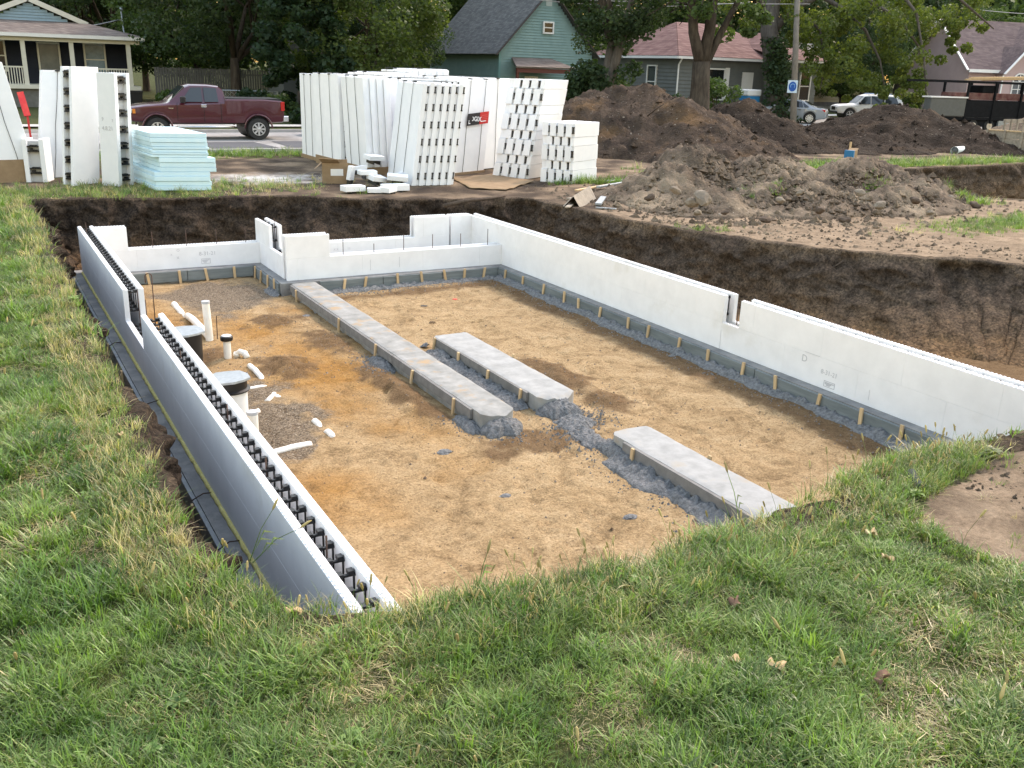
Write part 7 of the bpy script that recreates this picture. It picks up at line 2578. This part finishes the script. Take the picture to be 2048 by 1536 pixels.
def tuft(name, n, h, spread, width, mat, seed, bend=.7, seedheads=0, flat=0.0):
    rs = random.Random(seed)
    mb = MB()
    for k in range(n):
        a = rs.uniform(0, 6.28)
        q = spread * rs.random() ** .5
        x, y = q * math.cos(a), q * math.sin(a)
        d = a + rs.gauss(0, 1.0)
        hh = h * rs.uniform(.45, 1.15)
        bn = hh * bend * rs.uniform(.3, 1.3) + flat * hh
        w = width * rs.uniform(.6, 1.3) / 2
        px_, py_ = -math.sin(d), math.cos(d)
        pts = []
        for s in (0, .4, .75, 1):
            r = bn * s * s
            pts.append((x + math.cos(d) * r, y + math.sin(d) * r, hh * (s - .35 * bend * s * s * rs.uniform(.6, 1.2)) - .01))
        vs = []
        for (p, ww) in zip(pts[:3], (1, .9, .6)):
            vs += [(p[0] - px_ * w * ww, p[1] - py_ * w * ww, p[2]), (p[0] + px_ * w * ww, p[1] + py_ * w * ww, p[2])]
        vs.append(pts[3])
        mb.add(vs, [(0, 1, 3, 2), (2, 3, 5, 4), (4, 5, 6)])
    for k in range(seedheads):
        a = rs.uniform(0, 6.28)
        r = h * rs.uniform(.3, .9)
        z = h * rs.uniform(1.3, 1.9)
        p0, p1, p2 = Vector((0, 0, 0)), Vector((r * .4 * math.cos(a), r * .4 * math.sin(a), z * .6)), Vector((r * math.cos(a), r * math.sin(a), z))
        mb.tube([p0, p1, p2], [.0012, .0011, .0009], 3)
        d = (p2 - p1).normalized()
        L = rs.uniform(.035, .065)
        mb.tube([p2 - d * .002, p2 + d * L * .3, p2 + d * L * .8, p2 + d * L + Vector((0, 0, -.006))], [.002, .0065, .0055, .001], 6, mi=1)
    o = mb.build(name, [mat, SEED] if seedheads else mat)
    COL.objects.unlink(o)
    return o


def broadleaf(name, n, size, mat, seed):
    rs = random.Random(seed)
    mb = MB()
    for k in range(n):
        a = 2 * math.pi * k / n + rs.uniform(-.4, .4)
        L = size * rs.uniform(.6, 1.15)
        w = L * .22
        c, s = math.cos(a), math.sin(a)
        pr = [(0, 0, .004), (.35, .9, .32), (.7, .8, .38), (1, 0, .22)]
        vs = []
        for (u, ww, z) in pr:
            vs += [(c * L * u - s * w * ww, s * L * u + c * w * ww, L * z + .01), (c * L * u + s * w * ww, s * L * u - c * w * ww, L * z + .01)]
        mb.add(vs, [(0, 1, 3, 2), (2, 3, 5, 4), (4, 5, 7, 6)])
    o = mb.build(name, mat)
    COL.objects.unlink(o)
    return o


SRC = bpy.data.collections.new('grass_sources')
tufts = [tuft('tuft_a', 16, .10, .05, .0052, GREEN, 1), tuft('tuft_b', 18, .075, .06, .005, GREEN, 2, .9), tuft('tuft_c', 14, .075, .055, .0048, MIXED, 3, .8), tuft('tuft_d', 12, .13, .045, .0058, GREEN, 4, .6), tuft('tuft_e', 16, .05, .07, .004, STRAW, 5, 1.3, flat=.6),
         tuft('tuft_f', 10, .11, .05, .0085, GREEN, 6, .9), tuft('tuft_g', 14, .08, .05, .005, MIXED, 7, .9), tuft('tuft_h', 15, .16, .06, .0042, MIXED, 8, .75), tuft('tuft_i', 12, .14, .05, .0035, STRAW, 9, .8), tuft('tuft_j', 8, .12, .04, .0045, GREEN, 10, .7, seedheads=1), broadleaf('weed_a', 9, .085, GREEN, 1), broadleaf('weed_b', 14, .05, GREEN, 2), tuft('tuft_y', 14, .095, .06, .006, YELLOW, 12, .9)]
for i, o in enumerate(tufts):
    o.name = 'tuft_%02d' % i
    SRC.objects.link(o)


def scatter(name, pts, label):
    """pts: (x, y, z, rotz, scale, index): one object that plants a tuft on each point"""
    A = np.array(pts, dtype=np.float32)
    me = bpy.data.meshes.new(name)
    me.vertices.add(len(A))
    me.vertices.foreach_set('co', A[:, :3].ravel())
    for nm, col in (('rotz', 3), ('scl', 4)):
        at = me.attributes.new(nm, 'FLOAT', 'POINT')
        at.data.foreach_set('value', np.ascontiguousarray(A[:, col]))
    at = me.attributes.new('pick', 'INT', 'POINT')
    at.data.foreach_set('value', A[:, 5].astype(np.int32))
    o = link(name, me)
    ng = bpy.data.node_groups.new(name, 'GeometryNodeTree')
    ng.interface.new_socket('Geometry', in_out='INPUT', socket_type='NodeSocketGeometry')
    ng.interface.new_socket('Geometry', in_out='OUTPUT', socket_type='NodeSocketGeometry')
    N = ng.nodes
    gi, go = N.new('NodeGroupInput'), N.new('NodeGroupOutput')
    ip = N.new('GeometryNodeInstanceOnPoints')
    ci = N.new('GeometryNodeCollectionInfo')
    ci.inputs['Collection'].default_value = SRC
    ci.inputs['Separate Children'].default_value = True
    ci.inputs['Reset Children'].default_value = True
    ip.inputs['Pick Instance'].default_value = True

    def na(nm, ty):
        a = N.new('GeometryNodeInputNamedAttribute')
        a.data_type = ty
        a.inputs[0].default_value = nm
        return next(s for s in a.outputs if s.enabled and s.name == 'Attribute')

    cx = N.new('ShaderNodeCombineXYZ')
    ng.links.new(na('rotz', 'FLOAT'), cx.inputs[2])
    er = N.new('FunctionNodeEulerToRotation')
    ng.links.new(cx.outputs[0], er.inputs[0])
    ng.links.new(gi.outputs[0], ip.inputs['Points'])
    ng.links.new(ci.outputs[0], ip.inputs['Instance'])
    ng.links.new(na('pick', 'INT'), ip.inputs['Instance Index'])
    ng.links.new(er.outputs[0], ip.inputs['Rotation'])
    ng.links.new(na('scl', 'FLOAT'), ip.inputs['Scale'])
    ng.links.new(ip.outputs[0], go.inputs[0])
    o.modifiers.new('plant', 'NODES').node_group = ng
    return tag(o, label, 'grass', kind='stuff')


def in_view(x, y, z=GZ, m=80):
    v = Vector((x, y, z - CAMZ))
    d = v.dot(CF)
    if d < .5: return False
    return -m < 1024 + FPX * v.dot(CR) / d < 2048 + m and -m < 768 - FPX * v.dot(CU) / d < 1536 + 2 * m


rs = random.Random(99)
pts = []
RIMS = [(p.x, p.y) for p in resample(RIM, .085, .07, 2)]


def lawn_at(x, y):
    if not inside(LAWN_NEAR, x + .10 * nz(x, y, 1, 2.2), y + .10 * nz(x, y, 2, 2.2)): return False
    return True


# rows out from the camera with thinning density
for (x0, x1, y0, y1, dens, sc) in ((-3.4, 9.0, .8, 4.6, 1250, .9), (-3.4, 1.15, 4.6, 9.0, 620, 1.2), (-5.2, 1.1, 9.0, 15.0, 300, 1.5), (-8.0, 1.1, 15.0, 23.0, 130, 2.0)):
    n = int((x1 - x0) * (y1 - y0) * dens)
    for k in range(n):
        x, y = rs.uniform(x0, x1), rs.uniform(y0, y1)
        vis = in_view(x, y)
        if not vis and (not in_view(x, y, GZ, 900) or rs.random() < .6): continue
        if not lawn_at(x, y): continue
        v = fbm(x, y, 50, 4, .55)
        bare = fbm(x, y, 60, 4, 1.1)
        if bare > .42 and rs.random() < .75: continue
        edge = min(1, pdist(RIM, x, y) / .45) if y > 3.3 else 1
        near_front = y < 4.9
        if edge < 1 and rs.random() < .5:
            i = rs.choice((7, 7, 3, 7, 8, 2, 0, 7, 8, 3, 9)) if near_front else rs.choice((8, 4, 8, 2, 8, 7))
            s = rs.uniform(.7, 1.25)
        else:
            i = rs.choice((0, 0, 1, 1, 2, 0, 3, 5, 6)) if v < .15 else rs.choice((1, 2, 0, 4, 1, 6, 2, 0))
            if bare > .22 and rs.random() < .6: i = 4
            s = rs.uniform(.65, 1.3) * (1 + .35 * v) * (1 + .75 * fbm(x, y, 91, 3, 2.6))
            if rs.random() < (.008 if fbm(x, y, 71, 3, .9) > .1 else .001): i = 11
            if rs.random() < (.28 if fbm(x, y, 81, 3, .7) > .12 else .05): i = 12
            if rs.random() < .02: i, s = rs.choice((7, 9, 3, 3, 5, 5)), rs.uniform(.9, 1.4)
        pts.append((x, y, gz(x, y) + (.012 if edge < 1 else 0), rs.uniform(0, 6.28), s * sc ** .5 if y < 9 else s * sc * .75, i))
lawn_n = len(pts)
scatter('lawn_grass', pts, 'mown lawn grass with seed heads round the pit')
# thin weeds elsewhere: shoulder patch, excavation strip, behind the pit, on the spoil and near right edge
pts = []
for (cx_, cy_, sx_, sy_, n, sc, zf) in ((19.8, 12.2, 1.5, .42, 1500, 1.1, gz), (31, 23.2, 6, .5, 1500, 2.2, gz), (25, 22.7, 2, .35, 500, 2.0, gz), (2.8, 22.3, 2.6, .8, 1500, 1.6, gz), (14.3, 20.75, .7, .16, 160, 2.2, gz), (15.5, 15.9, .35, .3, 70, 1.6, spoil_z), (19.0, 15.7, .2, .15, 30, 1.5, spoil_z),
                                       (21.6, 14.9, .3, .25, 60, 2.0, spoil_z), (16.2, 19.0, .3, .3, 50, 2.0, spoil_z), (12.1, 13.7, .3, .15, 40, 1.2, gz), (6.3, 4.25, .35, .12, 200, 1.1, gz), (7.6, 3.95, .7, .3, 30, .9, gz), (6.2, 3.2, .7, .5, 60, .8, gz), (1.0, 12, .06, 4.5, 500, 1.1, gz), (9, 30.2, 6, .5, 1500, 2.0, gz)):
    for k in range(n):
        x, y = rs.gauss(cx_, sx_), rs.gauss(cy_, sy_)
        if inside(RIM, x, y) or inside(RIM2, x, y) or not in_view(x, y): continue
        pts.append((x, y, zf(x, y), rs.uniform(0, 6.28), rs.uniform(.6, 1.2) * sc, rs.choice((0, 1, 2, 3, 3, 7, 2) if cx_ > 7 or cx_ < 1.5 else (0, 2, 4, 4, 8, 7, 1))))
scatter('weed_grass', pts, 'patchy weeds and rough grass on the bare ground')

# tall foxtail stems at the rim
def foxtail(label, base, tipv, r=.0025):
    T = thing('foxtail_weed', label, 'weed', base, 'tall seeding weeds')
    t_ = Vector(tipv)
    MB().tube([(0, 0, 0), t_ * .5 + Vector((0, 0, .04)), t_], [r * 1.4, r, r * .7], 5).build('stem', GREEN, T, local=True)
    d = (t_ - t_ * .5).normalized()
    MB().tube([t_, t_ + d * .02, t_ + d * .06, t_ + d * .085 + Vector((0, 0, -.006))], [.003, .0085, .007, .002], 7).build('seed_head', SEED, T, smooth=True, local=True)
    for s in (.15, .3):
        a = t_ * s
        MB().add([a, a + Vector((.06, .05, .05)), a + Vector((.14, .09, .01)), a + Vector((.06, .06, .06))], [(0, 1, 2, 3)]).build('blade', GREEN, T, local=True)


for k, (bx, by, tx, ty, lab) in enumerate((((500), 1115, 545, 1020, 'foxtail stem arching up before the tan side of the wall'), (505, 1120, 600, 1056, 'foxtail stem leaning across the open wall top'), (1595, 1315, 1560, 1260, 'pale foxtail stem lying over the lawn'), (1960, 1530, 2000, 1400, 'foxtail stem standing at the lawn corner'), (1235, 1190, 1215, 1120, 'thin foxtail stem at the near rim before the open sand'), (955, 1190, 975, 1105, 'short foxtail stem at the near rim by the wall end'), (1480, 1040, 1455, 945, 'foxtail stem rising over the clean white pad'), (1730, 1475, 1690, 1330, 'long foxtail stem rising from the middle of the lawn'))):
    b_ = P(bx, by)
    b_.z = gz(b_.x, b_.y)
    tp = PD(tx, ty, b_)
    foxtail(lab, b_, tp - b_)

# fallen leaves
leafm = [mk('dry_leaf_tan', (.42, .29, .15), (.55, .40, .23), 20, .8, .2), mk('dry_leaf_brown', (.10, .06, .04), (.2, .12, .08), 20, .8, .2)]
for k, (px, py, s, mi, lab) in enumerate(((585, 1240, .075, 0, 'tan oak leaf on the grass by the wall end'), (1552, 1350, .095, 0, 'large curled tan leaf in the lawn'), (1472, 1342, .06, 0, 'small tan leaf beside the large curled leaf'), (1468, 1215, .07, 1, 'dark brown curled leaf in the lawn'), (1770, 1128, .06, 0, 'pale crumpled leaf near the bare earth patch'), (1762, 1368, .08, 1, 'dark leaf half hidden in grass'), (1742, 1078, .07, 0, 'brown leaf lying toward the corrugated hose'), (245, 882, .05, 0, 'small tan leaf on the lawn strip'), (75, 885, .05, 0, 'orange tan leaf deep in the lawn strip'), (1050, 1215, .05, 0, 'small pale leaf in the rim grass'))):
    p = P(px, py)
    p.z = gz(p.x, p.y) + .045
    s *= .72
    T = link('fallen_leaf', bpy.data.meshes.new('leaf'), None, p, (.3 * math.sin(k), .25 * math.cos(k * 2), k * 1.3))
    n = 22
    vs = [(0, 0, 0)]
    for i in range(n):
        a = 2 * math.pi * i / n
        r = s * (.62 + .38 * abs(math.cos(2.5 * a))) * (1.15 if math.cos(a) > 0 else .8)
        vs.append((r * math.cos(a), .62 * r * math.sin(a), .35 * s * abs(math.sin(a)) + .015 * math.sin(3 * a)))
    T.data.from_pydata(vs, [], [(0, 1 + i, 1 + (i + 1) % n) for i in range(n)])
    T.data.materials.append(leafm[mi])
    T.data.shade_smooth()
    T.modifiers.new('thickness', 'SOLIDIFY').thickness = .0015
    tag(T, lab, 'leaf', 'dry leaves fallen on the lawn')

# ribbed hose end in the near right grass
a, b_ = P(1822, 945, GZ + .06), P(1838, 975, GZ + .05)
mb = MB()
m = 26
mb.tube([a.lerp(b_, k / m) for k in range(m + 1)], [.036 if k % 2 else .030 for k in range(m + 1)], 12)
tag(mb.build('corrugated_hose', mk('hose_black', (.04, .045, .045), (.10, .105, .105), 30, .5, .4)), 'black corrugated hose end poking from the rim grass', 'hose')
